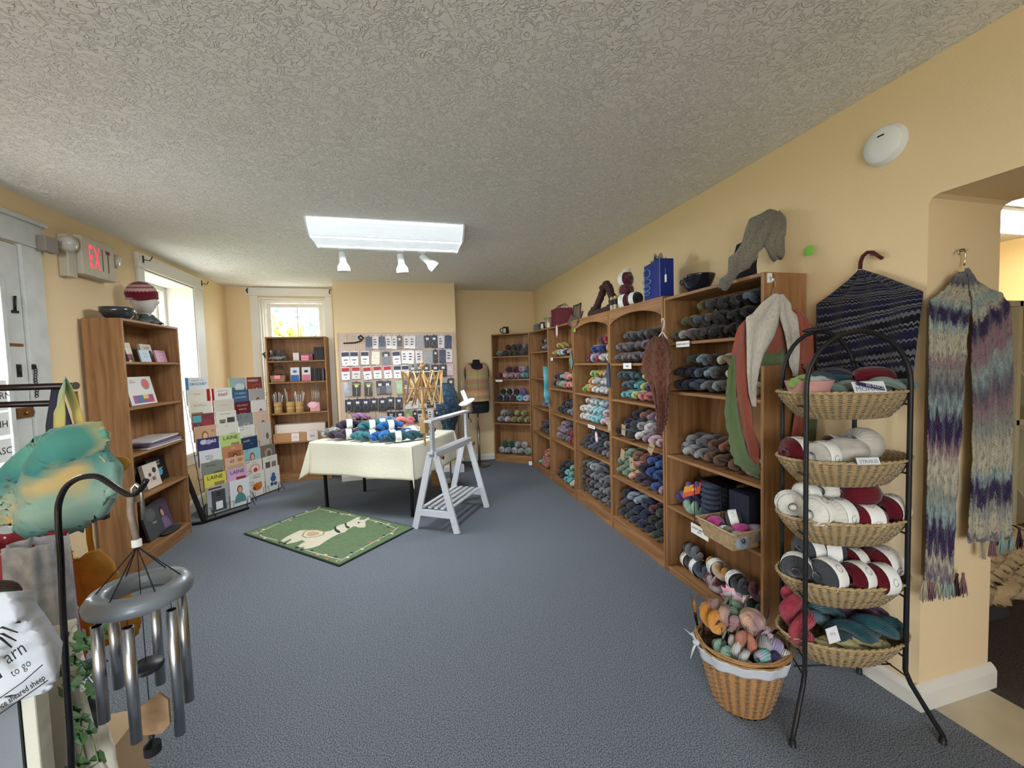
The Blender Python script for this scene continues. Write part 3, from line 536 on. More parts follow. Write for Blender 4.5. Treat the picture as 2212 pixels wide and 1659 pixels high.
# ------------------------------------------------------------------ bookcases
def case(label, origin, ang, width, depth, height, shelves, base_z=0.06, top_t=.018, arch=False, kick=False, adj='bookcase', dark_back=False):
    """local frame: x along the front (0..width), y into the case (0..depth); shelves = list of board top heights"""
    t = thing('bookcase', label, 'bookcase', origin, 'oak laminate bookcases', rz=ang)
    T = .018
    for i, x in enumerate((0, width - T)):
        b = B().mat(WOODV); b.box(x, x + T, 0, depth, 0, height); b.build('side_panel', t, bevel=.0015, seg=1)
    b = B().mat(WOODH if False else WOODX); b.box(T, width - T, 0.001, depth, height - top_t, height); b.build('top_board', t, bevel=.0015, seg=1)
    b = B().mat(WOODV); b.box(T, width - T, depth - .006, depth - .001, .02, height - top_t); b.build('back_panel', t)
    for z in shelves:
        b = B().mat(WOODX); b.box(T, width - T, .004, depth - .007, z - T, z); b.build('shelf', t, bevel=.0015, seg=1)
    b = B().mat(WOODX); b.box(T, width - T, .002, depth - .007, base_z - T, base_z); b.build('bottom_board', t, bevel=.0015, seg=1)
    b = B().mat(WOODX); b.box(T, width - T, .006, .02, 0, base_z - T - .0005); b.build('plinth', t)
    if arch:
        b = B().mat(WOODX); w_ = width - 2 * T; h0 = .105; N = 16; pts = [(0, 0), (w_, 0), (w_, -h0)]
        for k in range(1, N): s_ = k / N; pts.append((w_ * (1 - s_), -h0 + .065 * math.sin(math.pi * s_) ** .7))
        pts.append((0, -h0)); b.prism(pts[::-1], (T, .018, height - top_t), (1, 0, 0), (0, 0, 1), .016); b.build('arched_valance', t)
    return t
def place_local(t, p):  # a point of the case's frame in world space
    a = t.rotation_euler.z; x, y, z = p; return Vector((t.location.x + x * math.cos(a) - y * math.sin(a), t.location.y + x * math.sin(a) + y * math.cos(a), t.location.z + z))
FX = 1.68
RW = -math.pi / 2     # front faces -x, local x runs towards -y (left to right in the room as seen from the middle)
def rcase(label, ymax, ymin, **k): return case(label, (FX, ymax, 0), RW, ymax - ymin, k.pop('depth', .262), **k)
CB1 = rcase('narrow-looking oak bookcase with mugs on top, next to the corner bookcase', 5.425, 4.70, height=1.87, shelves=[1.592, 1.245, .857, .512])
CB2 = rcase('oak bookcase with maroon tote bags on top, left of the arched pair', 4.70, 3.95, height=1.862, shelves=[1.51, 1.14, .843, .532])
CB3 = rcase('left oak bookcase of the two with arched tops', 3.935, 3.165, height=1.87, shelves=[1.43, 1.129, .843, .558], base_z=.115, arch=True)
CB4 = rcase('right oak bookcase of the two with arched tops', 3.16, 2.41, height=1.87, shelves=[1.423, 1.124, .807, .47], base_z=.115, arch=True)
CB5 = rcase('near oak bookcase with bowl on top and striped shawl hung at its end', 2.40, 1.612, height=1.852, shelves=[1.553, 1.235, .806, .462], base_z=.04)
_a = math.atan2(-.37, .47)
CF = case('oak bookcase standing diagonally in the far corner with a dark mug on top', (1.235, 5.905, 0), _a, .60, .20, 1.88, [1.555, 1.222, .888, .575], base_z=.11)
CL = case('oak bookcase by the door with a hatted mannequin head and bowl on top', (-1.945, 3.545, 0), math.pi / 2, .755, .235, 1.857, [1.545, 1.207, .86, .525], base_z=.10)
CW = case('oak bookcase standing in front of the back window', (-1.70, 5.80, 0), 0, .705, .25, 1.875, [1.568, 1.297, .897, .522], base_z=.095)
# ------------------------------------------------------------------ yarn: hanks, balls and skeins
def yarn_mesh(kind, seed=0):
    rnd = random.Random(seed); b = B().mat(YARN)
    if kind == 'hank':        # twisted hank lying along x, about 0.24 long
        L, N = .205, 34; tw = 2.0 + .5 * rnd.random(); ph0 = rnd.uniform(0, 3.1)
        for s_ in range(2):
            pts, rs = [], []
            for i in range(N + 1):
                u = i / N; e = math.sin(math.pi * min(1, max(0, u))) ** .45 if 0 < u < 1 else 0
                a = ph0 + s_ * math.pi + tw * math.pi * u; o = .0225 * (.35 + .65 * e)
                pts.append((L * (u - .5), o * math.cos(a), o * math.sin(a))); rs.append(.0218 * (.62 + .38 * e) * (1 + .12 * math.sin(12.5 * u + 3.14 * s_)))
            b.tube(pts, rs, 10, True)
        b.ell((-L / 2, 0, 0), .016, .022, .022, 10, 6); b.ell((L / 2, 0, 0), .016, .022, .022, 10, 6)
    elif kind == 'ball':      # centre-pull ball, axis along x
        b.lathe([(.0, -.052), (.012, -.05), (.03, -.054), (.043, -.046), (.05, -.025), (.052, 0), (.05, .025), (.043, .046), (.03, .054), (.012, .05), (0, .052)], (0, 0, 0), 20, (1, 0, 0))
    elif kind == 'skein':     # pull skein, long rounded barrel with a paper band
        b.lathe([(0, -.078), (.014, -.075), (.032, -.074), (.043, -.06), (.046, -.03), (.043, 0), (.046, .03), (.043, .06), (.032, .074), (.014, .075), (0, .078)], (0, 0, 0), 18, (1, 0, 0))
    elif kind == 'puff':      # soft, loosely wound mohair ball, nearly spherical
        b.lathe([(0, -.047), (.02, -.05), (.042, -.043), (.056, -.025), (.06, 0), (.056, .025), (.042, .043), (.02, .05), (0, .047)], (0, 0, 0), 20, (1, 0, 0))
    if kind == 'puff': b.ms = [YSOFT]
    me_o = b.build(kind)
    me = me_o.data; bpy.data.objects.remove(me_o); return me
YM = {'hank': [yarn_mesh('hank', i) for i in range(4)], 'ball': [yarn_mesh('ball')], 'skein': [yarn_mesh('skein')], 'puff': [yarn_mesh('puff')]}
GLOGO = S('grey_logo_print', 96, 98, 108, rough=.6)
def band_mesh(r, w, x=0, m=PAPER, ink=True):
    b = B().mat(m); b.lathe([(r * .985, x - w / 2), (r, x - w / 2 + .002), (r, x + w / 2 - .002), (r * .985, x + w / 2)], (0, 0, 0), 22, (1, 0, 0))
    if ink:
        b.mat(GLOGO)
        for a in (0.3, 1.9, 3.4, 5.0):
            q = Vector((0, (r + .0006) * math.cos(a), (r + .0006) * math.sin(a))); e1 = Vector((1, 0, 0)); e2 = Vector((0, -math.sin(a), math.cos(a)))
            b.tube([q + e1 * (w * .2 * math.cos(t)) + e2 * (w * .28 * math.sin(t)) for t in [k * .7 for k in range(9)]], .0007, 4)
    o = b.build('paper_band'); me = o.data; bpy.data.objects.remove(o); return me
BAND = {'hank': band_mesh(.048, .05), 'ball': band_mesh(.0535, .045), 'skein': band_mesh(.047, .06), 'puff': band_mesh(.061, .05)}
YNAME = {'hank': 'yarn_hank', 'ball': 'yarn_ball', 'skein': 'yarn_skein', 'puff': 'mohair_ball'}
COL = {  # key: (word, colour, second colour)
 'bk': ('black', (30, 30, 34), (40, 40, 44)), 'ch': ('charcoal', (58, 60, 66), (72, 74, 82)), 'ny': ('navy', (34, 38, 66), (46, 52, 84)), 'dn': ('dark navy', (26, 28, 46), (36, 38, 60)),
 'sb': ('slate blue', (70, 82, 100), (92, 106, 124)), 'lb': ('pale blue', (140, 156, 174), (168, 182, 196)), 'rb': ('royal blue', (44, 72, 138), (58, 92, 160)), 'st': ('slate teal', (62, 92, 104), (84, 118, 128)),
 'te': ('teal', (44, 118, 130), (70, 148, 158)), 'tq': ('turquoise', (92, 178, 192), (130, 204, 212)), 'aq': ('aqua', (120, 196, 204), (170, 220, 226)), 'pa': ('pale aqua', (178, 206, 212), (206, 224, 226)),
 'wh': ('white', (222, 220, 216), (232, 231, 228)), 'cr': ('cream', (218, 210, 190), (230, 222, 204)), 'lg': ('light grey', (160, 160, 164), (184, 184, 186)), 'gy': ('grey', (112, 114, 120), (138, 140, 146)),
 'gm': ('grey-mauve', (112, 102, 110), (134, 122, 130)), 'dg': ('dark grey', (78, 80, 84), (98, 100, 104)), 'tp': ('taupe brown', (84, 72, 70), (104, 90, 86)), 'mv': ('mauve', (148, 124, 142), (172, 148, 164)),
 'pu': ('purple', (86, 66, 128), (120, 96, 158)), 'ip': ('indigo', (42, 30, 74), (58, 42, 96)), 'li': ('lilac', (176, 166, 204), (200, 190, 220)), 'pk': ('pale pink', (222, 186, 198), (234, 206, 214)),
 'co': ('coral pink', (220, 118, 124), (236, 146, 146)), 'sa': ('salmon', (232, 154, 134), (240, 178, 158)), 'pe': ('peach', (226, 168, 142), (238, 188, 160)), 'rd': ('bright red', (176, 36, 48), (200, 60, 66)),
 'cm': ('crimson', (142, 38, 62), (168, 66, 84)), 'mr': ('maroon', (84, 36, 48), (100, 50, 62)), 'dr': ('dark red', (104, 24, 38), (120, 34, 48)), 'rs': ('rust brown', (126, 76, 62), (150, 98, 78)),
 'te2': ('terracotta', (182, 104, 84), (206, 132, 108)), 'br': ('brown', (106, 74, 56), (128, 92, 70)), 'db': ('dark brown', (56, 44, 40), (76, 62, 54)), 'ol': ('olive', (92, 88, 56), (114, 108, 72)),
 'do': ('dark olive', (58, 60, 48), (78, 78, 62)), 'gd': ('gold', (196, 168, 92), (214, 190, 116)), 'yg': ('olive gold', (150, 140, 84), (172, 160, 104)), 'or': ('orange', (224, 150, 54), (236, 170, 84)),
 'ye': ('yellow-green', (208, 222, 122), (222, 232, 150)), 'lm': ('lime green', (150, 178, 96), (172, 198, 120)), 'mg': ('mint green', (136, 178, 156), (164, 200, 180)), 'sg': ('sage green', (126, 150, 128), (150, 172, 150)),
 'fg': ('forest green', (36, 74, 60), (48, 90, 74)), 'dk': ('dark green', (38, 52, 44), (52, 66, 56)), 'gp': ('dark plum', (46, 34, 52), (60, 46, 66)), 'kh': ('khaki', (124, 112, 84), (142, 130, 100)), 'mt': ('magenta', (150, 40, 104), (176, 66, 126)),
 'mx': ('multicoloured pale', (176, 170, 190), (120, 200, 190)), 'sp': ('orange and cream speckled', (216, 156, 78), (224, 212, 190)), 'rw': ('maroon and white speckled', (116, 44, 64), (206, 190, 196)),
 'bw': ('blue and white striped', (78, 92, 148), (214, 216, 222)), 'bt': ('grey and blue speckled', (98, 96, 98), (140, 158, 172)), 'gw': ('grey and white speckled', (128, 126, 124), (206, 202, 198)), 'pd': ('dark purple speckled', (52, 40, 62), (84, 70, 92)),
 'tn': ('tan', (178, 150, 120), (194, 168, 138)), 'pm': ('pink-mauve', (170, 128, 150), (190, 152, 170)), 'pb': ('periwinkle blue', (92, 132, 176), (120, 158, 196)), 'pg': ('peach and mauve', (206, 168, 140), (176, 138, 140)), 'bb': ('bright blue', (28, 98, 168), (48, 122, 190)), 'dt': ('dark teal', (24, 72, 88), (36, 90, 104))}
ORD = ['first', 'second', 'third', 'fourth', 'fifth', 'sixth', 'seventh', 'eighth', 'ninth', 'tenth', 'eleventh', 'twelfth', 'thirteenth', 'fourteenth']
NY = [0]
def yarn(kind, col, loc, rot=(0, 0, 0), scale=1.0, band=False, label=None, group=None, scl=None):
    i = NY[0]; NY[0] += 1
    me = YM[kind][i % len(YM[kind])]; o = bpy.data.objects.new(YNAME[kind], me); C.objects.link(o)
    o.location = loc; o.rotation_euler = rot; o.scale = scl or (scale,) * 3
    w_, c1, c2 = COL[col]; c1, c2 = srgb(*c1), srgb(*c2); o.color = (*c1, 1); o['second_colour'] = c2
    tag(o, label or (w_ + ' ' + YNAME[kind].replace('_', ' ')), 'yarn', group)
    if band:
        q = bpy.data.objects.new('paper_band', BAND[kind]); C.objects.link(q); q.parent = o
    return o
rz_ = random.Random(11)
def pile(t, shelfz, rows, shelf, dia=.093, kind='hank', x0=.04, depth=.13, group=None, yaw=0.0, roll=True, jit=.006, topoff=None):
    """rows of yarn stacked on a shelf of bookcase t: every string is one row, left to right. Ends face the room."""
    a = t.rotation_euler.z
    for r, row in enumerate(rows):
        parts = row.split(); z = shelfz + dia * .5 + .0015 + r * dia * .885
        xs = x0 + (dia * .5 if not topoff else topoff * r * dia) * 1.0 * (r if not topoff else 1)
        n = 0
        for k, q in enumerate(parts):
            kd = kind; bd = False; sc_ = dia / .094
            if q == '-': continue
            if ':' in q:
                q, fl = q.split(':')
                if 'b' in fl: kd = 'ball'
                if 's' in fl: kd = 'skein'
                if 'p' in fl: kd = 'puff'
                if 'w' in fl: bd = True
            n += 1
            lx = xs + dia * .5 + k * dia
            p = place_local(t, (lx, depth + rz_.uniform(-jit, jit), z + rz_.uniform(0, .002)))
            side = 'bottom row' if r == 0 and len(rows) > 1 else ('top row' if r == len(rows) - 1 and len(rows) > 1 else ('middle row' if len(rows) == 3 else ('%s row up' % ORD[r]) if len(rows) > 1 else 'single row'))
            nm = YNAME[kd].split('_')[1] if kd != 'puff' else 'ball'
            lab = '%s %s, %s from left, %s, %s' % (COL[q][0], nm, ORD[n - 1], side, shelf)
            mult = {'hank': 1.0, 'ball': .9, 'skein': 1.0, 'puff': .8}[kd]
            yarn(kd, q, p, scl=((.72 if t is CF else min(1, .95 / sc_)) * sc_ * mult if kd == 'hank' else sc_ * mult, sc_ * mult * .95, sc_ * mult * .95), rot=(rz_.uniform(-3, 3) if kd == 'hank' else rz_.uniform(-.4, .4), rz_.uniform(-.04, .04), a + math.pi / 2 + yaw + rz_.uniform(-.16, .16)), band=bd, label=lab, group=group or ('yarn on ' + shelf))
# corner bookcase
S_ = 'shelf of corner bookcase'
pile(CF, 1.555, ['sg db do:w do dg', '- mr do ch:w gy'], 'top ' + S_, x0=.05, depth=.09, dia=.092)
pile(CF, 1.222, ['dr:pw pk:w pm:w pm tq', '- mr mr pm:pw st'], 'second ' + S_, x0=.04, depth=.09, dia=.1)
pile(CF, .888, ['dn:bw ny:bw db:bw tq:bw li:bw', 'bk:bw bk:bw bk:bw pu:b'], 'third ' + S_, x0=.04, depth=.09, dia=.104)
pile(CF, .575, ['lg pk yg yg yg', 'lg ol yg yg'], 'fourth ' + S_, x0=.04, depth=.09, dia=.104)
pile(CF, .11, ['lg:p lg lg:p lg sg:pw', 'fg:p fg:p lg lg:p'], 'lowest ' + S_, x0=.03, depth=.09, dia=.105)
S_ = 'shelf of bookcase beside corner'
pile(CB1, 1.592, ['bk:w bt', 'bk bt'], 'top ' + S_, x0=.33)
pile(CB1, 1.245, ['db:b db:b', 'db:b'], 'second ' + S_, x0=.40, dia=.10)
pile(CB1, .857, ['bt bt bt', 'tp bt'], 'third ' + S_, x0=.34, dia=.105)
pile(CB1, .512, ['db db do cr:b', 'db ch'], 'fourth ' + S_, x0=.24, dia=.105)
pile(CB1, .06, ['tq te2 te2 cr:b db:b', 'bw:p te2 te2 te2', '- te2 te2'], 'lowest ' + S_, x0=.18, dia=.10)
S_ = 'shelf of tote bag bookcase'
pile(CB2, 1.51, ['gd gd pa:w pa bk sa', '- gd'], 'top ' + S_, x0=.05)
pile(CB2, 1.14, ['ip sg mg co co sa', 'ip ip:w mg co sa'], 'second ' + S_, x0=.06, dia=.1)
pile(CB2, .843, ['- bk bk ch:w gy gy', '- - bk ch'], 'third ' + S_, x0=.07, dia=.1)
pile(CB2, .532, ['mv gm gm gm cm rd', 'mv mv gm cm cm', '- mv gm'], 'fourth ' + S_, x0=.12, dia=.096)
pile(CB2, .06, ['bk bk tq tq cr gp', 'bk bk tq mg cr:b', '- bk dk mg'], 'lowest ' + S_, x0=.12, dia=.1)
S_ = 'shelf of left arched bookcase'
pile(CB3, 1.43, ['dr:b li:b li rd wh:w wh:s', '- li:b rb rb rd:b tn', '- - mr:b rd:b rd'], 'top ' + S_, x0=.13, dia=.093, topoff=.45)
pile(CB3, 1.129, ['lm:bw lm or wh:w wh wh:w wh', '- lm:bw or wh lg wh wh', '- - lm lm:w or lg'], 'second ' + S_, x0=.06, dia=.088, topoff=.45)
pile(CB3, .843, ['wh wh pa aq aq pk pk', 'wh wh pa aq aq pk', '- cr wh pa pa li'], 'third ' + S_, x0=.03, dia=.096, topoff=.45)
pile(CB3, .558, ['ch ch sb ch ch gy gm', '- ch ch sb ch gy', '- - ch ch ch'], 'fourth ' + S_, x0=.04, dia=.096, topoff=.45)
pile(CB3, .115, ['tp tp dg gy dg gy dg', 'tp tp dg gy gy gy', 'tp tp gy gy gy dg', 'tp gy lg gy'], 'lowest ' + S_, x0=.03, dia=.097, topoff=.2)
S_ = 'shelf of right arched bookcase'
pile(CB4, 1.423, ['gm gm gm gm gm lg gm', 'gm gm dg gm gm gm', '- gm dg dg tp'], 'top ' + S_, x0=.02, dia=.095, topoff=.3)
pile(CB4, 1.124, ['- tq tq ye co co pu li', '- st st tq ye pu pu', 'sb st st st ye'], 'second ' + S_, x0=.01, dia=.088, topoff=.35)
pile(CB4, .807, ['dn sb ch wh mv pk pk', '- dn ch lg wh mv cm', '- - dn rs mv mv'], 'third ' + S_, x0=.02, dia=.096, topoff=.4)
pile(CB4, .47, ['sg sg pe gp gp rb mv', 'sg sg pe gp rb rb', '- sg rs rs rb rb'], 'fourth ' + S_, x0=.02, dia=.099, topoff=.3)
pile(CB4, .115, ['ch ch ny ny ny dk dk', 'ch ch ny ny dk dk', 'bk lb lb ny mr dk'], 'lowest ' + S_, x0=.03, dia=.1, topoff=.3)
S_ = 'shelf of near bookcase'
pile(CB5, 1.553, ['ol lg tp db bk bk bk bk', '- ol sb tp bk bk bk', '- - ol ch bk bk sb'], 'top ' + S_, x0=.01, dia=.09, topoff=.35)
pile(CB5, 1.235, ['dn ny sb gy lb db cr cr', 'dn ny sb lb db cr', '- do lb db cr'], 'second ' + S_, x0=.02, dia=.088, topoff=.3)
pile(CB5, .806, ['lg:p lg lg br br br mv:sw br:s', '- gy gy br rs'], 'third ' + S_, x0=.03, dia=.093, topoff=.3)
# ------------------------------------------------------------------ knitted cloth
def knit(name, stops, axis='v', noise=0.0, nscale=6, wob=0.0, wn=5, cols=60, rows=90, blotch=None, bump=1.0, holes=0, rep=0, const=False):
    """stripes along the cloth (UV) with stitches as relief; stops = [(position, colour)]"""
    m = bpy.data.materials.new(name); m.use_nodes = True; n = m.node_tree.nodes; l = m.node_tree.links; p = n['Principled BSDF']
    p.inputs['Roughness'].default_value = .95; p.inputs['Specular IOR Level'].default_value = .1; p.inputs['Sheen Weight'].default_value = .2
    uv = n.new('ShaderNodeUVMap'); sp = n.new('ShaderNodeSeparateXYZ'); l.new(uv.outputs[0], sp.inputs[0])
    def math_(op, a, b_=None):
        q = n.new('ShaderNodeMath'); q.operation = op
        for i, x in enumerate((a, b_)):
            if x is None: continue
            if isinstance(x, (int, float)): q.inputs[i].default_value = x
            else: l.new(x, q.inputs[i])
        return q.outputs[0]
    nz = n.new('ShaderNodeTexNoise'); nz.inputs['Scale'].default_value = nscale; nz.inputs['Detail'].default_value = 4; l.new(uv.outputs[0], nz.inputs[0])
    pos = sp.outputs['Y' if axis == 'v' else 'X']
    if wob: pos = math_('ADD', pos, math_('MULTIPLY', math_('ABSOLUTE', math_('SINE', math_('MULTIPLY', sp.outputs['X'], wn * math.pi))), wob))
    if noise: pos = math_('ADD', pos, math_('MULTIPLY', math_('SUBTRACT', nz.outputs[0], .5), noise))
    rp = n.new('ShaderNodeValToRGB'); e = rp.color_ramp.elements; rp.color_ramp.interpolation = 'LINEAR'
    e[0].position = stops[0][0]; e[0].color = (*srgb(*stops[0][1]), 1); e[1].position = stops[1][0]; e[1].color = (*srgb(*stops[1][1]), 1)
    for (q, c) in stops[2:]: x = e.new(q); x.color = (*srgb(*c), 1)
    if rep: pos = math_('FRACT', math_('MULTIPLY', pos, rep))
    if const: rp.color_ramp.interpolation = 'CONSTANT'
    l.new(pos, rp.inputs[0]); col = rp.outputs[0]
    if blotch:
        n2 = n.new('ShaderNodeTexNoise'); n2.inputs['Scale'].default_value = blotch[1]; n2.inputs['Detail'].default_value = 3; l.new(uv.outputs[0], n2.inputs[0]); mr = n.new('ShaderNodeValToRGB'); mr.color_ramp.elements[0].position = .5; mr.color_ramp.elements[1].position = .62; l.new(n2.outputs[0], mr.inputs[0])
        mx = n.new('ShaderNodeMix'); mx.data_type = 'RGBA'; l.new(math_('MULTIPLY', mr.outputs[0], blotch[2]), mx.inputs[0]); l.new(col, mx.inputs[6]); mx.inputs[7].default_value = (*srgb(*blotch[0]), 1); col = mx.outputs[2]
    l.new(col, p.inputs['Base Color'])
    a = math_('SINE', math_('MULTIPLY', sp.outputs['X'], cols * 2 * math.pi)); b_ = math_('SINE', math_('MULTIPLY', sp.outputs['Y'], rows * 2 * math.pi))
    h = math_('ADD', math_('MULTIPLY', a, b_), math_('MULTIPLY', b_, .5))
    bp = n.new('ShaderNodeBump'); bp.inputs['Strength'].default_value = .35 * bump; bp.inputs['Distance'].default_value = .0022; l.new(h, bp.inputs['Height']); l.new(bp.outputs[0], p.inputs['Normal'])
    if holes:
        vo = n.new('ShaderNodeTexVoronoi'); vo.inputs['Scale'].default_value = holes; l.new(uv.outputs[0], vo.inputs[0])
        p.inputs['Alpha'].default_value = 1; l.new(math_('GREATER_THAN', vo.outputs['Distance'], .12), p.inputs['Alpha'])
    return m
def lerp_poly(P, t):
    n_ = len(P) - 1; x = max(0, min(n_ - 1e-6, t * n_)); i = int(x); f = x - i; a, b_ = Vector(P[i]), Vector(P[i + 1])
    # smooth the polyline a little
    return a.lerp(b_, f)
def sheet(name, m, Lp, Rp, nrm, folds=3, amp=.008, th=.005, nu=26, nv=40, parent=None, o=(0, 0, 0), edge=0.0, ph=0.0, rough=.0, push=0.0):
    nrm = Vector(nrm); rr = random.Random(len(name) + int(100 * abs(Lp[0][2]))); off = [rr.uniform(-1, 1) for _ in range(64)]
    def fn(u, v):
        a, b_ = lerp_poly(Lp, v), lerp_poly(Rp, v); q = a.lerp(b_, u)
        q = q + nrm * (amp * math.sin(u * folds * 2 * math.pi + ph + 1.5 * v) * min(1, v * 4 + .2) + push * math.sin(math.pi * u))
        if edge and (u < .02 or u > .98): q = q + (b_ - a).normalized() * edge * math.sin(v * 60) * (1 if u > .5 else -1)
        if rough: q = q + nrm * rough * math.sin(u * 40 + 7 * off[int(v * 30) % 64]) * math.sin(v * 90)
        return q
    b = B(o).mat(m); b.grid(fn, nu, nv, True, th); return b.build(name, parent)
# ---- striped shawl on the wall
NAVY_, GREY_, BLK_ = (30, 28, 52), (100, 98, 102), (18, 18, 26)
GB_ = (92, 90, 96)
STRIPE = knit('striped_grey_navy_knit', [(0, BLK_), (.1, GREY_), (.14, BLK_), (.2, GB_), (.24, NAVY_), (.42, GREY_), (.46, NAVY_), (.55, BLK_), (.62, GB_), (.7, BLK_), (.75, GREY_), (.79, NAVY_), (.88, GB_), (.96, BLK_)], wob=.010, wn=26, noise=.014, nscale=26, cols=70, rows=110, rep=4.2, const=True)
t = thing('striped_shawl', 'grey, navy and black striped knitted shawl hanging on the wall behind the basket stand', 'shawl', (1.96, 1.36, 1.8))
sheet('shawl_cloth', STRIPE, P3['shawl_L'], P3['shawl_R'], (-1, 0, 0), 3.5, .007, .006, 40, 60, t, t.location)
b = B(t.location).mat(S('maroon_crocheted_cover', 84, 26, 34, rough=.8)); P_ = [Vector(p) for p in P3['shawl_hook']]; b.tube(P_ + [Vector((1.962, P_[-1].y - .003, P_[-1].z - .012))], .0075, 8); b.build('hanger_hook', t)
b = B((1.965, 1.335, 1.86)).mat(S('steel', 170, 168, 160, rough=.3, metal=.9)); b.tube([(1.964, 1.33, 1.868), (1.952, 1.33, 1.866)], .004); b.tube([(1.952, 1.33, 1.866), (1.948, 1.33, 1.875)], .004); tag(b.build('wall_hook'), 'small steel hook holding the striped shawl', 'hook')
# ---- watermelon shawl on the end of the near bookcase
WHITEK = knit('white_openwork_knit', [(0, (206, 200, 190)), (1, (214, 208, 198))], cols=26, rows=60, blotch=((120, 112, 104), 26, .25), bump=1.6)
CORAL = knit('coral_garter_knit', [(0, (168, 92, 72)), (1, (158, 84, 68))], noise=.3, cols=34, rows=60, bump=1.6); GREENK = knit('green_garter_knit', [(0, (94, 112, 68)), (.6, (104, 126, 84)), (1, (90, 108, 68))], noise=.4, cols=30, rows=60, bump=1.6)
t = thing('watermelon_shawl', 'white, coral and green knitted shawl hanging at the end of the near bookcase', 'shawl', (1.68, 1.59, 1.78))
o_ = t.location; N_ = (0, -1, 0)
sheet('white_panel', WHITEK, P3['mel_whiteL_L'], P3['mel_whiteL_R'], N_, 1.5, .008, .006, 20, 40, t, o_, push=.012); sheet('white_panel', WHITEK, P3['mel_whiteR_L'], P3['mel_whiteR_R'], N_, 1.5, .008, .006, 16, 30, t, o_, push=.014)
sheet('coral_panel', CORAL, P3['mel_orL_L'], P3['mel_orL_R'], N_, 1.5, .006, .006, 16, 44, t, o_); sheet('coral_panel', CORAL, P3['mel_mid_L'], P3['mel_mid_R'], N_, 2, .004, .005, 12, 10, t, o_); sheet('coral_panel', CORAL, P3['mel_orR_L'], P3['mel_orR_R'], N_, 2, .008, .006, 16, 36, t, o_, push=.01)
sheet('green_border', GREENK, P3['mel_grL_L'], P3['mel_grL_R'], N_, 1.5, .006, .006, 14, 60, t, o_, edge=.004); sheet('green_border', GREENK, P3['mel_grM_L'], P3['mel_grM_R'], N_, 3, .005, .005, 16, 8, t, o_, edge=.003); sheet('green_border', GREENK, P3['mel_grR_L'], P3['mel_grR_R'], N_, 1.5, .006, .006, 10, 30, t, o_, edge=.003)
b = B(o_).mat(S('steel', 170, 168, 160)); b.tube(P3['mel_hook'], .0022, 6); b.build('hanger_hook', t)
b = B((1.708, 1.612, 1.81)).mat(ENAMEL); b.box(1.698, 1.722, 1.605, 1.612, 1.80, 1.845); b.tube([(1.71, 1.605, 1.81), (1.71, 1.590, 1.806), (1.71, 1.588, 1.816)], .005); tag(b.build('adhesive_hook'), 'white adhesive hook on the end panel of the near bookcase', 'hook')
# ---- lace scarf on the jamb
CR_, TL_, PU_, MV_, GR_ = (176, 168, 146), (140, 158, 154), (44, 26, 66), (134, 106, 112), (132, 134, 124)
LACE = knit('lace_stripe_knit', [(0, (120, 118, 120)), (.06, (60, 56, 74)), (.09, CR_), (.16, CR_), (.2, TL_), (.24, PU_), (.285, PU_), (.31, TL_), (.35, CR_), (.41, CR_), (.45, MV_), (.49, GR_), (.53, (80, 74, 88)), (.57, TL_), (.6, PU_), (.64, PU_), (.665, MV_), (.7, CR_), (.74, CR_), (.78, GR_), (.82, TL_), (.855, PU_), (.90, (56, 40, 70)), (.93, CR_), (.96, (96, 84, 100)), (1, CR_)], noise=.09, nscale=40, wob=-.03, wn=7, cols=18, rows=110, blotch=((56, 62, 74), 44, .6), bump=1.8)
LACE2 = knit('lace_stripe_knit_long', [(0, (120, 118, 120)), (.06, (96, 92, 104)), (.12, CR_), (.2, TL_), (.26, CR_), (.29, PU_), (.34, PU_), (.37, MV_), (.43, MV_), (.48, TL_), (.53, (84, 78, 92)), (.57, MV_), (.62, GR_), (.68, CR_), (.73, CR_), (.76, TL_), (.79, PU_), (.83, PU_), (.85, GR_), (.9, CR_), (.94, CR_), (.97, (84, 78, 96)), (1, CR_)], noise=.09, nscale=40, wob=-.03, wn=5, cols=16, rows=110, blotch=((56, 62, 74), 44, .55), bump=1.8)
t = thing('lace_scarf', 'long cream, teal and purple lace scarf with tassels hanging on the doorway jamb', 'scarf', (2.05, 1.12, 1.8)); o_ = t.location
sheet('scarf_cloth', LACE, [(max(p[0], 1.905), p[1], p[2]) for p in P3['lace_L_L']], P3['lace_L_R'], N_, 3, .006, .005, 34, 90, t, o_, edge=.002, rough=.0015); sheet('scarf_cloth', LACE2, P3['lace_R_L'], P3['lace_R_R'], N_, 3, .006, .005, 30, 80, t, o_, edge=.002, rough=.0015)
def tassel(p, m, ln=.075, par=None, o=(0, 0, 0)):
    b = B(o).mat(m); rr = random.Random(int(p[0] * 1000)); p = Vector(p)
    b.ell(p, .006, .005, .008, 8, 6)
    for k in range(20):
        dx, dy = rr.uniform(-.022, .022), rr.uniform(-.007, .007); b.tube([p + Vector((dx * .15, dy * .15, -.003)), p + Vector((dx * .6, dy * .8, -ln * .5)), p + Vector((dx, dy, -ln * rr.uniform(.85, 1.05)))], [.0018, .0016, .0012], 4)
    b.build('tassel', par)
TC = [S('tassel_cream', 170, 162, 140), S('tassel_mauve', 128, 96, 104), S('tassel_teal', 140, 164, 160), S('tassel_plum', 64, 38, 44)]
_z = P3['lace_L_L'][-1][2]
for i in range(7): tassel((1.918 + .036 * i, 1.10, _z + .002 - .003 * i), TC[(0, 1, 0, 2, 2, 3, 1)[i]], .09, t, o_)
_z = P3['lace_R_L'][-1][2]
for i in range(5): tassel((2.24 + .055 * i, 1.095, _z + .0 + .003 * i), TC[(0, 1, 2, 2, 3)[i]], .085, t, o_)
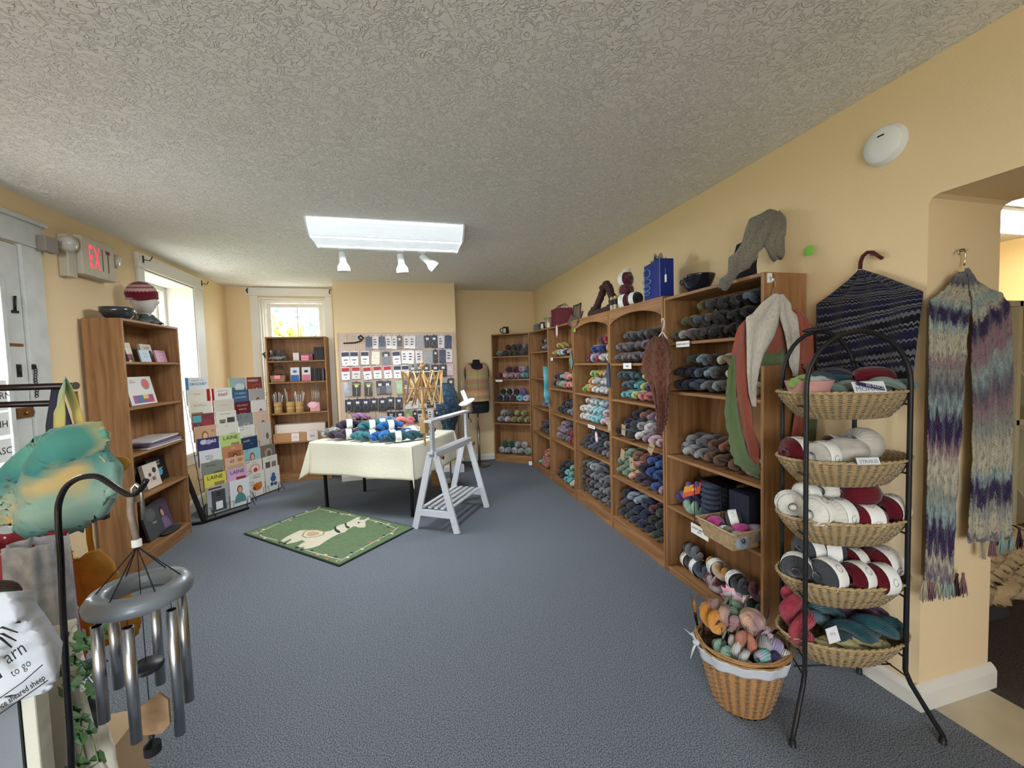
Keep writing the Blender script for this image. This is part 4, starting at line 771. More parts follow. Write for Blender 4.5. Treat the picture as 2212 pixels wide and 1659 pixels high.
b = B(o_).mat(S('polished_steel', 215, 210, 190, rough=.15, metal=1)); b.tube(P3['lace_hook'], .0028, 8); b.build('hanger_hook', t)
b = B((2.14, YJ, 1.84)).mat(S('steel', 170, 168, 160)); b.tube([(2.137, YJ, 1.838), (2.137, YJ - .028, 1.838)], .0025); tag(b.build('nail'), 'nail in the jamb holding the lace scarf', 'nail')
# ---- basket stand
RODM = S('black_painted_iron', 34, 34, 36, rough=.45, metal=.3)
d_ = Vector((.965, -.262, 0)); n_ = Vector((.262, .965, 0)); PL = Vector((1.431, 1.186, 0)); PR = Vector((1.799, 1.086, 0))
t = thing('basket_stand', 'black iron arched stand holding five woven baskets in tiers beside the doorway', 'basket stand', (1.65, 1.2, 0)); o_ = t.location
def hoop(off, fz, sgn, dz):
    a, c = PL + n_ * off + d_ * fz, PR + n_ * off - d_ * fz * .4; pts = []
    fa = a - d_ * .085 + n_ * (-.06 * sgn); fc = c + d_ * .085 + n_ * (-.06 * sgn)
    fall = [fa + Vector((0, 0, .009)), fa + Vector((0, 0, .03)), fa.lerp(a, .25) + Vector((0, 0, .075)), fa.lerp(a, .85) + Vector((0, 0, .19)), a + Vector((0, 0, .235)), a + Vector((0, 0, .30))]
    pts += fall; H_ = 1.33 + dz
    for z in (.6, .9, 1.2): pts.append(a + Vector((0, 0, z)))
    mid = (a + c) / 2; rx = (c - a).length / 2; dd = (c - a).normalized()
    for k in range(17):
        th = math.pi * (1 - k / 16); pts.append(mid + dd * rx * math.cos(th) + Vector((0, 0, H_ + .20 * math.sin(th))))
    for z in (1.2, .9, .6): pts.append(c + Vector((0, 0, z)))
    pts += [c + Vector((0, 0, .30)), c + Vector((0, 0, .235)), fc.lerp(c, .85) + Vector((0, 0, .19)), fc.lerp(c, .25) + Vector((0, 0, .075)), fc + Vector((0, 0, .03)), fc + Vector((0, 0, .009))]
    b = B(o_).mat(RODM); b.tube(pts, .0085, 12); b.build('hoop', t)
    for q in (fa, fc): b = B(o_).mat(RODM); b.lathe([(.0, 0), (.0115, 0), (.0115, .02), (.009, .026)], q, 12); b.build('foot_cap', t)
hoop(0, 0, 1, 0); hoop(.222, .055, -1, .015)
BC = PL.lerp(PR, .5) + n_ * .107 + d_ * .028; TZ = [1.305, 1.045, .815, .57, .335]
for z in TZ:
    b = B(o_).mat(RODM); zz = z - .05
    b.tube([PL + Vector((0, 0, zz)), PL + n_ * .222 + d_ * .055 + Vector((0, 0, zz))], .004, 6); b.build('side_bracket', t); b = B(o_).mat(RODM); b.tube([PR + Vector((0, 0, zz)), PR + n_ * .222 - d_ * .022 + Vector((0, 0, zz))], .004, 6); b.build('side_bracket', t)
b = B(o_).mat(RODM); b.tube([PL + n_ * .06 + Vector((0, 0, .215)), PR + n_ * .06 + Vector((0, 0, .215))], .003, 6); b.tube([PR + Vector((0, 0, .215)), PR + n_ * .222 - d_ * .022 + Vector((0, 0, .215))], .003, 6); b.tube([PL + Vector((0, 0, .215)), PL + n_ * .222 + d_ * .055 + Vector((0, 0, .215))], .003, 6); b.build('cross_brace', t)
b = B(o_).mat(RODM); q = (PL + PR) / 2 + n_ * .222 + Vector((0, 0, 1.552)); b.ell(q, .016, .06, .011); b.build('top_finial', t)
WICK = knit('seagrass_weave', [(0, (176, 150, 106)), (.5, (158, 132, 90)), (1, (150, 124, 84))], noise=.8, nscale=50, cols=46, rows=20, bump=4); WICKR = S('seagrass_rim', 182, 158, 116, rough=.75, noise=.35, nscale=70)
def woven(a, bb, h, ab, bbt, rows, nu, amp, m, name='basket', flat=.35):
    """oval basket: rim semi-axes a, bb, height h, bottom semi-axes ab, bbt; rim at z = 0"""
    def surf(u, v, r_off):
        th = 2 * math.pi * u; s_ = min(1, v / (1 - flat)) if v < 1 - flat else 1
        if v <= 1 - flat: k = (v / (1 - flat)); A_, B_ = a + (ab - a) * k ** 1.25, bb + (bbt - bb) * k ** 1.25; z = -h * k ** .92
        else: k = 1 - (v - (1 - flat)) / flat; A_, B_ = ab * k, bbt * k; z = -h
        row = int(v * rows); w_ = amp * math.cos(nu / 4 * th + (row % 2) * math.pi) * (.6 if v < 1 - flat else .2) + amp * .6 * math.sin(2 * math.pi * v * rows)
        return Vector(((A_ + w_ - r_off) * math.cos(th), (B_ + w_ - r_off) * math.sin(th), z + (r_off if v > 1 - flat else 0)))
    b = B().mat(m); b.grid(lambda u, v: surf(u, v, 0), nu, rows * 4, True); o = b.build('woven_bowl')
    b = B().mat(m); b.grid(lambda u, v: surf(1 - u, v, .005), nu, rows * 2, True); i_ = b.build('inner_weave')
    b = B().mat(WICKR)
    for ph in (0, math.pi):
        b.tube([Vector(((a + .003 * math.cos(28 * th + ph)) * math.cos(th), (bb + .003 * math.cos(28 * th + ph)) * math.sin(th), .003 * math.sin(28 * th + ph))) for th in [2 * math.pi * k / 180 for k in range(180)]], .0042, 6, closed=True)
    r = b.build('braided_rim'); return o, i_, r
bowl = woven(.245, .135, .105, .165, .085, 12, 140, .003, WICK)
ang_ = math.atan2(-.262, .965); TW = ['topmost', 'second from top', 'middle', 'fourth from top', 'lowest']; CT = ['holding a pink pouch and green yarn', 'holding grey mohair balls', 'holding white and red balls', 'holding charcoal and red balls', 'holding raspberry and teal hanks']
root = thing('woven_basket', 'x', 'basket', (0, 0, 0), 'woven baskets on the iron stand')
for q in bowl: q.parent = root
TILT = [.03, .05, .05, .05, .04]
for i, z in enumerate(TZ):
    k = root if i == 0 else dup(root)
    k.location = (BC.x, BC.y, z); k.rotation_euler = (0, 0, ang_); k['label'] = 'oval seagrass basket, %s on the iron stand, %s' % (TW[i], CT[i])
def inb(tier, x, y, z):  # point in basket frame -> world
    return Vector((BC.x, BC.y, TZ[tier])) + d_ * x + n_ * y + Vector((0, 0, z))
COL['ra'] = ('raspberry', (150, 40, 62), (178, 66, 84)); COL['sv'] = ('silver', (176, 180, 186), (200, 204, 208)); COL['wr'] = ('wine red', (82, 10, 24), (92, 16, 30)); COL['cg'] = ('charcoal grey', (54, 56, 62), (62, 64, 70))
COL['iv'] = ('ivory', (206, 204, 194), (220, 217, 208)); COL['fd'] = ('fluffy grey-white', (168, 164, 156), (186, 182, 172)); COL['sl'] = ('sage and grey', (98, 122, 112), (126, 142, 136)); COL['dj'] = ('deep teal', (14, 62, 74), (22, 78, 88)); COL['pv'] = ('pale yellow', (176, 168, 118), (190, 184, 136)); COL['vm'] = ('violet and mauve', (62, 36, 70), (100, 60, 90))
def by(tier, kind, col, x, y, z, rz=0, ry=0, s=1.0, band=True, lab='', sx=None):
    yarn(kind, col, inb(tier, x, y, z), (rz_.uniform(-.6, .6), ry, ang_ + rz), band=band, label=lab, group='yarn in the tiered baskets', scl=sx or (s, s, s))
T1 = 'in topmost basket of the stand'
by(0, 'hank', 'lm', -.165, -.03, .035, .3, 0, .75, False, 'small green hank with silver thread inside the pink pouch'); by(0, 'hank', 'sv', -.15, -.065, .04, .2, 0, .5, False, 'tiny silver hank lying on the green one in the pink pouch')
by(0, 'hank', 'dj', -.04, .055, .03, .05, 0, 1.0, False, 'deep teal hank along the back ' + T1, (1.3, .9, .9)); by(0, 'hank', 'sl', -.045, -.055, .005, 0, 0, 1, False, 'sage and grey hank behind the mohair card ' + T1, (1.0, .85, .85)); by(0, 'hank', 'sl', .115, -.06, .015, -.1, 0, 1, False, 'sage green hank right of the mohair card ' + T1, (.9, .85, .85)); by(0, 'puff', 'wr', .14, .03, .04, 0, 0, 1, False, 'dark wine-red hank at the right end ' + T1, (1.6, .8, .85)); by(0, 'hank', 'dn', .04, .075, .06, 0, 0, 1, False, 'dark navy hank at the back ' + T1, (1, .7, .7))
PINKF = S('dusty_pink_fabric', 190, 140, 134, rough=.8, bump=.2, bscale=120)
t = thing('fabric_pouch', 'open pink fabric pouch lying in the topmost basket', 'pouch', inb(0, -.16, -.02, 0))
b = B(t.location).mat(PINKF); cc = inb(0, -.155, -.03, .02)
def pouch(u, v):
    th = 2 * math.pi * u; r1, r2 = .085, .07; k = .75 + .25 * v; return cc + d_ * (r1 * k * math.cos(th)) + n_ * (r2 * k * math.sin(th)) + Vector((0, 0, -.04 + .065 * v))
b.grid(pouch, 36, 8, True, .004); b.build('pouch_wall', t)
CARD = S('white_card', 214, 216, 220, rough=.6); NAVYP = S('navy_print', 32, 40, 84, rough=.6); GREYP = S('grey_print', 90, 96, 104)
def card(name, c, ux, uy, w_, h_, m, lab, texts=(), cat='label card', th=.0015):
    c, ux, uy = Vector(c), Vector(ux).normalized(), Vector(uy).normalized(); n3 = ux.cross(uy).normalized(); b = B(c).mat(m); b.obox(c, (w_, h_, th), Matrix((ux, uy, n3)).transposed())
    for (tx, x, y, s_, tm) in texts: b.mat(tm).text(tx, c + ux * x + uy * y + n3 * th / 2, ux, uy, s_)
    o = b.build(name)
    if lab: tag(o, lab, cat)
    return o
upn = (Vector((0, 0, 1)) * .9 + n_ * .4).normalized()
card('label_card', inb(0, -.02, -.142, .022), d_, upn, .115, .042, CARD, 'white card reading MOHAIR on front edge of the topmost basket', [('MOHAIR', 0, -.016, .026, GREYP)])
card('label_card', inb(0, -.02, -.149, .026), (d_ * .97 + Vector((0, 0, -.22))), upn, .10, .014, NAVYP, 'narrow navy card reading 365 PASCAL across the white mohair card', [('365 PASCAL', .018, -.004, .014, CARD)])
FILM = bpy.data.materials.new('clear_plastic_film'); FILM.use_nodes = True; _n = FILM.node_tree.nodes; _l = FILM.node_tree.links; _n.remove(_n['Principled BSDF']); _t = _n.new('ShaderNodeBsdfTransparent'); _t.inputs[0].default_value = (.94, .95, .95, 1); _g = _n.new('ShaderNodeBsdfGlossy'); _g.inputs['Roughness'].default_value = .12; _x = _n.new('ShaderNodeMixShader'); _fr = _n.new('ShaderNodeLayerWeight'); _fr.inputs[0].default_value = .12
_l.new(_fr.outputs['Fresnel'], _x.inputs[0]); _l.new(_t.outputs[0], _x.inputs[1]); _l.new(_g.outputs[0], _x.inputs[2]); _l.new(_x.outputs[0], _n['Material Output'].inputs[0])
b = B(inb(0, .04, .08, .05)).mat(FILM); b.grid(lambda u, v: inb(0, -.09 + .25 * u, .07 + .02 * math.sin(5 * u + 2 * v) + .02 * v, .055 + .05 * v + .008 * math.sin(9 * u)), 14, 6, True, .002); tag(b.build('zip_bag'), 'clear zip bag standing at the back of the topmost basket', 'plastic bag')
T2 = 'in second basket of the stand'
by(1, 'puff', 'wr', -.17, .02, .015, .2, 0, 1.0, True, 'wine-red ball at left end ' + T2); by(1, 'puff', 'fd', -.115, -.045, .012, .3, 0, 1, True, 'grey-white banded mohair ball near the left end ' + T2, (1.1, .95, .95)); by(1, 'puff', 'fd', -.01, -.03, .02, -.2, 0, 1, False, 'large fluffy grey-white ball, front middle ' + T2, (1.4, 1.05, .95)); by(1, 'puff', 'fd', .075, .0, .04, .3, .3, 1, False, 'fluffy ivory ball standing highest ' + T2, (1.25, 1.1, 1.2)); by(1, 'puff', 'wr', .02, .07, .02, 0, 0, .8, True, 'wine-red ball half hidden at back ' + T2)
card('label_card', inb(1, -.02, -.143, .012), d_, upn, .082, .026, CARD, 'small white card on the front rim of the second basket', [('STRVIUS', 0, -.008, .018, GREYP)])
T3 = 'in middle basket of the stand'
for (x, y, z, rz, s_, c, lab) in ((-.205, -.0, .04, 1.2, .85, 'iv', 'ivory banded ball at far left end'), (-.145, -.055, .025, .5, 1.0, 'iv', 'ivory ball at front left'), (-.06, -.06, .015, .2, 1.0, 'iv', 'ivory ball behind the front post'), (-.12, .03, .06, .1, .9, 'iv', 'ivory banded ball at back left'), (-.035, .03, .085, .4, .95, 'iv', 'ivory fluffy ball in the upper middle'), (.13, .055, .055, 0, 1.05, 'fd', 'grey-white ball at back right')): by(2, 'puff', c, x, y, z, rz, 0, s_, 'fluffy' not in lab and 'back right' not in lab, lab + ' ' + T3)
by(2, 'puff', 'wr', .04, -.03, .085, .05, 0, 1, False, 'large wine-red ball on top, ' + T3, (1.35, 1.0, .95)); by(2, 'puff', 'wr', .03, -.085, .01, .05, 0, 1, True, 'wine-red banded ball at front ' + T3, (1.2, .8, .8)); by(2, 'puff', 'wr', .16, -.035, .02, .35, 0, 1, True, 'wine-red banded ball at right end ' + T3, (1.1, .95, .95))
T4 = 'in fourth basket of the stand'
for (x, y, z, rz, s_, c, lab) in ((-.185, -.01, .03, .9, .9, 'cg', 'charcoal grey banded ball at left end'), (-.10, -.06, .02, .3, 1.05, 'cg', 'charcoal grey banded ball at front left'), (-.10, .045, .075, .2, 1.0, 'cg', 'charcoal grey ball heaped at back left'), (-.02, .03, .07, -.4, 1.0, 'cg', 'charcoal grey banded ball, top of the heap'), (.06, .07, .04, 0, .9, 'cg', 'charcoal grey banded ball at back middle'), (.0, -.075, .02, .3, .95, 'wr', 'wine-red banded ball, front middle'), (.085, -.085, .015, .1, .95, 'wr', 'wine-red banded ball in front of the largest red one'), (.05, .0, .045, .2, .85, 'wr', 'wine-red ball between charcoal and red ones')): by(3, 'puff', c, x, y, z, rz, 0, s_, True, lab + ' ' + T4)
by(3, 'puff', 'wr', .155, -.0, .04, .2, 0, 1, True, 'large wine-red banded ball at right end ' + T4, (1.35, 1.2, 1.0))
T5 = 'in lowest basket of the stand'
by(4, 'hank', 'ra', -.175, .0, .06, 1.2, -.9, 1, False, 'fluffy raspberry hank standing at left end ' + T5, (.95, 1.4, 1.4)); by(4, 'hank', 'dj', .055, -.05, .025, .05, 0, 1, False, 'large deep teal hank with a paper tag at front ' + T5, (1.35, 1.25, 1.25)); by(4, 'hank', 'st', -.04, .035, .04, .3, 0, 1, False, 'slate teal hank behind the teal one ' + T5, (1, 1.1, 1.1)); by(4, 'hank', 'vm', .09, .05, .03, -.2, 0, 1, False, 'violet and mauve hank at the back ' + T5, (1.1, 1, 1)); by(4, 'hank', 'dn', .0, .07, .06, 0, 0, 1, False, 'dark navy hank at the very back ' + T5, (1, 1, 1)); by(4, 'hank', 'pv', -.02, -.075, -.015, -.1, 0, 1, False, 'pale yellow hank under the teal one ' + T5, (1.2, .8, .8))
card('paper_tag', inb(4, -.10, -.09, .035), d_ * .9 + Vector((0, 0, .3)), Vector((0, 0, 1)) + n_ * .5, .045, .05, CARD, 'small paper tag beside the deep teal hank in the lowest basket', [('50 g', 0, 0, .012, GREYP)], 'tag')
# ---- wicker bin with lined rim and bagged yarn
WILLOW = knit('peeled_willow', [(0, (160, 118, 74)), (1, (176, 134, 88))], noise=.8, nscale=40, cols=26, rows=22, bump=4)
t = thing('wicker_bin', 'wicker basket with white cloth lining on the floor before the near bookcase', 'basket', (1.318, 1.372, 0)); o_ = t.location
WC = Vector((1.318, 1.372, 0)); RB, RT, HB = .105, .165, .265
def wbin(u, v):
    th = 2 * math.pi * u; k = v ** .85; r = RB + (RT - RB) * k; row = int(v * 22); w_ = .0028 * math.cos(22 * th + (row % 2) * math.pi) + .0022 * math.sin(2 * math.pi * v * 22)
    return WC + d_ * ((r + w_) * math.cos(th) * 1.05) + n_ * ((r + w_) * math.sin(th) * .92) + Vector((0, 0, .004 + (HB - .02) * v))
b = B(o_).mat(WILLOW); b.grid(wbin, 176, 110, True, 0); b.grid(lambda u, v: wbin(u, v) + (WC - wbin(u, v)) * Vector((1, 1, 0)).length * 0 + (Vector((WC.x, WC.y, wbin(u, v).z)) - wbin(u, v)).normalized() * .008, 60, 12, True); b.lathe([(0, .003), (.105, .003), (.105, .008), (0, .008)], WC, 30); b.build('willow_body', t)
def ringpt(th, r, z): return WC + d_ * (r * math.cos(th) * 1.05) + n_ * (r * math.sin(th) * .92) + Vector((0, 0, z))
b = B(o_).mat(WILLOW)
b = B(o_).mat(S('willow_rim_cane', 170, 130, 84, rough=.5, noise=.25, nscale=60))
for k, (r, z) in enumerate(((.166, .262), (.172, .255), (.163, .270), (.170, .268))): b.tube([ringpt(2 * math.pi * i / 80, r + .002 * math.sin(i * .7 + k), z + .0015 * math.sin(i * .45 + 2 * k)) for i in range(80)], .0042, 6, closed=True)
b.build('willow_rim', t)
LIN = S('white_cotton_lining', 196, 200, 206, rough=.85, bump=.3, bscale=40)
b = B(o_).mat(LIN); b.grid(lambda u, v: ringpt(2 * math.pi * u, .176 + .004 * math.sin(24 * math.pi * u) - .014 * v, .255 - .05 * v + .006 * math.sin(2 * math.pi * u * 3 + 1) * v), 120, 8, True, .002); b.build('cloth_lining', t)
b = B(o_).mat(LIN); q = ringpt(math.pi * 1.02, .185, .265)
for (dx, dz, dz2) in ((-.05, .06, .03), (-.025, -.07, -.035), (.015, -.02, .02), (-.03, .035, .04)): b.tube([q, q - d_ * .015 + Vector((0, 0, dz2)), q + d_ * dx + Vector((0, 0, dz))], [.008, .007, .002], 6, flat=.4)
b.ell(q, .014, .014, .012); b.build('lining_bow', t)
def bagyarn(col, x, y, z, s_, rz, lab, kind='hank', sx=None): yarn(kind, col, WC + d_ * x + n_ * y + Vector((0, 0, z)), (rz_.uniform(-3, 3), rz_.uniform(-.5, .5), rz), band=False, label=lab, group='yarn in clear bags in the wicker basket', scl=sx or (s_,) * 3)
L_ = ' in the wicker basket'
bagyarn('or', -.10, .05, .33, 1, 1.2, 'orange and peach hank standing at left' + L_, 'hank', (.75, 1.0, 1.0)); bagyarn('pg', -.05, .055, .34, 1, 1.4, 'peach and mauve hank next to the orange one' + L_, 'hank', (.75, 1.05, 1.05)); bagyarn('sg', .01, .08, .34, 1, .4, 'pale sage hank at the back' + L_, 'hank', (.6, 1, 1)); bagyarn('pg', .055, .03, .32, 1, .6, 'peach and mauve hank at right' + L_, 'hank', (.8, 1.25, 1.25)); bagyarn('te2', .02, -.02, .275, 1, .3, 'terracotta hank in the middle' + L_, 'hank', (.7, 1.1, 1.1)); bagyarn('gp', -.01, .02, .29, 1, 1.2, 'dark plum hank in the middle' + L_, 'hank', (.5, .8, .8))
bagyarn('mg', -.10, -.04, .25, 1, 1.1, 'mint and white hank at front left' + L_, 'hank', (.6, .8, .8)); bagyarn('wh', -.04, -.06, .26, 1, 1.3, 'white and violet hank at front' + L_, 'hank', (.55, .85, .85)); bagyarn('mx', .03, -.10, .26, .55, .1, 'small mint-striped ball at front' + L_, 'ball'); bagyarn('ip', .07, -.11, .265, .4, .1, 'small dark violet ball at front right' + L_, 'ball'); bagyarn('li', .10, -.06, .27, .6, .5, 'lilac and white ball at right' + L_, 'ball'); bagyarn('wh', .12, -.09, .255, .45, .5, 'small white ball at right rim' + L_, 'ball'); bagyarn('pk', .09, -.01, .295, .6, .8, 'pale pink ball at right' + L_, 'ball'); bagyarn('lg', .06, -.06, .285, .5, .8, 'light grey ball between pink and violet ones' + L_, 'ball')
def cello(cx_, cy_, w_, z0, z1, lean, lab, ph):
    c = WC + d_ * cx_ + n_ * cy_; b = B(c).mat(FILM)
    def fn(u, v):
        th = 2 * math.pi * u; k = math.sin(math.pi * min(.97, .25 + .7 * v)) ** .6; dep = .055 * (1 - .82 * v ** 2)
        return c + d_ * (w_ * math.cos(th) * (.8 + .25 * v) + .004 * math.sin(9 * th + ph + 6 * v)) + n_ * (dep * math.sin(th) + .004 * math.sin(7 * th + 5 * v + ph)) + Vector((0, 0, z0 + (z1 - z0) * v)) + (d_ * lean * v)
    b.grid(fn, 40, 14, True); tag(b.build('cellophane_bag'), lab, 'plastic bag', 'clear bags in the wicker basket')
cello(-.075, .05, .085, .2, .44, -.03, 'clear cellophane bag at left in the wicker basket, around orange yarn', 0); cello(.045, .045, .10, .2, .42, .0, 'clear cellophane bag at the back of the wicker basket, around peach yarn', 1); cello(.075, -.065, .075, .2, .345, .02, 'clear cellophane bag at front right of the wicker basket, around small balls', 2); cello(-.06, -.06, .05, .2, .36, .0, 'narrow clear bag at front left of the wicker basket', 3)
# ---- next room: X-shaped shelf, light, fleece and chair parts seen through the doorway
SHELFC = S('cream_painted_shelf', 196, 184, 150, rough=.5); FLEECE = S('tan_fleece', 176, 150, 112, rough=1, bump=1.0, bscale=45, noise=.3, nscale=18); DKC = S('dark_felt', 58, 56, 56, rough=.9)
t = thing('display_rack', 'cream cube shelf with crossed dividers seen through the doorway', 'shelf', (3.55, 1.75, 0)); o_ = t.location
b = B(o_).mat(SHELFC)
b.box(2.55, 4.6, 2.05, 2.07, 0, 1.75); [b.box(2.55, 4.6, 1.62, 2.05, z, z + .035) for z in (.25, .98, 1.70)]; [b.box(x, x + .03, 1.62, 2.05, 0, 1.735) for x in (2.55, 3.58, 4.57)]
b.build('carcass', t, bevel=.002)
for (x, z) in ((2.85, 1.36), (3.35, 1.36), (2.85, .64), (3.35, .64)):
    b = B(o_).mat(SHELFC)
    for s_ in (1, -1): b.obox((x + .23, 1.83, z + (.001 if s_ > 0 else 0)), (.78, .4, .014), rotm(0, s_ * R(45), 0))
    b.build('crossed_divider', t)
for i, (x, z, c) in enumerate(((2.98, 1.53, 'dg'), (2.84, 1.38, 'mr'), (2.98, 1.18, 'ch'), (2.86, .75, 'bk'), (2.98, .45, 'tp'))): yarn('puff', c, (x, 1.72, z), (0, .3, .5), 1.1, False, ['dark grey ball high in the crossed shelf of the next room', 'maroon ball left of centre in the next room shelf', 'charcoal ball below centre in the next room shelf', 'black ball low in the next room shelf', 'brown ball lowest in the next room shelf'][i], 'balls in the next room shelf')
t = thing('next_room_light', 'warm white fluorescent ceiling light in the next room', 'ceiling light', (4.8, 2.3, ZC)); t.name = 'ceiling_light'
LW = mat('lit_warm_lens', (1, 1, 1), emis=(1, .90, .70), estr=30)
b = B(t.location).mat(ENAMEL); b.box(4.2, 5.5, 2.15, 2.45, ZC - .03, ZC); b.build('housing', t); b = B(t.location).mat(LW); b.box(4.22, 5.48, 2.17, 2.43, ZC - .09, ZC - .03); b.build('lens', t)
t = thing('fleece', 'tan curly sheepskin draped low beyond the doorway', 'sheepskin', (2.72, 1.33, .3)); b = B(t.location).mat(FLEECE)
def fl(u, v): return Vector((2.48 + .5 * u, 1.30 + .05 * math.sin(5 * u) + .03 * math.sin(40 * u + 20 * v), .62 - .36 * v - .04 * u + .012 * math.sin(60 * u) * math.sin(50 * v) + (.05 * math.sin(9 * u) if v > .9 else 0)))
b.grid(fl, 50, 40, True, .03); b.build('fleece_hide', t)
b = B((2.75, 1.38, 0)).mat(DKC); b.box(2.47, 3.1, 1.40, 1.55, 0, .62); tag(b.build('draped_stool', bevel=.02), 'dark covered low table carrying the sheepskin', 'table')
b = B((2.56, 1.28, .8)).mat(S('tan_leather', 186, 136, 92, rough=.6)); b.ell((2.585, 1.27, .70), .045, .03, .085); tag(b.build('leather_pouch'), 'small tan pouch above the sheepskin beyond the doorway', 'pouch')
# ------------------------------------------------------------------ card table with cloth
ta = math.atan2(-.65, 1.0); TX = Vector((math.cos(ta), math.sin(ta), 0)); TY = Vector((-math.sin(ta), math.cos(ta), 0)); TO = Vector((-.96, 4.53, 0)); TL_, TW_, TH = 1.17, .86, .715
def tp(x, y, z=TH): return TO + TX * x + TY * y + Vector((0, 0, z))
t = thing('folding_table', 'folding table with black metal legs under a cream tablecloth', 'table', tp(TL_ / 2, TW_ / 2, 0)); o_ = t.location
BLKM = S('black_metal', 26, 26, 28, rough=.45, metal=.4)
b = B(o_).mat(BLKM); b.obox(tp(TL_ / 2, TW_ / 2, TH - .022), (TL_ - .02, TW_ - .02, .03), rotm(0, 0, ta)); b.build('tabletop', t)
for (x, y, dx, dy) in ((.06, .09, .02, 0), (TL_ - .07, .09, 0, 0), (.10, TW_ - .20, .0, 0), (TL_ - .07, TW_ - .15, .0, 0)):
    b = B(o_).mat(BLKM); b.bar(tp(x, y, TH - .037), tp(x + dx, y + dy, 0.002), .024, .024, TX); b.build('leg', t)
b = B(o_).mat(BLKM); b.bar(tp(TL_ - .07, .12, TH - .12), tp(TL_ - .08, TW_ - .16, .38), .02, .03); b.build('leg_brace', t)
CLOTH = S('cream_tablecloth', 232, 228, 208, rough=.85, bump=.15, bscale=35)
# cloth: a square grid draped: top flat, sides fall, corners pull out in points
def cloth(u, v):
    ov = .33; x, y = -ov + u * (TL_ + 2 * ov), -ov + v * (TW_ + 2 * ov); ex = max(0, -x, x - TL_); ey = max(0, -y, y - TW_); sx_ = -1 if x < 0 else 1; sy_ = -1 if y < 0 else 1
    X_ = min(max(x, 0), TL_); Y_ = min(max(y, 0), TW_); e = max(ex, ey); c_ = min(ex, ey)
    z = TH + .004 - e * .985 - c_ * .16
    fl = .16 * (ex if ey > 0 else 0) + .0; fr = .012 * math.sin(9 * x + 1) * (e / .33) + .010 * math.sin(14 * y) * (e / .33)
    px_, py_ = X_, Y_
    if ex > 0 and ey == 0: px_ += sx_ * (.012 + ex * .06 + fr)
    elif ey > 0 and ex == 0: py_ += sy_ * (.012 + ey * .05 + fr)
    elif ex > 0 and ey > 0:
        px_ += sx_ * (.012 + c_ * .2 + .02 * e); py_ += sy_ * (.012 + c_ * .26 + .02 * e)
    return tp(px_, py_, max(z, .05))
b = B(tp(TL_ / 2, TW_ / 2)).mat(CLOTH); b.grid(cloth, 96, 84, True, .003); tag(b.build('tablecloth'), 'cream fringeless tablecloth draped over the folding table', 'tablecloth')['label'] = 'creased cream tablecloth draped over the folding table'
TG = 'yarn laid out on the tablecloth'
def ty(kind, col, x, y, lay, rz, lab, band=True, s=1.14, ry=0): yarn(kind, col, tp(x, y, TH + .065 + lay * .088), (rz_.uniform(-1, 1), ry, ta + rz), s, band, lab + ' on the table', TG)
ty('hank', 'gw', .10, .20, 0, .5, 'grey and white speckled hank at the front left corner', False); ty('hank', 'gw', .05, .33, 0, .7, 'grey and white speckled hank behind the corner one', False); ty('hank', 'gw', .12, .45, 0, 1.0, 'pale grey speckled hank farthest left', False); ty('hank', 'wh', .2, .30, 0, .9, 'white and grey hank left of the dark purple ones', False)
ty('hank', 'pd', .27, .13, 0, .7, 'dark purple speckled hank at the front edge', False); ty('hank', 'pd', .37, .12, 0, .8, 'dark purple banded hank at the front edge'); ty('hank', 'pd', .32, .20, 1, .7, 'dark purple banded hank lying on two others'); ty('hank', 'pd', .42, .24, 0, .8, 'dark purple hank furthest right of the dark ones', False)
ty('hank', 'te', .56, .12, 0, .9, 'teal hank at front, leftmost of the teal ones', False); ty('hank', 'te', .66, .11, 0, .9, 'teal banded hank at the front edge'); ty('hank', 'st', .56, .29, 0, 1.0, 'slate teal hank at back of the teal heap', False); ty('hank', 'te', .61, .18, 1, .8, 'teal banded hank on top of the heap'); ty('hank', 'te', .66, .28, 1, .8, 'pale teal banded hank on top at right'); ty('hank', 'pb', .50, .40, 0, .9, 'periwinkle banded hank behind the teal heap'); ty('hank', 'pb', .60, .46, 0, .9, 'periwinkle banded hank furthest back'); ty('hank', 'pb', .55, .48, 1, .9, 'periwinkle hank on top at the back', False)
ty('hank', 'bb', .79, .10, 0, .9, 'bright blue hank at the front edge', False); ty('hank', 'bb', .88, .13, 0, .9, 'bright blue banded hank beside the dark teal one'); ty('hank', 'bb', .82, .19, 1, .9, 'bright blue banded hank on top of the blue heap'); ty('hank', 'bb', .88, .28, 0, .9, 'bright blue hank behind the blue heap', False); ty('hank', 'dt', .98, .08, 0, .75, 'dark teal banded hank at the front right corner'); ty('hank', 'dt', 1.07, .17, 0, .9, 'dark teal hank near the right edge', False)
ty('hank', 'sa', .73, .46, 0, .8, 'coral and salmon hank at the back', False); ty('hank', 'co', .76, .5, 1, .8, 'coral pink hank on top of the salmon one', False); ty('hank', 'cr', .93, .40, 0, .9, 'white banded hank behind the bright blue ones'); ty('hank', 'db', 1.02, .48, 0, .3, 'black and white hank by the swift'); ty('hank', 'wh', 1.04, .33, 0, .1, 'white hank lying left of the swift', False)
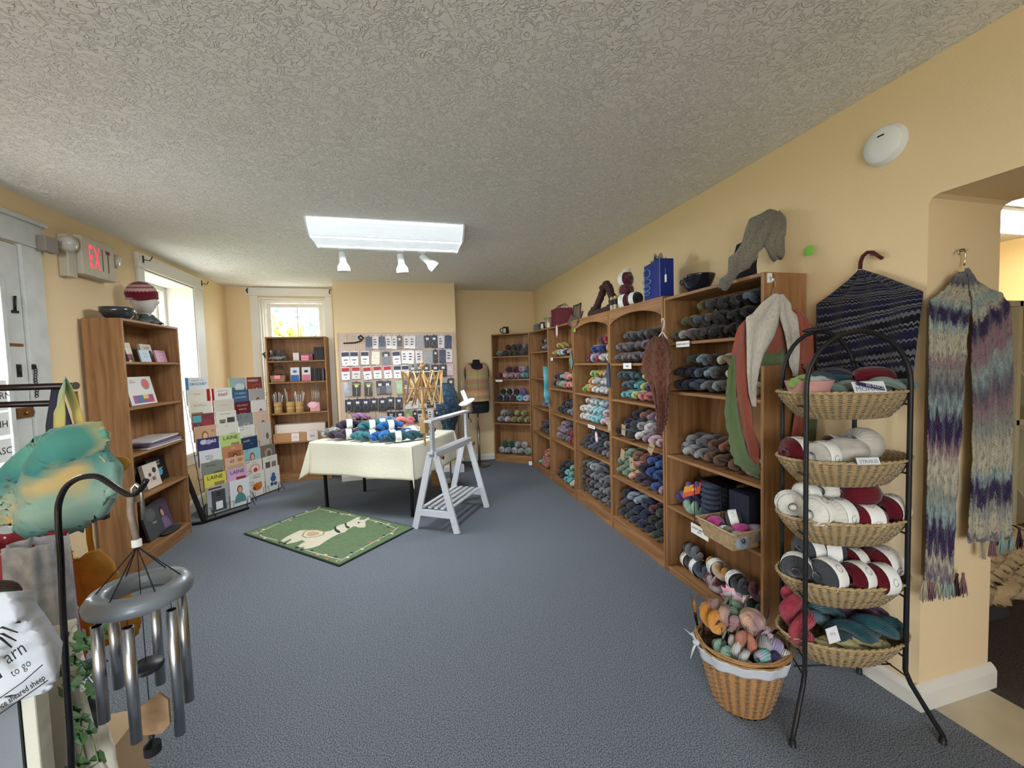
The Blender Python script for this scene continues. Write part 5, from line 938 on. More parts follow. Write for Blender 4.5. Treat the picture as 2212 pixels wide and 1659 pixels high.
# small handled basket at the back of the table
SPLIT = S('split_reed_basket', 186, 160, 122, rough=.7, noise=.3, nscale=50)
BKC = tp(.07, .70, TH + .005)
t = thing('handled_basket', 'woven basket with two upright handles and purple yarn at the back of the table', 'basket', BKC); o_ = t.location
def bowlpt(u, v):
    th = 2 * math.pi * u; k = .72 + .28 * v; w_ = .002 * math.cos(24 * th + (int(v * 12) % 2) * math.pi) + .0015 * math.sin(v * 75)
    c_, s_ = math.cos(th), math.sin(th); q = (abs(c_) ** 4 + abs(s_) ** 4) ** -.25
    return BKC + TX * ((.165 * k + w_) * c_ * q) + TY * ((.10 * k + w_) * s_ * q) + Vector((0, 0, .125 * v))
b = B(o_).mat(SPLIT); b.grid(bowlpt, 120, 48, True, .004); b.obox(BKC + Vector((0, 0, .004)), (.24, .15, .006), rotm(0, 0, ta)); b.build('woven_body', t)
for s_ in (-1, 1):
    b = B(o_).mat(SPLIT); pts = [BKC + TX * (s_ * .165) + TY * (.045 * math.cos(a)) + Vector((0, 0, .125 + .09 * math.sin(a))) + TX * s_ * .02 * math.sin(a) for a in [math.pi * k / 12 for k in range(13)]]; b.tube(pts, .006, 8); b.build('handle', t)
for (x, c, z, lab) in ((-.08, 'ip', .13, 'indigo hank at left in the handled basket'), (.0, 'ip', .125, 'indigo hank in the middle of the handled basket'), (.075, 'pu', .12, 'purple hank at right in the handled basket')): yarn('hank', c, BKC + TX * x + Vector((0, 0, z - .04)), (.5, -.3, ta + 1.2), band=False, label=lab, group='yarn in the handled basket', scl=(.65, .85, .85))
COL['lv'] = ('lavender pink', (196, 142, 196), (212, 164, 210)); yarn('hank', 'lv', BKC + TX * .02 - TY * .02 + Vector((0, 0, .165)), (0, .2, ta + .9), 0.9, False, 'lavender pink hank on top of the handled basket', 'yarn in the handled basket')
b = B(BKC).mat(SPLIT); b.tube([tp(-.1, .5, TH + .01), tp(-.03, .58, TH + .2)], .003, 5); tag(b.build('knitting_needle'), 'thin wooden stick leaning left of the handled basket', 'stick')
# ------------------------------------------------------------------ trestle with raised bar, swift and ball winder
WPT = S('white_painted_wood', 214, 218, 224, rough=.4)
SA, SB_, SC, SD = Vector((.03, 3.71, 0)), Vector((.376, 3.47, 0)), Vector((.744, 4.02, 0)), Vector((.398, 4.26, 0))
t = thing('trestle_stand', 'white wooden trestle with slatted shelf and raised bar in front of the table', 'trestle', (SA + SC) / 2); o_ = t.location
ux = (SB_ - SA).normalized(); uy = (SD - SA).normalized(); mF, mB = (SA + SB_) / 2, (SD + SC) / 2; HT = .66
def tz(v, z): return Vector((v.x, v.y, z))
for (base, m_) in ((SA, mF), (SB_, mF), (SC, mB), (SD, mB)):
    b = B(o_).mat(WPT); top = tz(m_ + (base - m_) * .16, HT); b.bar(tz(base, 0.0), top, .058, .022, uy); b.build('leg', t, bevel=.002)
for (p, q) in ((SA, SB_), (SD, SC)):
    b = B(o_).mat(WPT); k = .30; m_ = (p + q) / 2; b.bar(tz(p.lerp(m_, .13), .155), tz(q.lerp(m_, .13), .155), .02, .06); b.build('cross_rail', t, bevel=.002)
b = B(o_).mat(WPT)
for k in range(5):
    f_k = .2 + .6 * k / 4; b.bar(tz(SA.lerp(SB_, f_k) + uy * .01, .198), tz(SD.lerp(SC, f_k) - uy * .01, .198), .034, .012)
b.build('slatted_shelf', t, bevel=.001)
for s_, z in ((-.035, HT + .015), (.035, HT + .015)):
    b = B(o_).mat(WPT); b.bar(tz(mF + ux * s_ - uy * .02, z), tz(mB + ux * s_ + uy * .06, z), .02, .055); b.build('side_beam', t, bevel=.002)
b = B(o_).mat(WPT); b.bar(tz(mF - uy * .05, HT + .038), tz(mB + uy * .06, HT + .038), .05, .018); b.build('centre_board', t, bevel=.002)
for m_, s_ in ((mF, .0), (mB, .02)):
    b = B(o_).mat(WPT); q = m_ + uy * s_; b.bar(tz(q, HT + .045), tz(q, .965), .045, .022, ux)
    b.mat(INK)
    for k in range(9): b.obox(tz(q, HT + .08 + k * .025) + ux * .0, (.004, .05, .008), Matrix((ux, uy, Vector((0, 0, 1)))).transposed())
    b.build('adjustable_post', t)
b = B(o_).mat(WPT); b.bar(tz(mF - uy * .07, .975), tz(mB + uy * .12, .975), .075, .022); b.build('upper_bar', t, bevel=.003)
for q in (mF + uy * .02, mB): b = B(o_).mat(BRASS); b.tube([tz(q + ux * .05, HT - .01), tz(q + ux * .085, HT - .01)], .011, 10); b.tube([tz(q + ux * .085, HT - .01), tz(q + ux * .092, HT - .01)], .016, 10); b.build('clamp_knob', t)
BEECH = S('beech_wood', 196, 158, 106, rough=.5, noise=.2, nscale=14, stretch=(1, 1, .3)); CORD = S('natural_cord', 206, 196, 170, rough=.9)
t = thing('yarn_swift', 'wooden umbrella yarn swift clamped to the end of the white trestle', 'yarn swift', tz(mF - uy * .045 - ux * .05, .9)); o_ = t.location; sw = tz(mF - uy * .035 - ux * .055, 0)
b = B(o_).mat(BEECH); b.obox(sw + Vector((0, 0, .935)), (.055, .06, .13), Matrix((ux, uy, Vector((0, 0, 1)))).transposed()); b.build('clamp_block', t, bevel=.004)
b = B(o_).mat(BEECH); b.tube([sw + Vector((0, 0, .87)), sw + Vector((0, 0, .80))], .008, 10); b.lathe([(0, 0), (.009, .005), (.013, .03), (.007, .045), (0, .05)], sw + Vector((0, 0, .755)), 12); b.build('clamp_screw', t)
b = B(o_).mat(BEECH); b.lathe([(.0, 1.0), (.022, 1.0), (.022, 1.04), (.016, 1.045), (.018, 1.09), (.009, 1.10), (.0065, 1.42), (.012, 1.43), (.018, 1.44), (.018, 1.455), (.010, 1.465), (.015, 1.475), (.008, 1.49), (0, 1.492)], sw, 14); b.build('centre_spindle', t)
NS = 12; R0, R1 = .03, .175; z0, z1, z2 = 1.10, 1.25, 1.41
for k in range(NS):
    a = 2 * math.pi * k / NS
    def cyl(r, aa, z): return sw + Vector((r * math.cos(aa), r * math.sin(aa), z))
    b = B(o_).mat(BEECH); b.bar(cyl(.02, a, z1 + .13), cyl(.165, a + .42, z0 + .02), .014, .005); b.bar(cyl(.02, a, z0 + .03), cyl(.17, a + .42, z2), .014, .005); b.build('rib', t)
    if k % 1 == 0: b = B(o_).mat(BEECH); b.bar(cyl(.165, a + .42, z0 + .02), cyl(.172, a + .42 + 2 * math.pi / NS, z2), .014, .005); b.build('outer_rib', t)
b = B(o_).mat(CORD)
for zz in (z0 + .03, z1 + .02, z2 - .01): b.tube([sw + Vector((.168 * math.cos(2 * math.pi * k / NS + .42), .168 * math.sin(2 * math.pi * k / NS + .42), zz)) for k in range(NS)], .0018, 4, closed=True)
b.build('tie_cord', t)
WPL = S('white_plastic', 232, 233, 230, rough=.3)
t = thing('ball_winder', 'white ball winder clamped to the far end of the trestle bar', 'ball winder', tz(mB + uy * .08, 1.0)); o_ = t.location; wc = tz(mB + uy * .07, 0)
b = B(o_).mat(S('beige_cast_body', 150, 128, 104, rough=.5)); b.lathe([(0, 0), (.045, .0), (.05, .02), (.045, .045), (0, .05)], wc + Vector((0, 0, 1.0)), 16, ux); b.build('gear_body', t)
b = B(o_).mat(BLKM); b.bar(wc + Vector((0, 0, .992)), wc + Vector((0, 0, .90)), .02, .012, ux); b.tube([wc + ux * .04 + Vector((0, 0, 1.01)), wc + ux * .10 + Vector((0, 0, 1.02)), wc + ux * .10 + Vector((0, 0, .96))], .005, 8); b.tube([wc + Vector((0, 0, .9)), wc - uy * .0 + ux * .03 + Vector((0, 0, .88)), wc + ux * .03 + Vector((0, 0, .85))], .004, 8); b.build('clamp_and_crank', t)
ax = Vector((-.35, -.1, .93)).normalized(); b = B(o_).mat(WPL); b.lathe([(0, 0), (.05, .0), (.085, .018), (.088, .026), (.08, .03), (.045, .02), (.03, .03), (.024, .06), (.021, .15), (.0, .152)], wc + Vector((-.0, 0, 1.045)), 28, ax); b.build('winding_cone', t)
b = B(o_).mat(S('steel', 170, 168, 160)); b.tube([wc - uy * .02 + Vector((0, 0, 1.03)), wc - uy * .10 + Vector((0, 0, 1.1)), wc - uy * .13 + Vector((0, 0, 1.25)), wc - uy * .12 + Vector((0, 0, 1.29))], .0025, 6); b.build('yarn_guide', t)
# brown scarf end and grey bag beside the table
b = B((.28, 4.95, 0)).mat(S('tan_paper', 170, 130, 80, rough=.8)); b.grid(lambda u, v: Vector((.25 + .18 * u, 4.9 + .02 * math.sin(3 * v), .36 * (1 - u) ** 2 * v + .012 + .02 * math.sin(6 * v))), 16, 8, True, .004); tag(b.build('paper_sheet'), 'curled brown paper lying under the table', 'paper')
# ------------------------------------------------------------------ pegboard with packages
PX0, PX1, PZ0, PZ1, PY = -.803, .648, .17, 1.896, YC
PEG = bpy.data.materials.new('perforated_hardboard'); PEG.use_nodes = True; n = PEG.node_tree.nodes; l = PEG.node_tree.links; p = n['Principled BSDF']; p.inputs['Roughness'].default_value = .6
tc = n.new('ShaderNodeTexCoord'); mp = n.new('ShaderNodeMapping'); mp.inputs['Scale'].default_value = (1 / .0254,) * 3; l.new(tc.outputs['Object'], mp.inputs[0])
fr = n.new('ShaderNodeVectorMath'); fr.operation = 'FRACTION'; l.new(mp.outputs[0], fr.inputs[0]); sb = n.new('ShaderNodeVectorMath'); sb.operation = 'SUBTRACT'; sb.inputs[1].default_value = (.5, .5, .5); l.new(fr.outputs[0], sb.inputs[0])
ml = n.new('ShaderNodeVectorMath'); ml.operation = 'MULTIPLY'; ml.inputs[1].default_value = (1, 0, 1); l.new(sb.outputs[0], ml.inputs[0]); ln = n.new('ShaderNodeVectorMath'); ln.operation = 'LENGTH'; l.new(ml.outputs[0], ln.inputs[0])
gt = n.new('ShaderNodeMath'); gt.operation = 'LESS_THAN'; gt.inputs[1].default_value = .14; l.new(ln.outputs['Value'], gt.inputs[0]); mx = n.new('ShaderNodeMix'); mx.data_type = 'RGBA'; l.new(gt.outputs[0], mx.inputs[0]); mx.inputs[6].default_value = (*srgb(214, 190, 172), 1); mx.inputs[7].default_value = (*srgb(84, 70, 62), 1); l.new(mx.outputs[2], p.inputs['Base Color'])
t = thing('pegboard', 'large perforated display board on the chimney wall, full of hanging packets', 'pegboard', (-.08, PY, PZ0)); o_ = t.location
b = B(o_).mat(PEG); b.box(PX0, PX1, PY - .024, PY - .018, PZ0, PZ1); b.build('perforated_panel', t)
b = B(o_).mat(S('pale_board_edge', 206, 184, 160)); b.box(PX1 - .0, PX1 + .02, PY - .03, PY - .001, PZ0 - .17, PZ1); b.box(PX0 - .012, PX0, PY - .03, PY - .001, PZ0, PZ1); b.box(PX0, PX1, PY - .017, PY - .001, PZ0 + .1, PZ1); b.build('edge_strip', t)
b = B((PX1 + .02, PY - .03, .06)).mat(WPT); b.box(PX1 - .12, PX1 + .07, PY - .12, PY - .035, .0, .1); tag(b.build('white_block', bevel=.004), 'white painted block on the floor at the foot of the pegboard', 'block')
PK = {'w': ('white', (226, 220, 218)), 'k': ('black', (44, 44, 50)), 'r': ('red and white', (226, 220, 218)), 'b': ('dark blue', (62, 74, 104)), 'g': ('green', (128, 168, 104)), 'o': ('olive-striped black', (58, 56, 44)), 'n': ('navy and white', (222, 218, 218)), 'v': ('violet', (74, 80, 130)), 'd': ('dark grey', (78, 74, 78)), 'y': ('cream', (222, 210, 180)), 's': ('silver grey', (168, 168, 172)), 'p': ('pink label', (214, 190, 196))}
PKM = {k: S('packet_' + v[0].replace(' ', '_'), *v[1], rough=.35, coat=.4) for k, v in PK.items()}
REDP = S('packet_red_header', 190, 44, 46, rough=.4); DBL = S('packet_navy_header', 56, 58, 78, rough=.4); SILV = S('needle_silver', 180, 184, 190, rough=.3, metal=.7)
def packet(kind, x, ztop, w_, h_, dep, lab, row, tilt):
    m = PKM[kind]; z0 = ztop - h_; y = PY - .039 - dep; t_ = Vector((x, y, ztop)); b = B(t_); ca, sa_ = math.cos(tilt), math.sin(tilt)
    def P_(dx, dz, dy=0): return Vector((x + dx * ca - dz * sa_ * -1, y + dy, ztop + dz * ca - dx * sa_))
    def rect(dx0, dx1, dz0, dz1, dy0, dy1, mm):
        b.mat(mm); V = [b.v(P_(a, c, d)) for a in (dx0, dx1) for d in (dy0, dy1) for c in (dz0, dz1)]
        for q in ((0, 1, 3, 2), (4, 6, 7, 5), (0, 4, 5, 1), (2, 3, 7, 6), (0, 2, 6, 4), (1, 5, 7, 3)): b.f([V[i] for i in q])
    rect(-w_ / 2, w_ / 2, -h_, 0, 0, .012, m); rect(-.006, .006, -.004, .016, 0, .004, PAPER if kind in 'wn' else m)
    hd = {'r': REDP, 'n': DBL, 'w': None, 'k': DBL}.get(kind)
    if hd: rect(-w_ * .46, w_ * .46, -h_ * .34, -h_ * .05, -.002, 0, hd)
    if kind in 'kdo': rect(-w_ * .22, w_ * .22, -h_ * .36, -h_ * .18, -.004, -.002, PAPER)
    if kind in 'w':
        for q in range(3): rect(-w_ * .3, w_ * (.1 + .1 * (q % 2)), -h_ * (.3 + .2 * q), -h_ * (.22 + .2 * q), -.002, 0, DBL)
    if kind == 'o': rect(-w_ * .02, w_ * .02, -h_ * .95, -h_ * .3, -.004, 0, PKM['y']); rect(-w_ * .4, w_ * .4, -h_ * .2, -h_ * .1, -.004, 0, S('packet_lime', 180, 184, 84))
    if kind in 'kbds':
        b.mat(SILV); c_ = P_(0, -h_ * .66, -.003); b.tube([c_ + Vector((w_ * .3 * math.cos(a), 0, w_ * .42 * math.sin(a))) for a in [2 * math.pi * k / 12 for k in range(12)]], .0016, 4, closed=True)
    if kind in 'nr':
        b.mat(DBL); rect(-w_ * .25, w_ * .25, -h_ * .62, -h_ * .56, -.002, 0, DBL); rect(-w_ * .06, w_ * .06, -h_ * .85, -h_ * .78, -.002, 0, DBL)
    if kind in 'gvyp': rect(-w_ * .3, w_ * .3, -h_ * .5, -h_ * .44, -.002, 0, PAPER); rect(-w_ * .3, w_ * .15, -h_ * .36, -h_ * .30, -.002, 0, PAPER)
    o = b.build('needle_packet'); tag(o, lab, 'packet', 'packets hanging on the pegboard'); return o
def zrow(yp): return 1.45 - (yp - 788) * 0   # heights given directly below
rows_ = [  # (top height, packet height, [(kind, x)])
 (1.855, .17, [('b', -.435), ('w', -.352), ('b', -.275), ('w', -.195), ('w', -.118), ('d', -.055), ('w', .035), ('w', .112), ('s', .205), ('k', .298), ('k', .386), ('w', .478), ('b', .575)]),
 (1.665, .18, [('n', -.725), ('n', -.618), ('n', -.49), ('y', -.355), ('k', -.235), ('n', -.108), ('w', .0), ('w', .085), ('w', .18), ('s', .275), ('s', .335), ('k', .398), ('b', .49), ('w', .58)]),
 (1.465, .17, [('r', -.728), ('r', -.605), ('r', -.475), ('r', -.348), ('r', -.225), ('n', -.10), ('n', .0), ('d', .095), ('d', .185), ('d', .27), ('k', .385), ('k', .49), ('p', .585)]),
 (1.27, .19, [('s', -.715), ('o', -.605), ('o', -.462), ('k', -.325), ('k', -.23), ('g', -.085), ('v', .0), ('y', .09), ('w', .19), ('d', .29), ('k', .39), ('s', .49), ('d', .59)]),
 (1.055, .17, [('k', -.705), ('k', -.605), ('k', -.505), ('k', -.405), ('k', -.30), ('k', -.20), ('k', -.095), ('n', .0), ('n', .06), ('w', .12), ('y', .21), ('k', .30), ('n', .40), ('k', .50), ('k', .59)]),
 (.865, .15, [('k', -.2), ('k', -.09), ('g', .015), ('k', .1), ('n', .165), ('n', .23), ('w', .30), ('k', .39), ('n', .49), ('k', .58)])]
rp_ = random.Random(3); ROWN = ['top', 'second', 'third', 'fourth', 'fifth', 'lowest']
for ri, (zt, hh, its) in enumerate(rows_):
    for ki, (kd, x) in enumerate(its):
        nx = its[ki + 1][1] if ki + 1 < len(its) else x + .09; pv = its[ki - 1][1] if ki else x - .1; w_ = min(.098, (min(nx - x, x - pv)) * .95)
        packet(kd, x, zt - .01 * (1 if ri < 2 else 0) + rp_.uniform(-.006, .006), w_, hh * rp_.uniform(.92, 1.0), rp_.uniform(0, .02), '%s packet, %s from left in %s row of the pegboard' % (PK[kd][0], ORD[ki] if ki < 14 else 'last', ROWN[ri]), ri, rp_.uniform(-.07, .07))
b = B((-.62, PY - .04, 1.8)).mat(DKC); b.tube([(-.74, PY - .03, 1.765), (-.6, PY - .045, 1.77), (-.53, PY - .04, 1.79)], .009, 8); b.tube([(-.55, PY - .03, 1.82), (-.52, PY - .045, 1.80), (-.5, PY - .03, 1.83), (-.53, PY - .035, 1.86), (-.56, PY - .03, 1.84)], .012, 8, closed=True); tag(b.build('folding_tool'), 'dark folded tool hanging at the top left of the pegboard', 'tool')
b = B((-.66, PY - .04, 1.82)).mat(SILV); b.tube([(-.62 + .022 * math.cos(a), PY - .03, 1.83 + .022 * math.sin(a)) for a in [k * math.pi / 8 for k in range(16)]], .002, 5, closed=True); b.tube([(-.70, PY - .03, 1.87), (-.69, PY - .035, 1.80)], .003, 5); tag(b.build('ring_gauge'), 'thin metal ring hanging near the top left of the pegboard', 'ring')
b = B((-.2, PY - .05, .85)).mat(INK); b.tube([(-.2 + .055 * math.cos(a), PY - .06, .875 + .05 * math.sin(a)) for a in [k * math.pi / 10 for k in range(20)]], .003, 5, closed=True); tag(b.build('cable_loop'), 'black needle cable loop hanging low on the pegboard', 'cable')
# ------------------------------------------------------------------ dress form with vest
t = thing('dress_form', 'black dress form on a steel pole wearing a striped knitted vest', 'dress form', (.985, 5.74, 0)); o_ = t.location; DF = Vector((.975, 5.74, 0))
FELT = S('black_jersey', 20, 20, 26, rough=.85)
b = B(o_).mat(FELT); b.lathe([(0, .765), (.155, .765), (.165, .80), (.168, .88), (.15, 1.0), (.125, 1.12), (.14, 1.25), (.15, 1.33), (.14, 1.40), (.10, 1.44), (.055, 1.46), (.05, 1.50), (.048, 1.515), (0, 1.52)], DF, 32, sx=1, sy=.68); b.build('torso', t)
b = B(o_).mat(WPT); b.ell(DF + Vector((.01, 0, 1.525)), .012, .012, .012); b.build('neck_cap', t)
b = B(o_).mat(S('brushed_steel', 170, 166, 158, rough=.3, metal=.9)); b.tube([DF + Vector((0, 0, .02)), DF + Vector((0, 0, .55))], .017, 14); b.tube([DF + Vector((0, 0, .55)), DF + Vector((0, 0, .765))], .010, 12); b.build('pole', t)
b = B(o_).mat(S('taupe_steel', 104, 98, 92, rough=.35, metal=.7)); b.lathe([(0, .003), (.15, .003), (.152, .008), (.14, .014), (.03, .022), (0, .022)], DF, 36); b.build('base', t)
VEST = knit('variegated_vest_knit', [(0, (168, 140, 104)), (.12, (170, 120, 96)), (.25, (150, 148, 100)), (.36, (170, 150, 110)), (.46, (160, 112, 92)), (.58, (148, 140, 100)), (.68, (166, 112, 92)), (.8, (186, 160, 112)), (.9, (160, 128, 96)), (1, (196, 176, 124))], noise=.16, nscale=14, cols=30, rows=50)
vt = thing('knitted_vest', 'tan, pink and green striped sleeveless knitted vest on the dress form', 'vest', DF + Vector((0, 0, .95))); vo = vt.location
def vest(u, v):
    th = 2 * math.pi * (u - .25); z = 1.47 - .54 * v; fr = max(0, -math.sin(th))
    prof = [(0, .09), (.1, .145), (.25, .165), (.5, .16), (.75, .168), (1, .178)]; r = .1
    for (a, ra), (c, rc) in zip(prof, prof[1:]):
        if a <= v <= c: r = ra + (rc - ra) * (v - a) / (c - a)
    neck = .10 * fr ** 2 * (1 - v) ** 6
    side = .03 * abs(math.cos(th)) ** 3 * (1 - v) ** 3
    return DF + Vector(((r + side) * math.cos(th), (r * .72 + .006) * math.sin(th), z - neck * 1.0 + .003 * math.sin(30 * th) * (v > .95)))
b = B(vo).mat(VEST); b.grid(vest, 64, 36, True, .006); b.build('vest_body', vt)
for s_ in (-1, 1):
    b = B(vo).mat(INK); b.ell(DF + Vector((s_ * .163, -.02, 1.32)), .012, .045, .085, 12, 8); b.build('armhole', vt)
b = B((.9, YB, 1.56)).mat(WPT); b.ell((.88, YB - .01, 1.60), .014, .01, .035); tag(b.build('wall_doorbell'), 'small white oval fitting on the yellow back wall above the dress form', 'wall fitting')
# dark blue shawl on a stand behind the table
DSH = knit('dark_blue_shawl_knit', [(0, (60, 84, 104)), (.3, (38, 62, 84)), (.55, (30, 44, 66)), (.75, (24, 30, 48)), (1, (36, 66, 80))], noise=.35, nscale=12, blotch=((96, 124, 140), 22, .4), cols=30, rows=50)
t = thing('dark_blue_shawl', 'dark blue and teal knitted shawl draped over a curved stand behind the table', 'shawl', (.48, 5.12, .6)); o_ = t.location
def ds(u, v):
    th = math.pi * 2 * u; r = .06 + .075 * math.sin(math.pi * min(1, v * 1.1)) + .02 * math.sin(3 * th); return Vector((.47 + .07 * v - .1 * max(0, v - .6) + r * math.cos(th) * 1.05, 5.1 + r * .8 * math.sin(th), 1.22 - .58 * v + .01 * math.sin(6 * th) * (v > .9) ))
b = B(o_).mat(DSH); b.grid(ds, 40, 30, True, .006); b.lathe([(0, 1.235), (.05, 1.23), (.065, 1.21)], (.47, 5.1, 0), 20); b.build('shawl_cloth', t)
b = B((.47, 5.1, 0)).mat(S('steel', 170, 168, 160)); b.tube([(.5, 5.1, .01), (.5, 5.1, .72)], .008); b.lathe([(0, .002), (.1, .002), (.1, .01), (0, .012)], (.5, 5.1, 0), 24); b.tube([(.60, 5.06, .3), (.62, 5.06, 1.1), (.58, 5.06, 1.17)], .005); tag(b.build('garment_stand'), 'thin metal garment stand under the dark blue shawl', 'stand')
# ------------------------------------------------------------------ rug with llama
RA, RB_, RC = Vector((-.526, 3.156, 0)), Vector((-1.447, 4.063, 0)), Vector((.0, 3.733, 0))
rx = (RB_ - RA); ry = (RC - RA)  # rug frame: x along RA->RB, y along RA->RC
LX, LY = rx.length, ry.length; rx.normalize(); ry = (ry - rx * ry.dot(rx)).normalized()
RUGM = S('sage_green_rug_pile', 104, 126, 92, rough=1, noise=.16, nscale=30, bump=.35, bscale=300); RED_ = S('dark_rug_edge', 42, 52, 44, rough=.9)
RWM = S('rug_ivory_pile', 206, 200, 178, rough=1, noise=.1, nscale=60); RTN = S('rug_tan_pile', 184, 158, 126, rough=1); RBK = S('rug_dark_pile', 44, 52, 48, rough=1); RPK = S('rug_terracotta_pile', 176, 116, 90, rough=1); RMG = S('rug_mint_pile', 170, 196, 174, rough=1)
rug = thing('llama_rug', 'green rug with white llama and string-light border on the carpet', 'rug', (RA + rx * LX / 2 + ry * LY / 2)); o_ = rug.location
RZ = rx.cross(ry); UPR = Vector((0, 0, 1))
def rp3(x, y, z=.0135): return RA + rx * x + ry * y + Vector((0, 0, z))
b = B(o_).mat(RED_)
for (a0, a1, c0, c1) in ((0, LX, 0, .012), (0, LX, LY - .012, LY), (0, .012, .012, LY - .012), (LX - .012, LX, .012, LY - .012)):
    b.obox(rp3((a0 + a1) / 2, (c0 + c1) / 2, .006), (a1 - a0, c1 - c0, .0118), Matrix((rx, ry, -UPR if RZ.z < 0 else UPR)).transposed())
b.build('bound_edge', rug)
b = B(o_).mat(RUGM); b.obox(rp3(LX / 2, LY / 2, .0065), (LX - .024, LY - .024, .0125), Matrix((rx, ry, -UPR if RZ.z < 0 else UPR)).transposed()); b.build('pile_field', rug)
def rpoly(b, pts, m, z=.0134):
    b.mat(m); f_ = [b.v(rp3(x, y, z)) for x, y in pts]; fc = b.f(f_)
    if fc: fc.normal_update(); (fc.normal.z < 0) and fc.normal_flip()
RUGPTS = {
'body': [(0.813, 0.029), (0.862, 0.129), (0.877, 0.195), (0.886, 0.265), (0.836, 0.298), (0.646, 0.351), (0.619, 0.395), (0.668, 0.496), (0.648, 0.555), (0.661, 0.642), (0.676, 0.712), (0.656, 0.74), (0.606, 0.676), (0.561, 0.697), (0.569, 0.763), (0.537, 0.743), (0.512, 0.67), (0.433, 0.609), (0.403, 0.57), (0.455, 0.545), (0.516, 0.553), (0.51, 0.487), (0.479, 0.417), (0.496, 0.385), (0.488, 0.298), (0.469, 0.225), (0.441, 0.147), (0.454, 0.09), (0.508, 0.038), (0.523, 0.081), (0.584, 0.033), (0.613, 0.106), (0.614, 0.14), (0.674, 0.146), (0.68, 0.094), (0.723, 0.034), (0.759, 0.11), (0.788, 0.118), (0.781, 0.059)],
'blanket': [(0.758, 0.194), (0.82, 0.252), (0.836, 0.298), (0.757, 0.343), (0.646, 0.351), (0.595, 0.303), (0.609, 0.253), (0.643, 0.217), (0.678, 0.183)],
'collar1': [(0.598, 0.405), (0.666, 0.449), (0.676, 0.476), (0.615, 0.436), (0.522, 0.411), (0.501, 0.383), (0.546, 0.385)],
'collar2': [(0.596, 0.515), (0.653, 0.552), (0.65, 0.57), (0.595, 0.531), (0.524, 0.512), (0.515, 0.485), (0.559, 0.495)],
'eye': [(0.565, 0.621), (0.562, 0.636), (0.53, 0.631), (0.532, 0.61)],
'hoof1': [(0.823, 0.03), (0.808, 0.059), (0.783, 0.039), (0.785, 0.016)],
'hoof2': [(0.764, 0.032), (0.744, 0.058), (0.709, 0.028), (0.735, 0.02)],
'hoof3': [(0.599, 0.036), (0.577, 0.062), (0.547, 0.031), (0.568, 0.021)],
'hoof4': [(0.522, 0.031), (0.502, 0.054), (0.473, 0.024), (0.494, 0.018)],
'lines':  [[(0.86, 0.047), (0.988, 0.04), (1.08, 0.037), (1.158, 0.058), (1.194, 0.035), (1.236, 0.041), (1.208, 0.064), (1.156, 0.059), (1.195, 0.1), (1.219, 0.215), (1.243, 0.336), (1.265, 0.45), (1.247, 0.57), (1.235, 0.672), (1.298, 0.744), (1.294, 0.759), (1.258, 0.702), (1.163, 0.707), (1.002, 0.705), (0.862, 0.715), (0.713, 0.72)], [(0.528, 0.72), (0.398, 0.725), (0.259, 0.703), (0.111, 0.68), (0.094, 0.725), (0.131, 0.723), (0.121, 0.675), (0.093, 0.605), (0.093, 0.491), (0.082, 0.375), (0.072, 0.266), (0.072, 0.17), (0.055, 0.065), (0.043, 0.024), (0.079, 0.032), (0.081, 0.074), (0.054, 0.07), (0.16, 0.057), (0.273, 0.052), (0.392, 0.047), (0.469, 0.045)]],
'dots':  [(1.215, 0.127, 'w'), (1.008, 0.024, 'w'), (1.139, 0.058, 'k'), (1.255, 0.443, 'k'), (1.281, 0.592, 'w'), (1.245, 0.295, 'k'), (1.203, 0.373, 't'), (1.038, 0.688, 'w'), (0.951, 0.71, 'k'), (0.865, 0.688, 't'), (0.807, 0.73, 'w'), (0.407, 0.703, 'w'), (0.335, 0.698, 'k'), (0.265, 0.723, 'w'), (0.209, 0.67, 'k'), (0.134, 0.636, 'p'), (0.071, 0.581, 'w'), (0.108, 0.526, 'k'), (0.098, 0.482, 'p'), (0.069, 0.429, 't'), (0.102, 0.373, 'p'), (0.063, 0.258, 'w'), (0.087, 0.181, 'k'), (0.05, 0.112, 'w'), (0.139, 0.075, 'k'), (0.174, 0.024, 'p'), (0.242, 0.062, 'w'), (0.3, 0.038, 't'), (0.412, 0.061, 'k')],
}
b = B(o_); rpoly(b, RUGPTS['body'], RWM); b.build('woven_llama', rug)
b = B(o_); rpoly(b, RUGPTS['blanket'], RTN, .0138)
cx_ = sum(p[0] for p in RUGPTS['blanket']) / 9; cy_ = sum(p[1] for p in RUGPTS['blanket']) / 9
for k, m_ in ((.88, RBK), (.84, RWM), (.5, RPK), (.44, RTN)): rpoly(b, [(cx_ + (x - cx_) * k, cy_ + (y - cy_) * k) for x, y in RUGPTS['blanket']], m_, .0138 + .0003 * (1 - k) * 10)
b.build('woven_blanket', rug)
b = B(o_)
for k in ('collar1', 'collar2', 'eye', 'hoof1', 'hoof2', 'hoof3', 'hoof4'): rpoly(b, RUGPTS[k], RBK, .0141)
b.build('dark_details', rug)
b = B(o_).mat(RWM)
for ln_ in RUGPTS['lines']: b.tube([rp3(x, y, .0125) for x, y in ln_], .0055, 5, flat=.35)
DM = {'w': RWM, 'k': RBK, 't': RTN, 'p': RPK}
for x, y, c in RUGPTS['dots']: rpoly(b, [(x + .018 * math.cos(a), y + .012 * math.sin(a)) for a in [k * math.pi / 5 for k in range(10)]], DM[c], .0145)
b.build('light_string_border', rug)
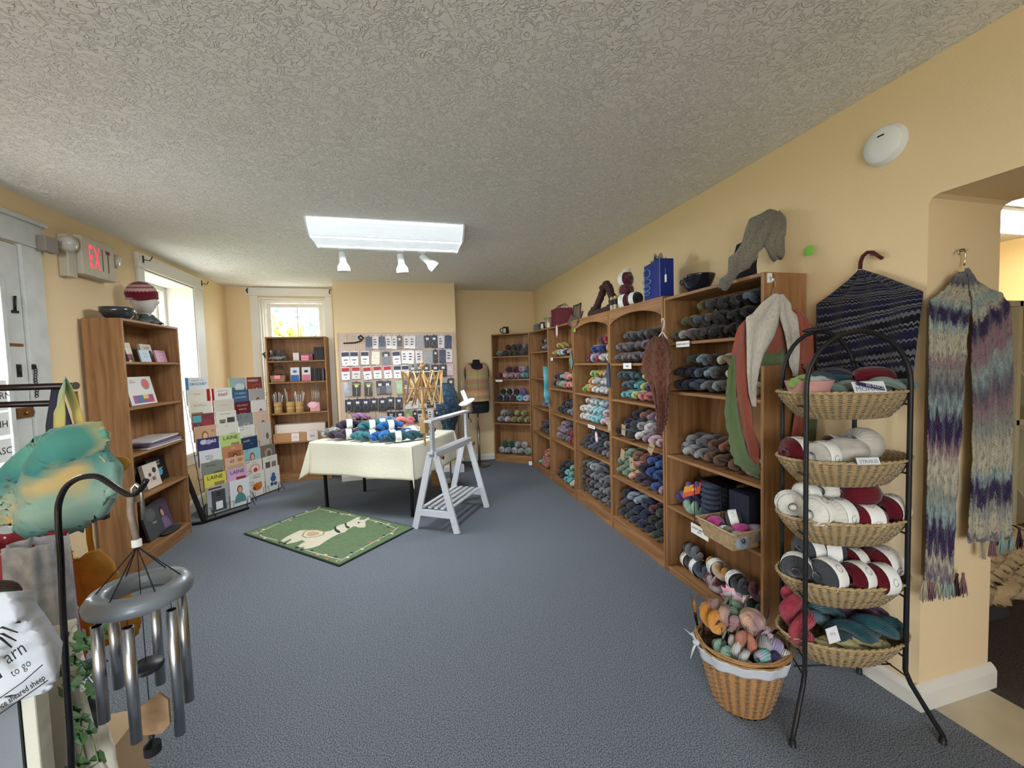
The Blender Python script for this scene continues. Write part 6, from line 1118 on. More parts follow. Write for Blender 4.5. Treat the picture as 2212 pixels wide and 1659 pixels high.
# ------------------------------------------------------------------ printed things: books, magazines, cards
def pm(rgb, rough=.4): return S('print_%d_%d_%d' % rgb, *rgb, rough=rough)
PAGES = S('page_edges', 228, 224, 212, rough=.8)
def book(name, p, ux, w_, h_, th, rgb, label, cat='book', lean=.12, titles=(), art=None, back=None, group=None, twist=0):
    """p = bottom centre of the front cover; ux = reading direction; leans back"""
    p, ux = Vector(p), Vector(ux).normalized(); bk = Vector((0, 0, 1)).cross(ux).normalized(); uy = (Vector((0, 0, 1)) * math.cos(lean) + bk * math.sin(lean)).normalized(); n3 = ux.cross(uy).normalized()
    p = p + Vector((0, 0, th * math.sin(lean) + .0004))
    if twist: ux = Matrix.Rotation(twist, 3, n3) @ ux; uy = n3.cross(ux)
    b = B(p); Mx = Matrix((ux, uy, n3)).transposed(); c = p + uy * h_ / 2
    b.mat(pm(rgb)); b.obox(c - n3 * .0006, (w_, h_, .0012), Mx); b.mat(pm(back or rgb)); b.obox(c - n3 * (th - .0006), (w_, h_, .0012), Mx)
    b.obox(c - ux * (w_ / 2 - .0006) - n3 * th / 2, (.0012, h_, th - .0024), Mx)
    b.mat(PAGES); b.obox(c + ux * .001 - n3 * th / 2, (w_ - .006, h_ - .005, th - .0026), Mx)
    def at(x, y, e=.0004): return p + ux * (x * w_) + uy * (y * h_) + n3 * e
    def rect(x0, x1, y0, y1, m, e=.0004): b.mat(m); b.f([b.v(at(x0, y0, e)), b.v(at(x1, y0, e)), b.v(at(x1, y1, e)), b.v(at(x0, y1, e))])
    def disc(x, y, rx, ry_, m, e=.0008, a0=0, a1=2 * math.pi): b.mat(m); b.f([b.v(at(x + rx * math.cos(a0 + (a1 - a0) * k / 14), y + ry_ * math.sin(a0 + (a1 - a0) * k / 14), e)) for k in range(14 if a1 - a0 > 6 else 15)])
    for a in (art or ()):
        if a[0] == 'r': rect(*a[1:5], pm(a[5]), .0004 + .0002 * (a[6] if len(a) > 6 else 0))
        elif a[0] == 'd': disc(*a[1:5], pm(a[5]), .0009 + .0002 * (a[6] if len(a) > 6 else 0))
        elif a[0] == 'p':   # portrait: shoulders, face and hair as a printed picture
            x, y, s_, bg_, hair, skin, cl = a[1:]
            if bg_: rect(x - .3 * s_, x + .3 * s_, y - .02, y + .62 * s_, pm(bg_), .0005)
            disc(x, y, .24 * s_, .30 * s_, pm(cl), .0008, 0, math.pi); disc(x, y + .40 * s_, .115 * s_, .13 * s_, pm(hair), .0010); disc(x + .01, y + .385 * s_, .075 * s_, .095 * s_, pm(skin), .0012)
    for (tx, x, y, s_, rgb_, *bo) in titles: b.mat(pm(rgb_)); b.text(tx, at(x, y, .0012), ux, uy, s_ * h_, bold=bo[0] if bo else 0)
    return tag(b.build(name), label, cat, group)
K, W, RD = (34, 32, 34), (228, 226, 222), (176, 34, 52)
# ------------------------------------------------------------------ magazine racks
WIRE = S('black_wire', 30, 30, 32, rough=.4, metal=.5)
def rack(O, u, nrows, rows, label, cols=((.105), (.32)), lean=.12, ush=.06, zb=.035, dz=.121, names='magazines on the front rack', wid=.43, where='left rack'):
    O, u = Vector((*O, 0)), Vector((*u, 0)).normalized(); n3 = u.cross(Vector((0, 0, 1))); t = thing('magazine_rack', label, 'magazine rack', O + u * wid / 2 - n3 * .05); o_ = t.location
    def P_(x, back, z): return O + u * x - n3 * back + Vector((0, 0, z))
    def row(k): f_ = k / (nrows - 1); return -ush * f_, lean * f_ + .03, zb + dz * k
    for x in (0, wid / 2, wid):
        b = B(o_).mat(WIRE); s0, b0, z0 = row(0); s1, b1, z1 = row(nrows - 1); b.tube([P_(x + s0, b0 + .012, z0 - .02), P_(x + s1, b1 + .012, z1 + .16)], .003, 6); b.build('upright_wire', t)
    for k in range(nrows):
        s_, bk, z = row(k); b = B(o_).mat(WIRE); f0 = bk - .03
        b.tube([P_(s_ - .012, bk + .01, z + .02), P_(s_ - .012, f0, z), P_(s_ + wid + .012, f0, z), P_(s_ + wid + .012, bk + .01, z + .02)], .0021, 6)
        for c in range(2):
            x0 = s_ + c * wid / 2 + .035; x1 = x0 + .145; b.tube([P_(x0 - .03, f0 - .001, z + .075), P_(x0, f0 - .001, z + .075), P_(x0, f0 - .001, z), P_(x1, f0 - .001, z), P_(x1, f0 - .001, z + .075), P_(x1 + .03, f0 - .001, z + .075)], .0019, 5)
        b.tube([P_(s_ + wid + .012, f0, z + .06), P_(s_ + wid + .05, f0, z + .06), P_(s_ + wid + .05, f0, z + .09), P_(s_ + wid + .0, f0, z + .09)], .0019, 5)
        b.build('wire_pocket', t)
    for x in (.02, wid - .02):
        b = B(o_).mat(WIRE); b.tube([P_(x - .04, -.02, .004), P_(x, .034, .16), P_(x + .045, -.02, .004)], .0035, 6); b.tube([P_(x, .034, .16), P_(x, .17, .004)], .0035, 6); b.build('wire_foot', t)
    b = B(o_).mat(WIRE); b.tube([P_(0, -.005, .03), P_(wid, -.005, .03)], .003, 6); b.build('cross_wire', t)
    for k, rw in enumerate(rows):
        s_, bk, z = row(k)
        for c, spec in enumerate(rw):
            if not spec: continue
            rgb, title, art, lab = spec[:4]; h_ = spec[4] if len(spec) > 4 else .275
            book('magazine', P_(s_ + wid * (.25 + .5 * c), bk - .026, z + .004), u, .2, h_, .005, rgb, lab + ', ' + where, 'magazine', .02, title, art, group=names)
    return t
def LT(rgbt): return [('LAINE', 0, .80, .2, rgbt)]
por = lambda x=.05, y=.1, s_=1.0, bg_=(150, 130, 110), hair=(80, 50, 40), skin=(206, 166, 140), cl=(90, 90, 100): ('p', x, y, s_, bg_, hair, skin, cl)
rows1 = [
 [((168, 170, 172), [], [('r', -.3, .35, .05, .82, (70, 76, 84)), ('d', .03, .68, .12, .1, (60, 52, 50)), ('r', -.12, .2, .12, .4, (236, 236, 238), 2), ('r', -.42, .2, .88, .94, (96, 40, 56))], 'grey pattern book with white label panel, bottom row'), ((222, 226, 230), [], [por(.0, .12, 1.25, None, (150, 70, 50), (214, 172, 150), (88, 140, 140))], 'white magazine with red-haired woman in teal, bottom row')],
 [((216, 208, 88), LT(K), [('r', -.05, .42, .05, .68, (150, 128, 92)), por(.18, .08, .8, None, (40, 34, 34), (190, 150, 120), (54, 44, 50))], 'bright yellow magazine titled LAINE'), ((208, 170, 206), LT((96, 30, 80)), [('r', -.08, .42, .05, .66, (150, 60, 64)), por(.16, .08, .8, None, (200, 150, 90), (220, 180, 150), (120, 40, 44))], 'lilac pink magazine titled LAINE')],
 [((128, 134, 126), [('Echoes', -.1, .84, .11, (60, 64, 60))], [('r', .0, .45, .1, .62, (90, 92, 86)), ('d', .25, .4, .14, .12, (60, 60, 58))], 'grey-green magazine above the yellow one'), ((206, 176, 150), [('60', -.15, .80, .16, (130, 40, 50), .01)], [('d', .25, .86, .14, .08, (190, 130, 60)), ('r', -.4, .4, .1, .7, (190, 160, 130))], 'tan pattern book reading 60, above the lilac one')],
 [((216, 218, 224), [("WE'LL", -.08, .74, .10, (60, 60, 70)), ('KNIT', -.05, .64, .10, (60, 60, 70))], [('r', -.05, .35, .3, .6, (170, 160, 150))], "white book reading WE'LL KNIT"), ((190, 130, 96), [('knit', 0, .88, .08, W)], [por(.08, .1, 1.1, (150, 92, 64), (70, 44, 40), (210, 160, 130), (170, 110, 80))], 'orange-brown knitting magazine, fourth row')],
 [((54, 54, 104), [('60', .25, .80, .17, W, .01)], [('d', -.2, .86, .17, .09, (196, 196, 210)), ('d', .02, .84, .14, .09, (170, 166, 190))], 'navy pattern book reading 60'), ((182, 206, 124), LT(K), [('r', -.0, .42, .05, .66, (150, 132, 104)), por(.2, .08, .8, None, (40, 32, 32), (180, 140, 112), (50, 44, 44))], 'light green magazine titled LAINE')],
 [((196, 160, 130), [('pr', .34, .76, .13, (90, 50, 44))], [por(-.06, .1, 1.35, None, (150, 96, 56), (220, 180, 150), (130, 64, 64))], 'tan magazine with blond portrait, sixth row'), ((214, 212, 204), [('knits', -.1, .86, .06, (110, 110, 104))], [('r', .0, .35, .3, .6, (180, 186, 190))], 'plain white magazine, sixth row')],
 [((120, 60, 70), [], [('r', -.48, -.1, .7, .95, (90, 170, 170)), ('d', .12, .6, .3, .2, (150, 60, 70)), ('d', -.2, .5, .2, .14, (60, 96, 130))], 'dark red and teal picture magazine, seventh row'), ((218, 214, 204), [('Finest Threads', -.05, .88, .06, (80, 76, 70))], [('r', -.35, -.05, .2, .7, (120, 128, 96)), ('r', .02, .4, .2, .75, (70, 72, 70)), ('d', -.2, .5, .08, .12, (60, 54, 48))], 'cream magazine with two dark pictures, seventh row')],
 [((216, 212, 198), [('My Folk Joy', -.05, .84, .09, (150, 150, 130))], [('r', -.45, .05, .1, .62, (132, 130, 100)), ('r', -.45, .05, .38, .44, (70, 80, 70), 1)], 'cream magazine with field picture, eighth row'), ((206, 200, 186), [('soft notebooks', 0, .78, .05, (140, 134, 124))], [('r', -.3, .3, .1, .5, (190, 184, 168))], 'plain beige book, eighth row')],
 [((220, 214, 202), [('the knit', -.1, .82, .07, (150, 140, 130))], [('r', .35, .5, .0, 1, (150, 30, 44))], 'cream book with red spine stripe, ninth row'), ((222, 220, 214), [('HOW TO', .05, .86, .09, (150, 140, 136)), ('KNIT', .05, .70, .15, (170, 34, 50), .015)], [('r', -.5, -.38, 0, 1, (160, 30, 46))], 'white book reading HOW TO KNIT in red')],
 [((214, 222, 228), [('HOW TO', .05, .86, .09, (120, 140, 156)), ('CROCHET', .06, .72, .12, (24, 84, 130), .01)], [('r', -.5, -.36, 0, 1, (70, 130, 170)), ('r', -.1, .3, .2, .5, (200, 206, 210))], 'white book reading HOW TO CROCHET in blue'), None]]
rack((-1.94, 4.60), (.64, .77), 10, rows1, 'black wire magazine rack nearer the door, full of magazines', names='magazines on the nearer rack', where='nearer rack')
rows2 = [
 [((226, 224, 216), [('CROCHET', 0, .84, .075, (80, 70, 70)), ('ANIMALS', 0, .74, .085, (80, 70, 70))], [('d', 0, .38, .32, .16, (190, 110, 50)), ('d', .2, .46, .11, .1, (206, 130, 60), 1), ('d', -.2, .34, .08, .06, (120, 60, 30), 1)], 'white animal crochet book with orange tiger'), ((224, 224, 220), [], [('d', .02, .5, .2, .14, (66, 92, 140)), ('d', .04, .66, .13, .09, (76, 104, 150), 1), ('d', -.1, .28, .12, .08, (60, 84, 130)), ('d', .15, .26, .12, .08, (90, 80, 110))], 'white crochet book with blue toy animals')],
 [((222, 218, 210), [('EDWARDS', 0, .9, .05, (200, 90, 80))], [('d', 0, .62, .38, .24, (214, 176, 170)), ('d', 0, .6, .26, .17, (226, 218, 210), 1), ('d', .05, .58, .14, .1, (190, 50, 56), 2), ('d', -.05, .3, .28, .16, (190, 140, 60), 2), ('d', .2, .32, .12, .12, (140, 90, 50), 3)], 'white crochet book with rainbow and red toy'), ((220, 216, 208), [('modern yarns', 0, .88, .05, (110, 104, 100))], [('r', -.35, -.02, .2, .76, (96, 88, 84)), ('r', .08, .38, .3, .74, (130, 120, 110))], 'white magazine with two dark pictures above the blue animals')],
 [((150, 196, 206), [], [por(.0, .1, 1.4, None, (130, 90, 66), (214, 174, 150), (70, 100, 110))], 'light blue magazine with face portrait'), ((118, 108, 100), [], [('d', .02, .66, .26, .2, (160, 152, 140)), ('d', .04, .6, .14, .16, (100, 92, 86), 1), ('d', -.15, .2, .12, .09, (196, 190, 150)), ('d', .2, .16, .1, .08, (200, 160, 70))], 'dark taupe book with plant circles')],
 [((30, 58, 92), [('GOOD', -.2, .82, .10, W, .01), ('knitting', .1, .7, .05, (160, 190, 210))], [('r', -.2, .4, .3, .4, (20, 36, 60))], 'navy book with white title'), None],
 [((224, 224, 220), [('linen', 0, .88, .05, (130, 130, 130))], [('r', -.3, .3, .2, .6, (206, 204, 198))], 'plain white magazine in the middle of rack'), ((196, 190, 184), [], [('d', .22, .4, .1, .14, (120, 96, 84)), ('r', -.4, -.3, .1, .9, (226, 180, 140))], 'pale grey magazine with small figure')],
 [((130, 136, 144), [('Lamb', .05, .8, .08, (70, 74, 80))], [por(.05, .12, .8, (160, 160, 156), (60, 44, 40), (200, 160, 140), (90, 96, 100))], 'mid-grey magazine with small portrait'), ((212, 186, 168), [], [por(.1, .1, .95, None, (90, 56, 44), (220, 180, 156), (200, 120, 90))], 'pinkish magazine with dark-haired figure')],
 [((100, 26, 44), [('THE GREAT', 0, .82, .10, (214, 190, 170)), ('NORTH', 0, .66, .10, (214, 190, 170)), ('American', 0, .5, .08, (214, 190, 170))], [], 'dark red book titled THE GREAT'), ((222, 220, 216), [], [por(.1, .1, 1.0, None, (50, 40, 40), (206, 166, 144), (120, 116, 120))], 'white magazine with dark-haired portrait')],
 [((58, 98, 140), [('THE GREAT', 0, .82, .10, (206, 220, 230)), ('NORTHERN', 0, .66, .10, (206, 220, 230))], [('r', -.4, .4, .1, .4, (40, 74, 110))], 'blue book titled THE GREAT NORTHERN'), ((170, 166, 166), [], [por(.05, .1, 1.0, None, (60, 50, 50), (190, 160, 150), (70, 66, 70))], 'grey magazine with half-length figure')],
 [((92, 112, 88), [], [('r', -.5, .5, .62, 1, (150, 170, 178)), ('r', -.5, -.44, 0, 1, (128, 190, 84), 1), ('d', .1, .62, .3, .16, (196, 204, 206), 1), ('r', -.1, .4, .12, .5, (86, 60, 52), 2), ('r', -.02, .12, .16, .42, (150, 110, 90), 3)], 'large picture book with mountains and green spine'), ((122, 60, 56), [('NORDIC', -.1, .82, .13, W, .01)], [por(.12, .1, 1.0, (150, 70, 64), (60, 30, 30), (206, 150, 130), (110, 50, 46))], 'dark red book titled in white capitals, topmost')]]
rack((-1.72, 5.06), (.50, .866), 9, rows2, 'black wire magazine rack nearer the back window, full of magazines', names='magazines on the farther rack', where='farther rack', dz=.133)
b = B((-1.98, 4.62, 0)).mat(BLKM)
b.bar((-2.10, 4.58, .5), (-1.93, 4.50, .01), .03, .03); b.bar((-2.14, 4.47, .012), (-1.93, 4.50, .012), .04, .02); b.bar((-1.93, 4.50, .012), (-1.66, 4.82, .012), .03, .02); tag(b.build('rack_brace'), 'black metal floor frame under the nearer magazine rack', 'frame')
# ------------------------------------------------------------------ bookcase by the door: books, mannequin head, bowl
Y_ = (0, 1, 0); GL = 'books in the bookcase by the door'
book('book', (-2.04, 3.70, 1.546), Y_, .16, .20, .02, (52, 44, 52), 'dark book with pale lettering, far left of the top shelf by the door', 'book', .25, [('AZ', -.1, .7, .2, (190, 170, 180)), ('SOCKS', 0, .5, .12, (190, 150, 160)), ('Z-A', 0, .2, .12, (190, 170, 180))], group=GL)
book('pattern_card', (-2.06, 3.83, 1.546), Y_, .11, .155, .008, (222, 214, 200), 'cream pattern booklet with red picture behind the blue one', 'booklet', .2, [('CROCHET', 0, .75, .08, (130, 100, 90))], [('r', -.3, .3, .1, .4, (150, 50, 50))], group=GL)
book('pattern_card', (-1.99, 3.90, 1.546), Y_, .13, .095, .01, (160, 180, 196), 'small pale blue booklet on the top shelf by the door', 'booklet', .2, [('The Pocket', 0, .66, .15, (60, 70, 90)), ('Knitting', 0, .4, .15, (60, 70, 90))], group=GL)
book('pattern_card', (-2.05, 4.06, 1.546), Y_, .15, .15, .02, (222, 216, 206), 'cream booklet lettered Crochet on the top shelf by the door', 'booklet', .2, [('Crochet', 0, .76, .14, (110, 60, 90))], [('r', -.4, .4, .5, .64, (90, 60, 90))], group=GL)
book('pattern_card', (-1.99, 4.12, 1.546), Y_, .15, .10, .012, (184, 130, 158), 'small pink booklet on the top shelf by the door', 'booklet', .2, [('The Pocket', 0, .66, .14, W), ('Crochet', 0, .4, .14, W)], group=GL)
book('book', (-2.02, 3.90, 1.208), Y_, .33, .225, .012, (224, 222, 218), 'white square book with granny-square picture on second shelf by the door', 'book', .2, [('MODERN', -.28, .86, .05, (150, 90, 90)), ('CROCHET', -.25, .78, .07, (150, 90, 90))], [('d', .22, .72, .16, .2, (120, 160, 160)), ('d', .22, .72, .13, .16, (214, 110, 110), 1), ('r', -.38, .4, .06, .34, (150, 100, 150)), ('r', -.2, 0, .06, .34, (90, 130, 160), 1), ('r', .0, .2, .2, .34, (230, 196, 90), 1), ('r', .2, .4, .06, .2, (200, 80, 110), 1)], group=GL)
book('book', (-2.08, 3.66, 1.208), Y_, .13, .18, .01, (110, 60, 56), 'dark red picture booklet left of the white square book', 'booklet', .2, [], [('d', 0, .5, .3, .3, (150, 90, 80))], group=GL)
for i, (dx, dy, w_, c) in enumerate(((0, 0, .30, (200, 196, 200)), (.0, .02, .29, (150, 130, 150)), (.0, -.02, .28, (96, 84, 110)), (-.005, .01, .29, (210, 206, 206)))):
    b = B((-2.06, 4.0, .862 + i * .016)).mat(pm(c)); b.obox((-2.055 + dx, 4.0 + dy, .862 + i * .016 + .0075), (.21, w_ + .16, .013), rotm(0, 0, .03 * (i - 1))); tag(b.build('flat_booklet'), ['pale booklet at the bottom of the flat stack on the middle shelf by the door', 'mauve booklet, second in the flat stack on the middle shelf by the door', 'violet booklet, third in the flat stack on the middle shelf by the door', 'light booklet on top of the flat stack on the middle shelf by the door'][i], 'booklet', 'flat booklets on the middle shelf by the door')
book('book', (-2.01, 3.93, .527), Y_, .19, .195, .03, (218, 208, 196), 'thick cream book with dandelion picture, fourth shelf by the door', 'book', .18, [], [('d', -.15, .55, .1, .08, (90, 80, 90)), ('d', .2, .68, .14, .12, (70, 60, 80)), ('d', .05, .35, .12, .09, (120, 110, 110)), ('r', .19, .21, .2, .6, (60, 60, 60)), ('r', -.16, -.14, .2, .5, (60, 60, 60))], group=GL)
book('book', (-2.07, 4.13, .527), Y_, .26, .205, .03, (26, 30, 36), 'black book lettered CROCHET SECRETS with blue yarn ball', 'book', .18, [('CROCHET', .02, .80, .10, W, .01), ('SECRETS', .02, .68, .10, W, .01)], [('d', .08, .38, .15, .16, (104, 170, 200)), ('r', -.42, -.4, .08, .92, (104, 170, 200)), ('r', -.1, .3, .5, .52, (220, 220, 220), 1)], group=GL)
book('book', (-2.09, 3.74, .527), Y_, .14, .19, .02, (30, 34, 40), 'black book at the left of the fourth shelf by the door', 'book', .18, [], [], group=GL)
book('book', (-2.03, 3.96, .105), Y_, .22, .27, .018, (74, 78, 84), 'dark grey book with round motif on the lowest shelf by the door', 'book', .22, [('Magic', .05, .42, .09, W)], [('d', -.05, .72, .28, .2, (98, 102, 104))], group=GL)
book('book', (-2.05, 4.14, .105), Y_, .21, .27, .012, (96, 78, 106), 'violet-grey picture book on the lowest shelf by the door', 'book', .25, [], [por(.0, .05, 1.3, None, (60, 40, 40), (196, 160, 150), (130, 110, 150))], group=GL)
b = B((-1.99, 4.1, .1)).mat(DKC); b.ell((-2.0, 4.08, .115), .05, .13, .012); tag(b.build('dark_stand'), 'black fabric under the books on the lowest shelf by the door', 'cloth')
PLASTER = S('pale_foam_head', 196, 190, 182, rough=.7)
HC = Vector((-2.045, 4.02, 1.858)); t = thing('mannequin_head', 'pale mannequin head wearing a dark red knitted hat on the bookcase by the door', 'mannequin head', HC); o_ = t.location
b = B(o_).mat(PLASTER); b.lathe([(0, .0), (.058, .0), (.056, .02), (.045, .05), (.048, .09)], HC, 20)
N_h = 28
def head(u, v):
    th = 2 * math.pi * u; ph = math.pi * v; d = Vector((math.sin(ph) * math.cos(th), math.sin(ph) * math.sin(th), math.cos(ph)))
    r = Vector((.072 * d.x, .092 * d.y, .115 * d.z)); fy = max(0, d.y)
    nose = .034 * math.exp(-((d.z + .10) / .17) ** 2 - (d.x / .16) ** 2) * (fy > .6); brow = .006 * math.exp(-((d.z - .12) / .08) ** 2) * (fy > .5); eye = -.010 * (math.exp(-((d.z - .0) / .07) ** 2 - ((d.x - .33) / .12) ** 2) + math.exp(-((d.z) / .07) ** 2 - ((d.x + .33) / .12) ** 2)) * (fy > .5)
    mouth = .007 * math.exp(-((d.z + .42) / .06) ** 2 - (d.x / .25) ** 2) * (fy > .5); chin = .010 * math.exp(-((d.z + .72) / .12) ** 2 - (d.x / .3) ** 2) * (fy > .2); jaw = 1 - .25 * max(0, -d.z) * (1 - fy)
    r = Vector((r.x * jaw * (1 - .18 * max(0, -d.z)), r.y * jaw + nose + brow + eye + mouth + chin, r.z)); a_ = -1.75; r = Vector((r.x * math.cos(a_) - r.y * math.sin(a_), r.x * math.sin(a_) + r.y * math.cos(a_), r.z)); return HC + Vector((.0, .0, .185)) + r
b.grid(head, 48, 40, True); b.build('face_and_neck', t)
for s_ in (-1, 1): b = B(o_).mat(PLASTER); q = HC + Vector((s_ * .072 * math.cos(-1.75), s_ * .072 * math.sin(-1.75), .18)); b.ell(q, .01, .018, .028); b.build('ear', t)
HATK = knit('dark_red_fair_isle_knit', [(0, (94, 20, 34)), (.38, (110, 28, 42)), (.42, (176, 130, 130)), (.52, (180, 140, 138)), (.56, (100, 22, 36)), (.64, (190, 156, 150)), (.72, (186, 150, 146)), (.76, (96, 20, 34)), (1, (108, 26, 40))], noise=.08, nscale=40, wob=.03, wn=26, cols=34, rows=30)
b = B(o_).mat(HATK)
def hat(u, v):
    th = 2 * math.pi * u; ph = v * 1.55; ru = .088 + .008 * math.sin(3.1 * v) - .012 * max(0, v - .8) * 5 * .3; d = Vector((math.sin(ph) * math.cos(th), math.sin(ph) * math.sin(th), math.cos(ph))); q = Vector((d.x * ru * 1.12, d.y * ru * 1.08, d.z * .125)); a_ = .22; y2 = q.y * math.cos(a_) - q.z * math.sin(a_); z2 = q.y * math.sin(a_) + q.z * math.cos(a_)
    return HC + Vector((q.x, y2 - .012, .212 + z2)) + Vector((0, 0, .003 * math.sin(36 * th)))
b.grid(hat, 72, 30, True, .006); b.tube([hat(k / 40, 1.0) + Vector((0, 0, -.004)) for k in range(40)], .010, 8, closed=True); hb = b.build('knitted_hat'); tag(hb, 'dark red and cream knitted hat on the mannequin head', 'hat')
COWL = knit('grey_green_cowl_knit', [(0, (84, 92, 88)), (.5, (66, 76, 78)), (1, (110, 116, 108))], noise=.2, nscale=20, cols=60, rows=14)
b = B(HC).mat(COWL); b.grid(lambda u, v: HC + Vector((0, 0, .003)) + Vector(((.06 + .09 * v + .012 * math.sin(5 * 2 * math.pi * u)) * math.cos(2 * math.pi * u) * .62, (.06 + .09 * v + .012 * math.sin(5 * 2 * math.pi * u)) * math.sin(2 * math.pi * u) * (1.25 if u < .5 else .8), .075 * (1 - v) ** 1.3 + .006 * (1 + math.sin(9 * 2 * math.pi * u)) * v)), 80, 14, True, .006); tag(b.build('knitted_cowl'), 'grey-green ribbed cowl around the base of the mannequin head', 'cowl')
CER = S('dark_slate_glaze', 52, 56, 60, rough=.2, coat=.6, noise=.3, nscale=40); CERD = S('dark_navy_glaze', 22, 26, 40, rough=.15, coat=.7); CREAMG = S('cream_glaze', 200, 190, 166, rough=.25, coat=.5)
c = Vector((-2.05, 3.70, 1.858)); b = B(c).mat(CER); b.lathe([(0, 0), (.05, 0), (.075, .018), (.098, .055), (.104, .088), (.100, .09), (.09, .055), (.06, .02), (0, .014)], c, 36); b.mat(S('tan_label', 170, 150, 120)); b.obox(c + Vector((.072, .072, .045)), (.002, .04, .06), rotm(0, -.35, R(45))); tag(b.build('yarn_bowl'), 'dark slate glazed bowl on top of the bookcase by the door', 'bowl')
# ------------------------------------------------------------------ bookcase at the window
X_ = (1, 0, 0)
def onw(x, z, y=5.86): return (x, y, z)
GW = 'things in the bookcase at the back window'
for i in range(6): book('pattern_book', (-1.655 + i * .03, 5.86, 1.571), (1, -2.2, 0) if False else X_, .09, .135, .006, [(40, 40, 44), (206, 200, 190), (60, 50, 50), (30, 34, 44), (90, 80, 70), (50, 44, 48)][i], ['black', 'cream', 'dark brown', 'navy', 'taupe', 'charcoal'][i] + ' leaning booklet on the top shelf of the window bookcase', 'booklet', .05, [], [('r', -.4, .4, .3, .34, (200, 190, 180))], group=GW, twist=.5)
def boxx(name, x0, x1, y0, y1, z0, z1, rgb, lab, cat='box', txt=None, tr=(60, 56, 56), ts=.03, lid=None, g=GW, facing='y'):
    b = B(((x0 + x1) / 2, (y0 + y1) / 2, z0)).mat(pm(rgb, .7)); b.box(x0, x1, y0, y1, z0, z1)
    if lid: b.mat(pm(lid, .7)); b.box(x0 - .001, x1 + .001, y0 - .001, y1 + .001, z1 - .02, z1 + .001)
    if txt: b.mat(pm(tr)); b.text(txt, ((x0 + x1) / 2, y0, (z0 + z1) / 2 - ts * .35), (1, 0, 0), (0, 0, 1), ts)
    return tag(b.build(name), lab, cat, g)
boxx('tissue_box', -1.40, -1.33, 5.86, 5.95, 1.57, 1.67, (214, 204, 200), 'white small box on the top shelf of the window bookcase')
boxx('small_box', -1.31, -1.17, 5.87, 5.96, 1.57, 1.65, (150, 92, 110), 'dusky pink box with a pink sign on the top shelf at the window'); boxx('small_sign', -1.30, -1.21, 5.835, 5.84, 1.57, 1.63, (236, 150, 176), 'pink card sign before the dusky pink box', 'sign', 'SOCKS', (120, 50, 70), .026)
boxx('dark_gift_bag', -1.15, -1.03, 5.86, 5.97, 1.57, 1.74, (48, 44, 48), 'dark printed bag at right end of the top shelf at the window', 'bag')
t = thing('splint_basket', 'small splint basket with black hoop handle and pink card, window bookcase', 'basket', (-1.585, 5.88, 1.3)); o_ = t.location; sb_ = Vector((-1.585, 5.88, 1.2985))
b = B(o_).mat(S('brown_splint', 150, 112, 84, rough=.7, noise=.3, nscale=60)); b.grid(lambda u, v: sb_ + Vector(((.078 + .014 * v) * max(-1, min(1, 1.5 * math.cos(2 * math.pi * u))), (.05 + .01 * v) * max(-1, min(1, 1.5 * math.sin(2 * math.pi * u))), .085 * v)), 40, 14, True, .004); b.obox(sb_ + Vector((0, 0, .003)), (.15, .09, .005)); b.build('splint_body', t)
b = B(o_).mat(BLKM); b.tube([sb_ + Vector((.085 * math.cos(a), 0, .085 + .12 * math.sin(a))) for a in [math.pi * k / 14 for k in range(15)]], .004, 6); b.build('hoop_handle', t); b = B(o_).mat(pm((236, 130, 150))); b.box(-1.62, -1.55, 5.815, 5.819, 1.34, 1.385); b.build('price_card', t)
b = B(o_).mat(DKC); b.ell(sb_ + Vector((0, 0, .075)), .06, .04, .03); b.build('contents', t)
for i, (x, c, lab) in enumerate(((-1.40, (210, 210, 216), 'white packet with blue yarn picture on second shelf at the window'), (-1.265, (208, 206, 210), 'white packet with black picture on second shelf at the window'))): book('packet', (x, 5.9, 1.30), X_, .105, .18, .012, c, lab, 'packet', .08, [], [('d', 0, .7, .25, .1, (60, 100, 160) if i == 0 else (40, 40, 44)), ('r', -.45, .45, 0, .45, (50, 96, 160) if i == 0 else (206, 110, 130), 1)], group=GW)
for i in range(6): boxx('narrow_box', -1.19 + i * .025, -1.17 + i * .025, 5.87, 5.95, 1.2985, 1.46, [(40, 40, 46), (70, 64, 66), (34, 36, 44), (52, 48, 52), (30, 30, 36), (110, 84, 96)][i], ['black', 'dark taupe', 'navy-black', 'charcoal', 'deep black', 'dusky violet'][i] + ' narrow upright box on second shelf at the window')
BAMB = S('woven_bamboo', 184, 148, 96, rough=.6, noise=.2, nscale=60)
for i, x in enumerate((-1.61, -1.46, -1.355)):
    c = Vector((x, 5.87, .8985)); t = thing('bamboo_cup', ['bamboo cup of white-tipped tools, left of three', 'bamboo cup of blue and red tools, middle of three', 'bamboo cup of white-tipped tools, right of three'][i] + ' on the window bookcase', 'cup', c, 'bamboo cups on the window bookcase')
    b = B(c).mat(BAMB); b.lathe([(0, 0), (.047, 0), (.05, .005), (.048, .04), (.052, .044), (.052, .05), (.048, .054), (.049, .088), (.053, .092), (.053, .098), (.05, .102), (.05, .14), (.045, .14), (.044, .01), (0, .01)], c, 24); b.build('cup_body', t)
    for k in range(6 if i != 1 else 4):
        a = k * 1.05 + i; b = B(c); b.mat([WPL, S('clear_grey_handle', 190, 192, 196, rough=.3)][k % 2] if i != 1 else pm([(60, 90, 150), (190, 50, 50), (200, 196, 190), (140, 140, 146)][k])); q = c + Vector((.025 * math.cos(a), .025 * math.sin(a), .02)); e_ = q + Vector((.035 * math.cos(a), .02 * math.sin(a), .21 + .02 * (k % 3) + (.04 if i == 1 else 0))); b.tube([q, q.lerp(e_, .8), e_], [.003, .005, .006], 8); b.build('craft_tool', t)
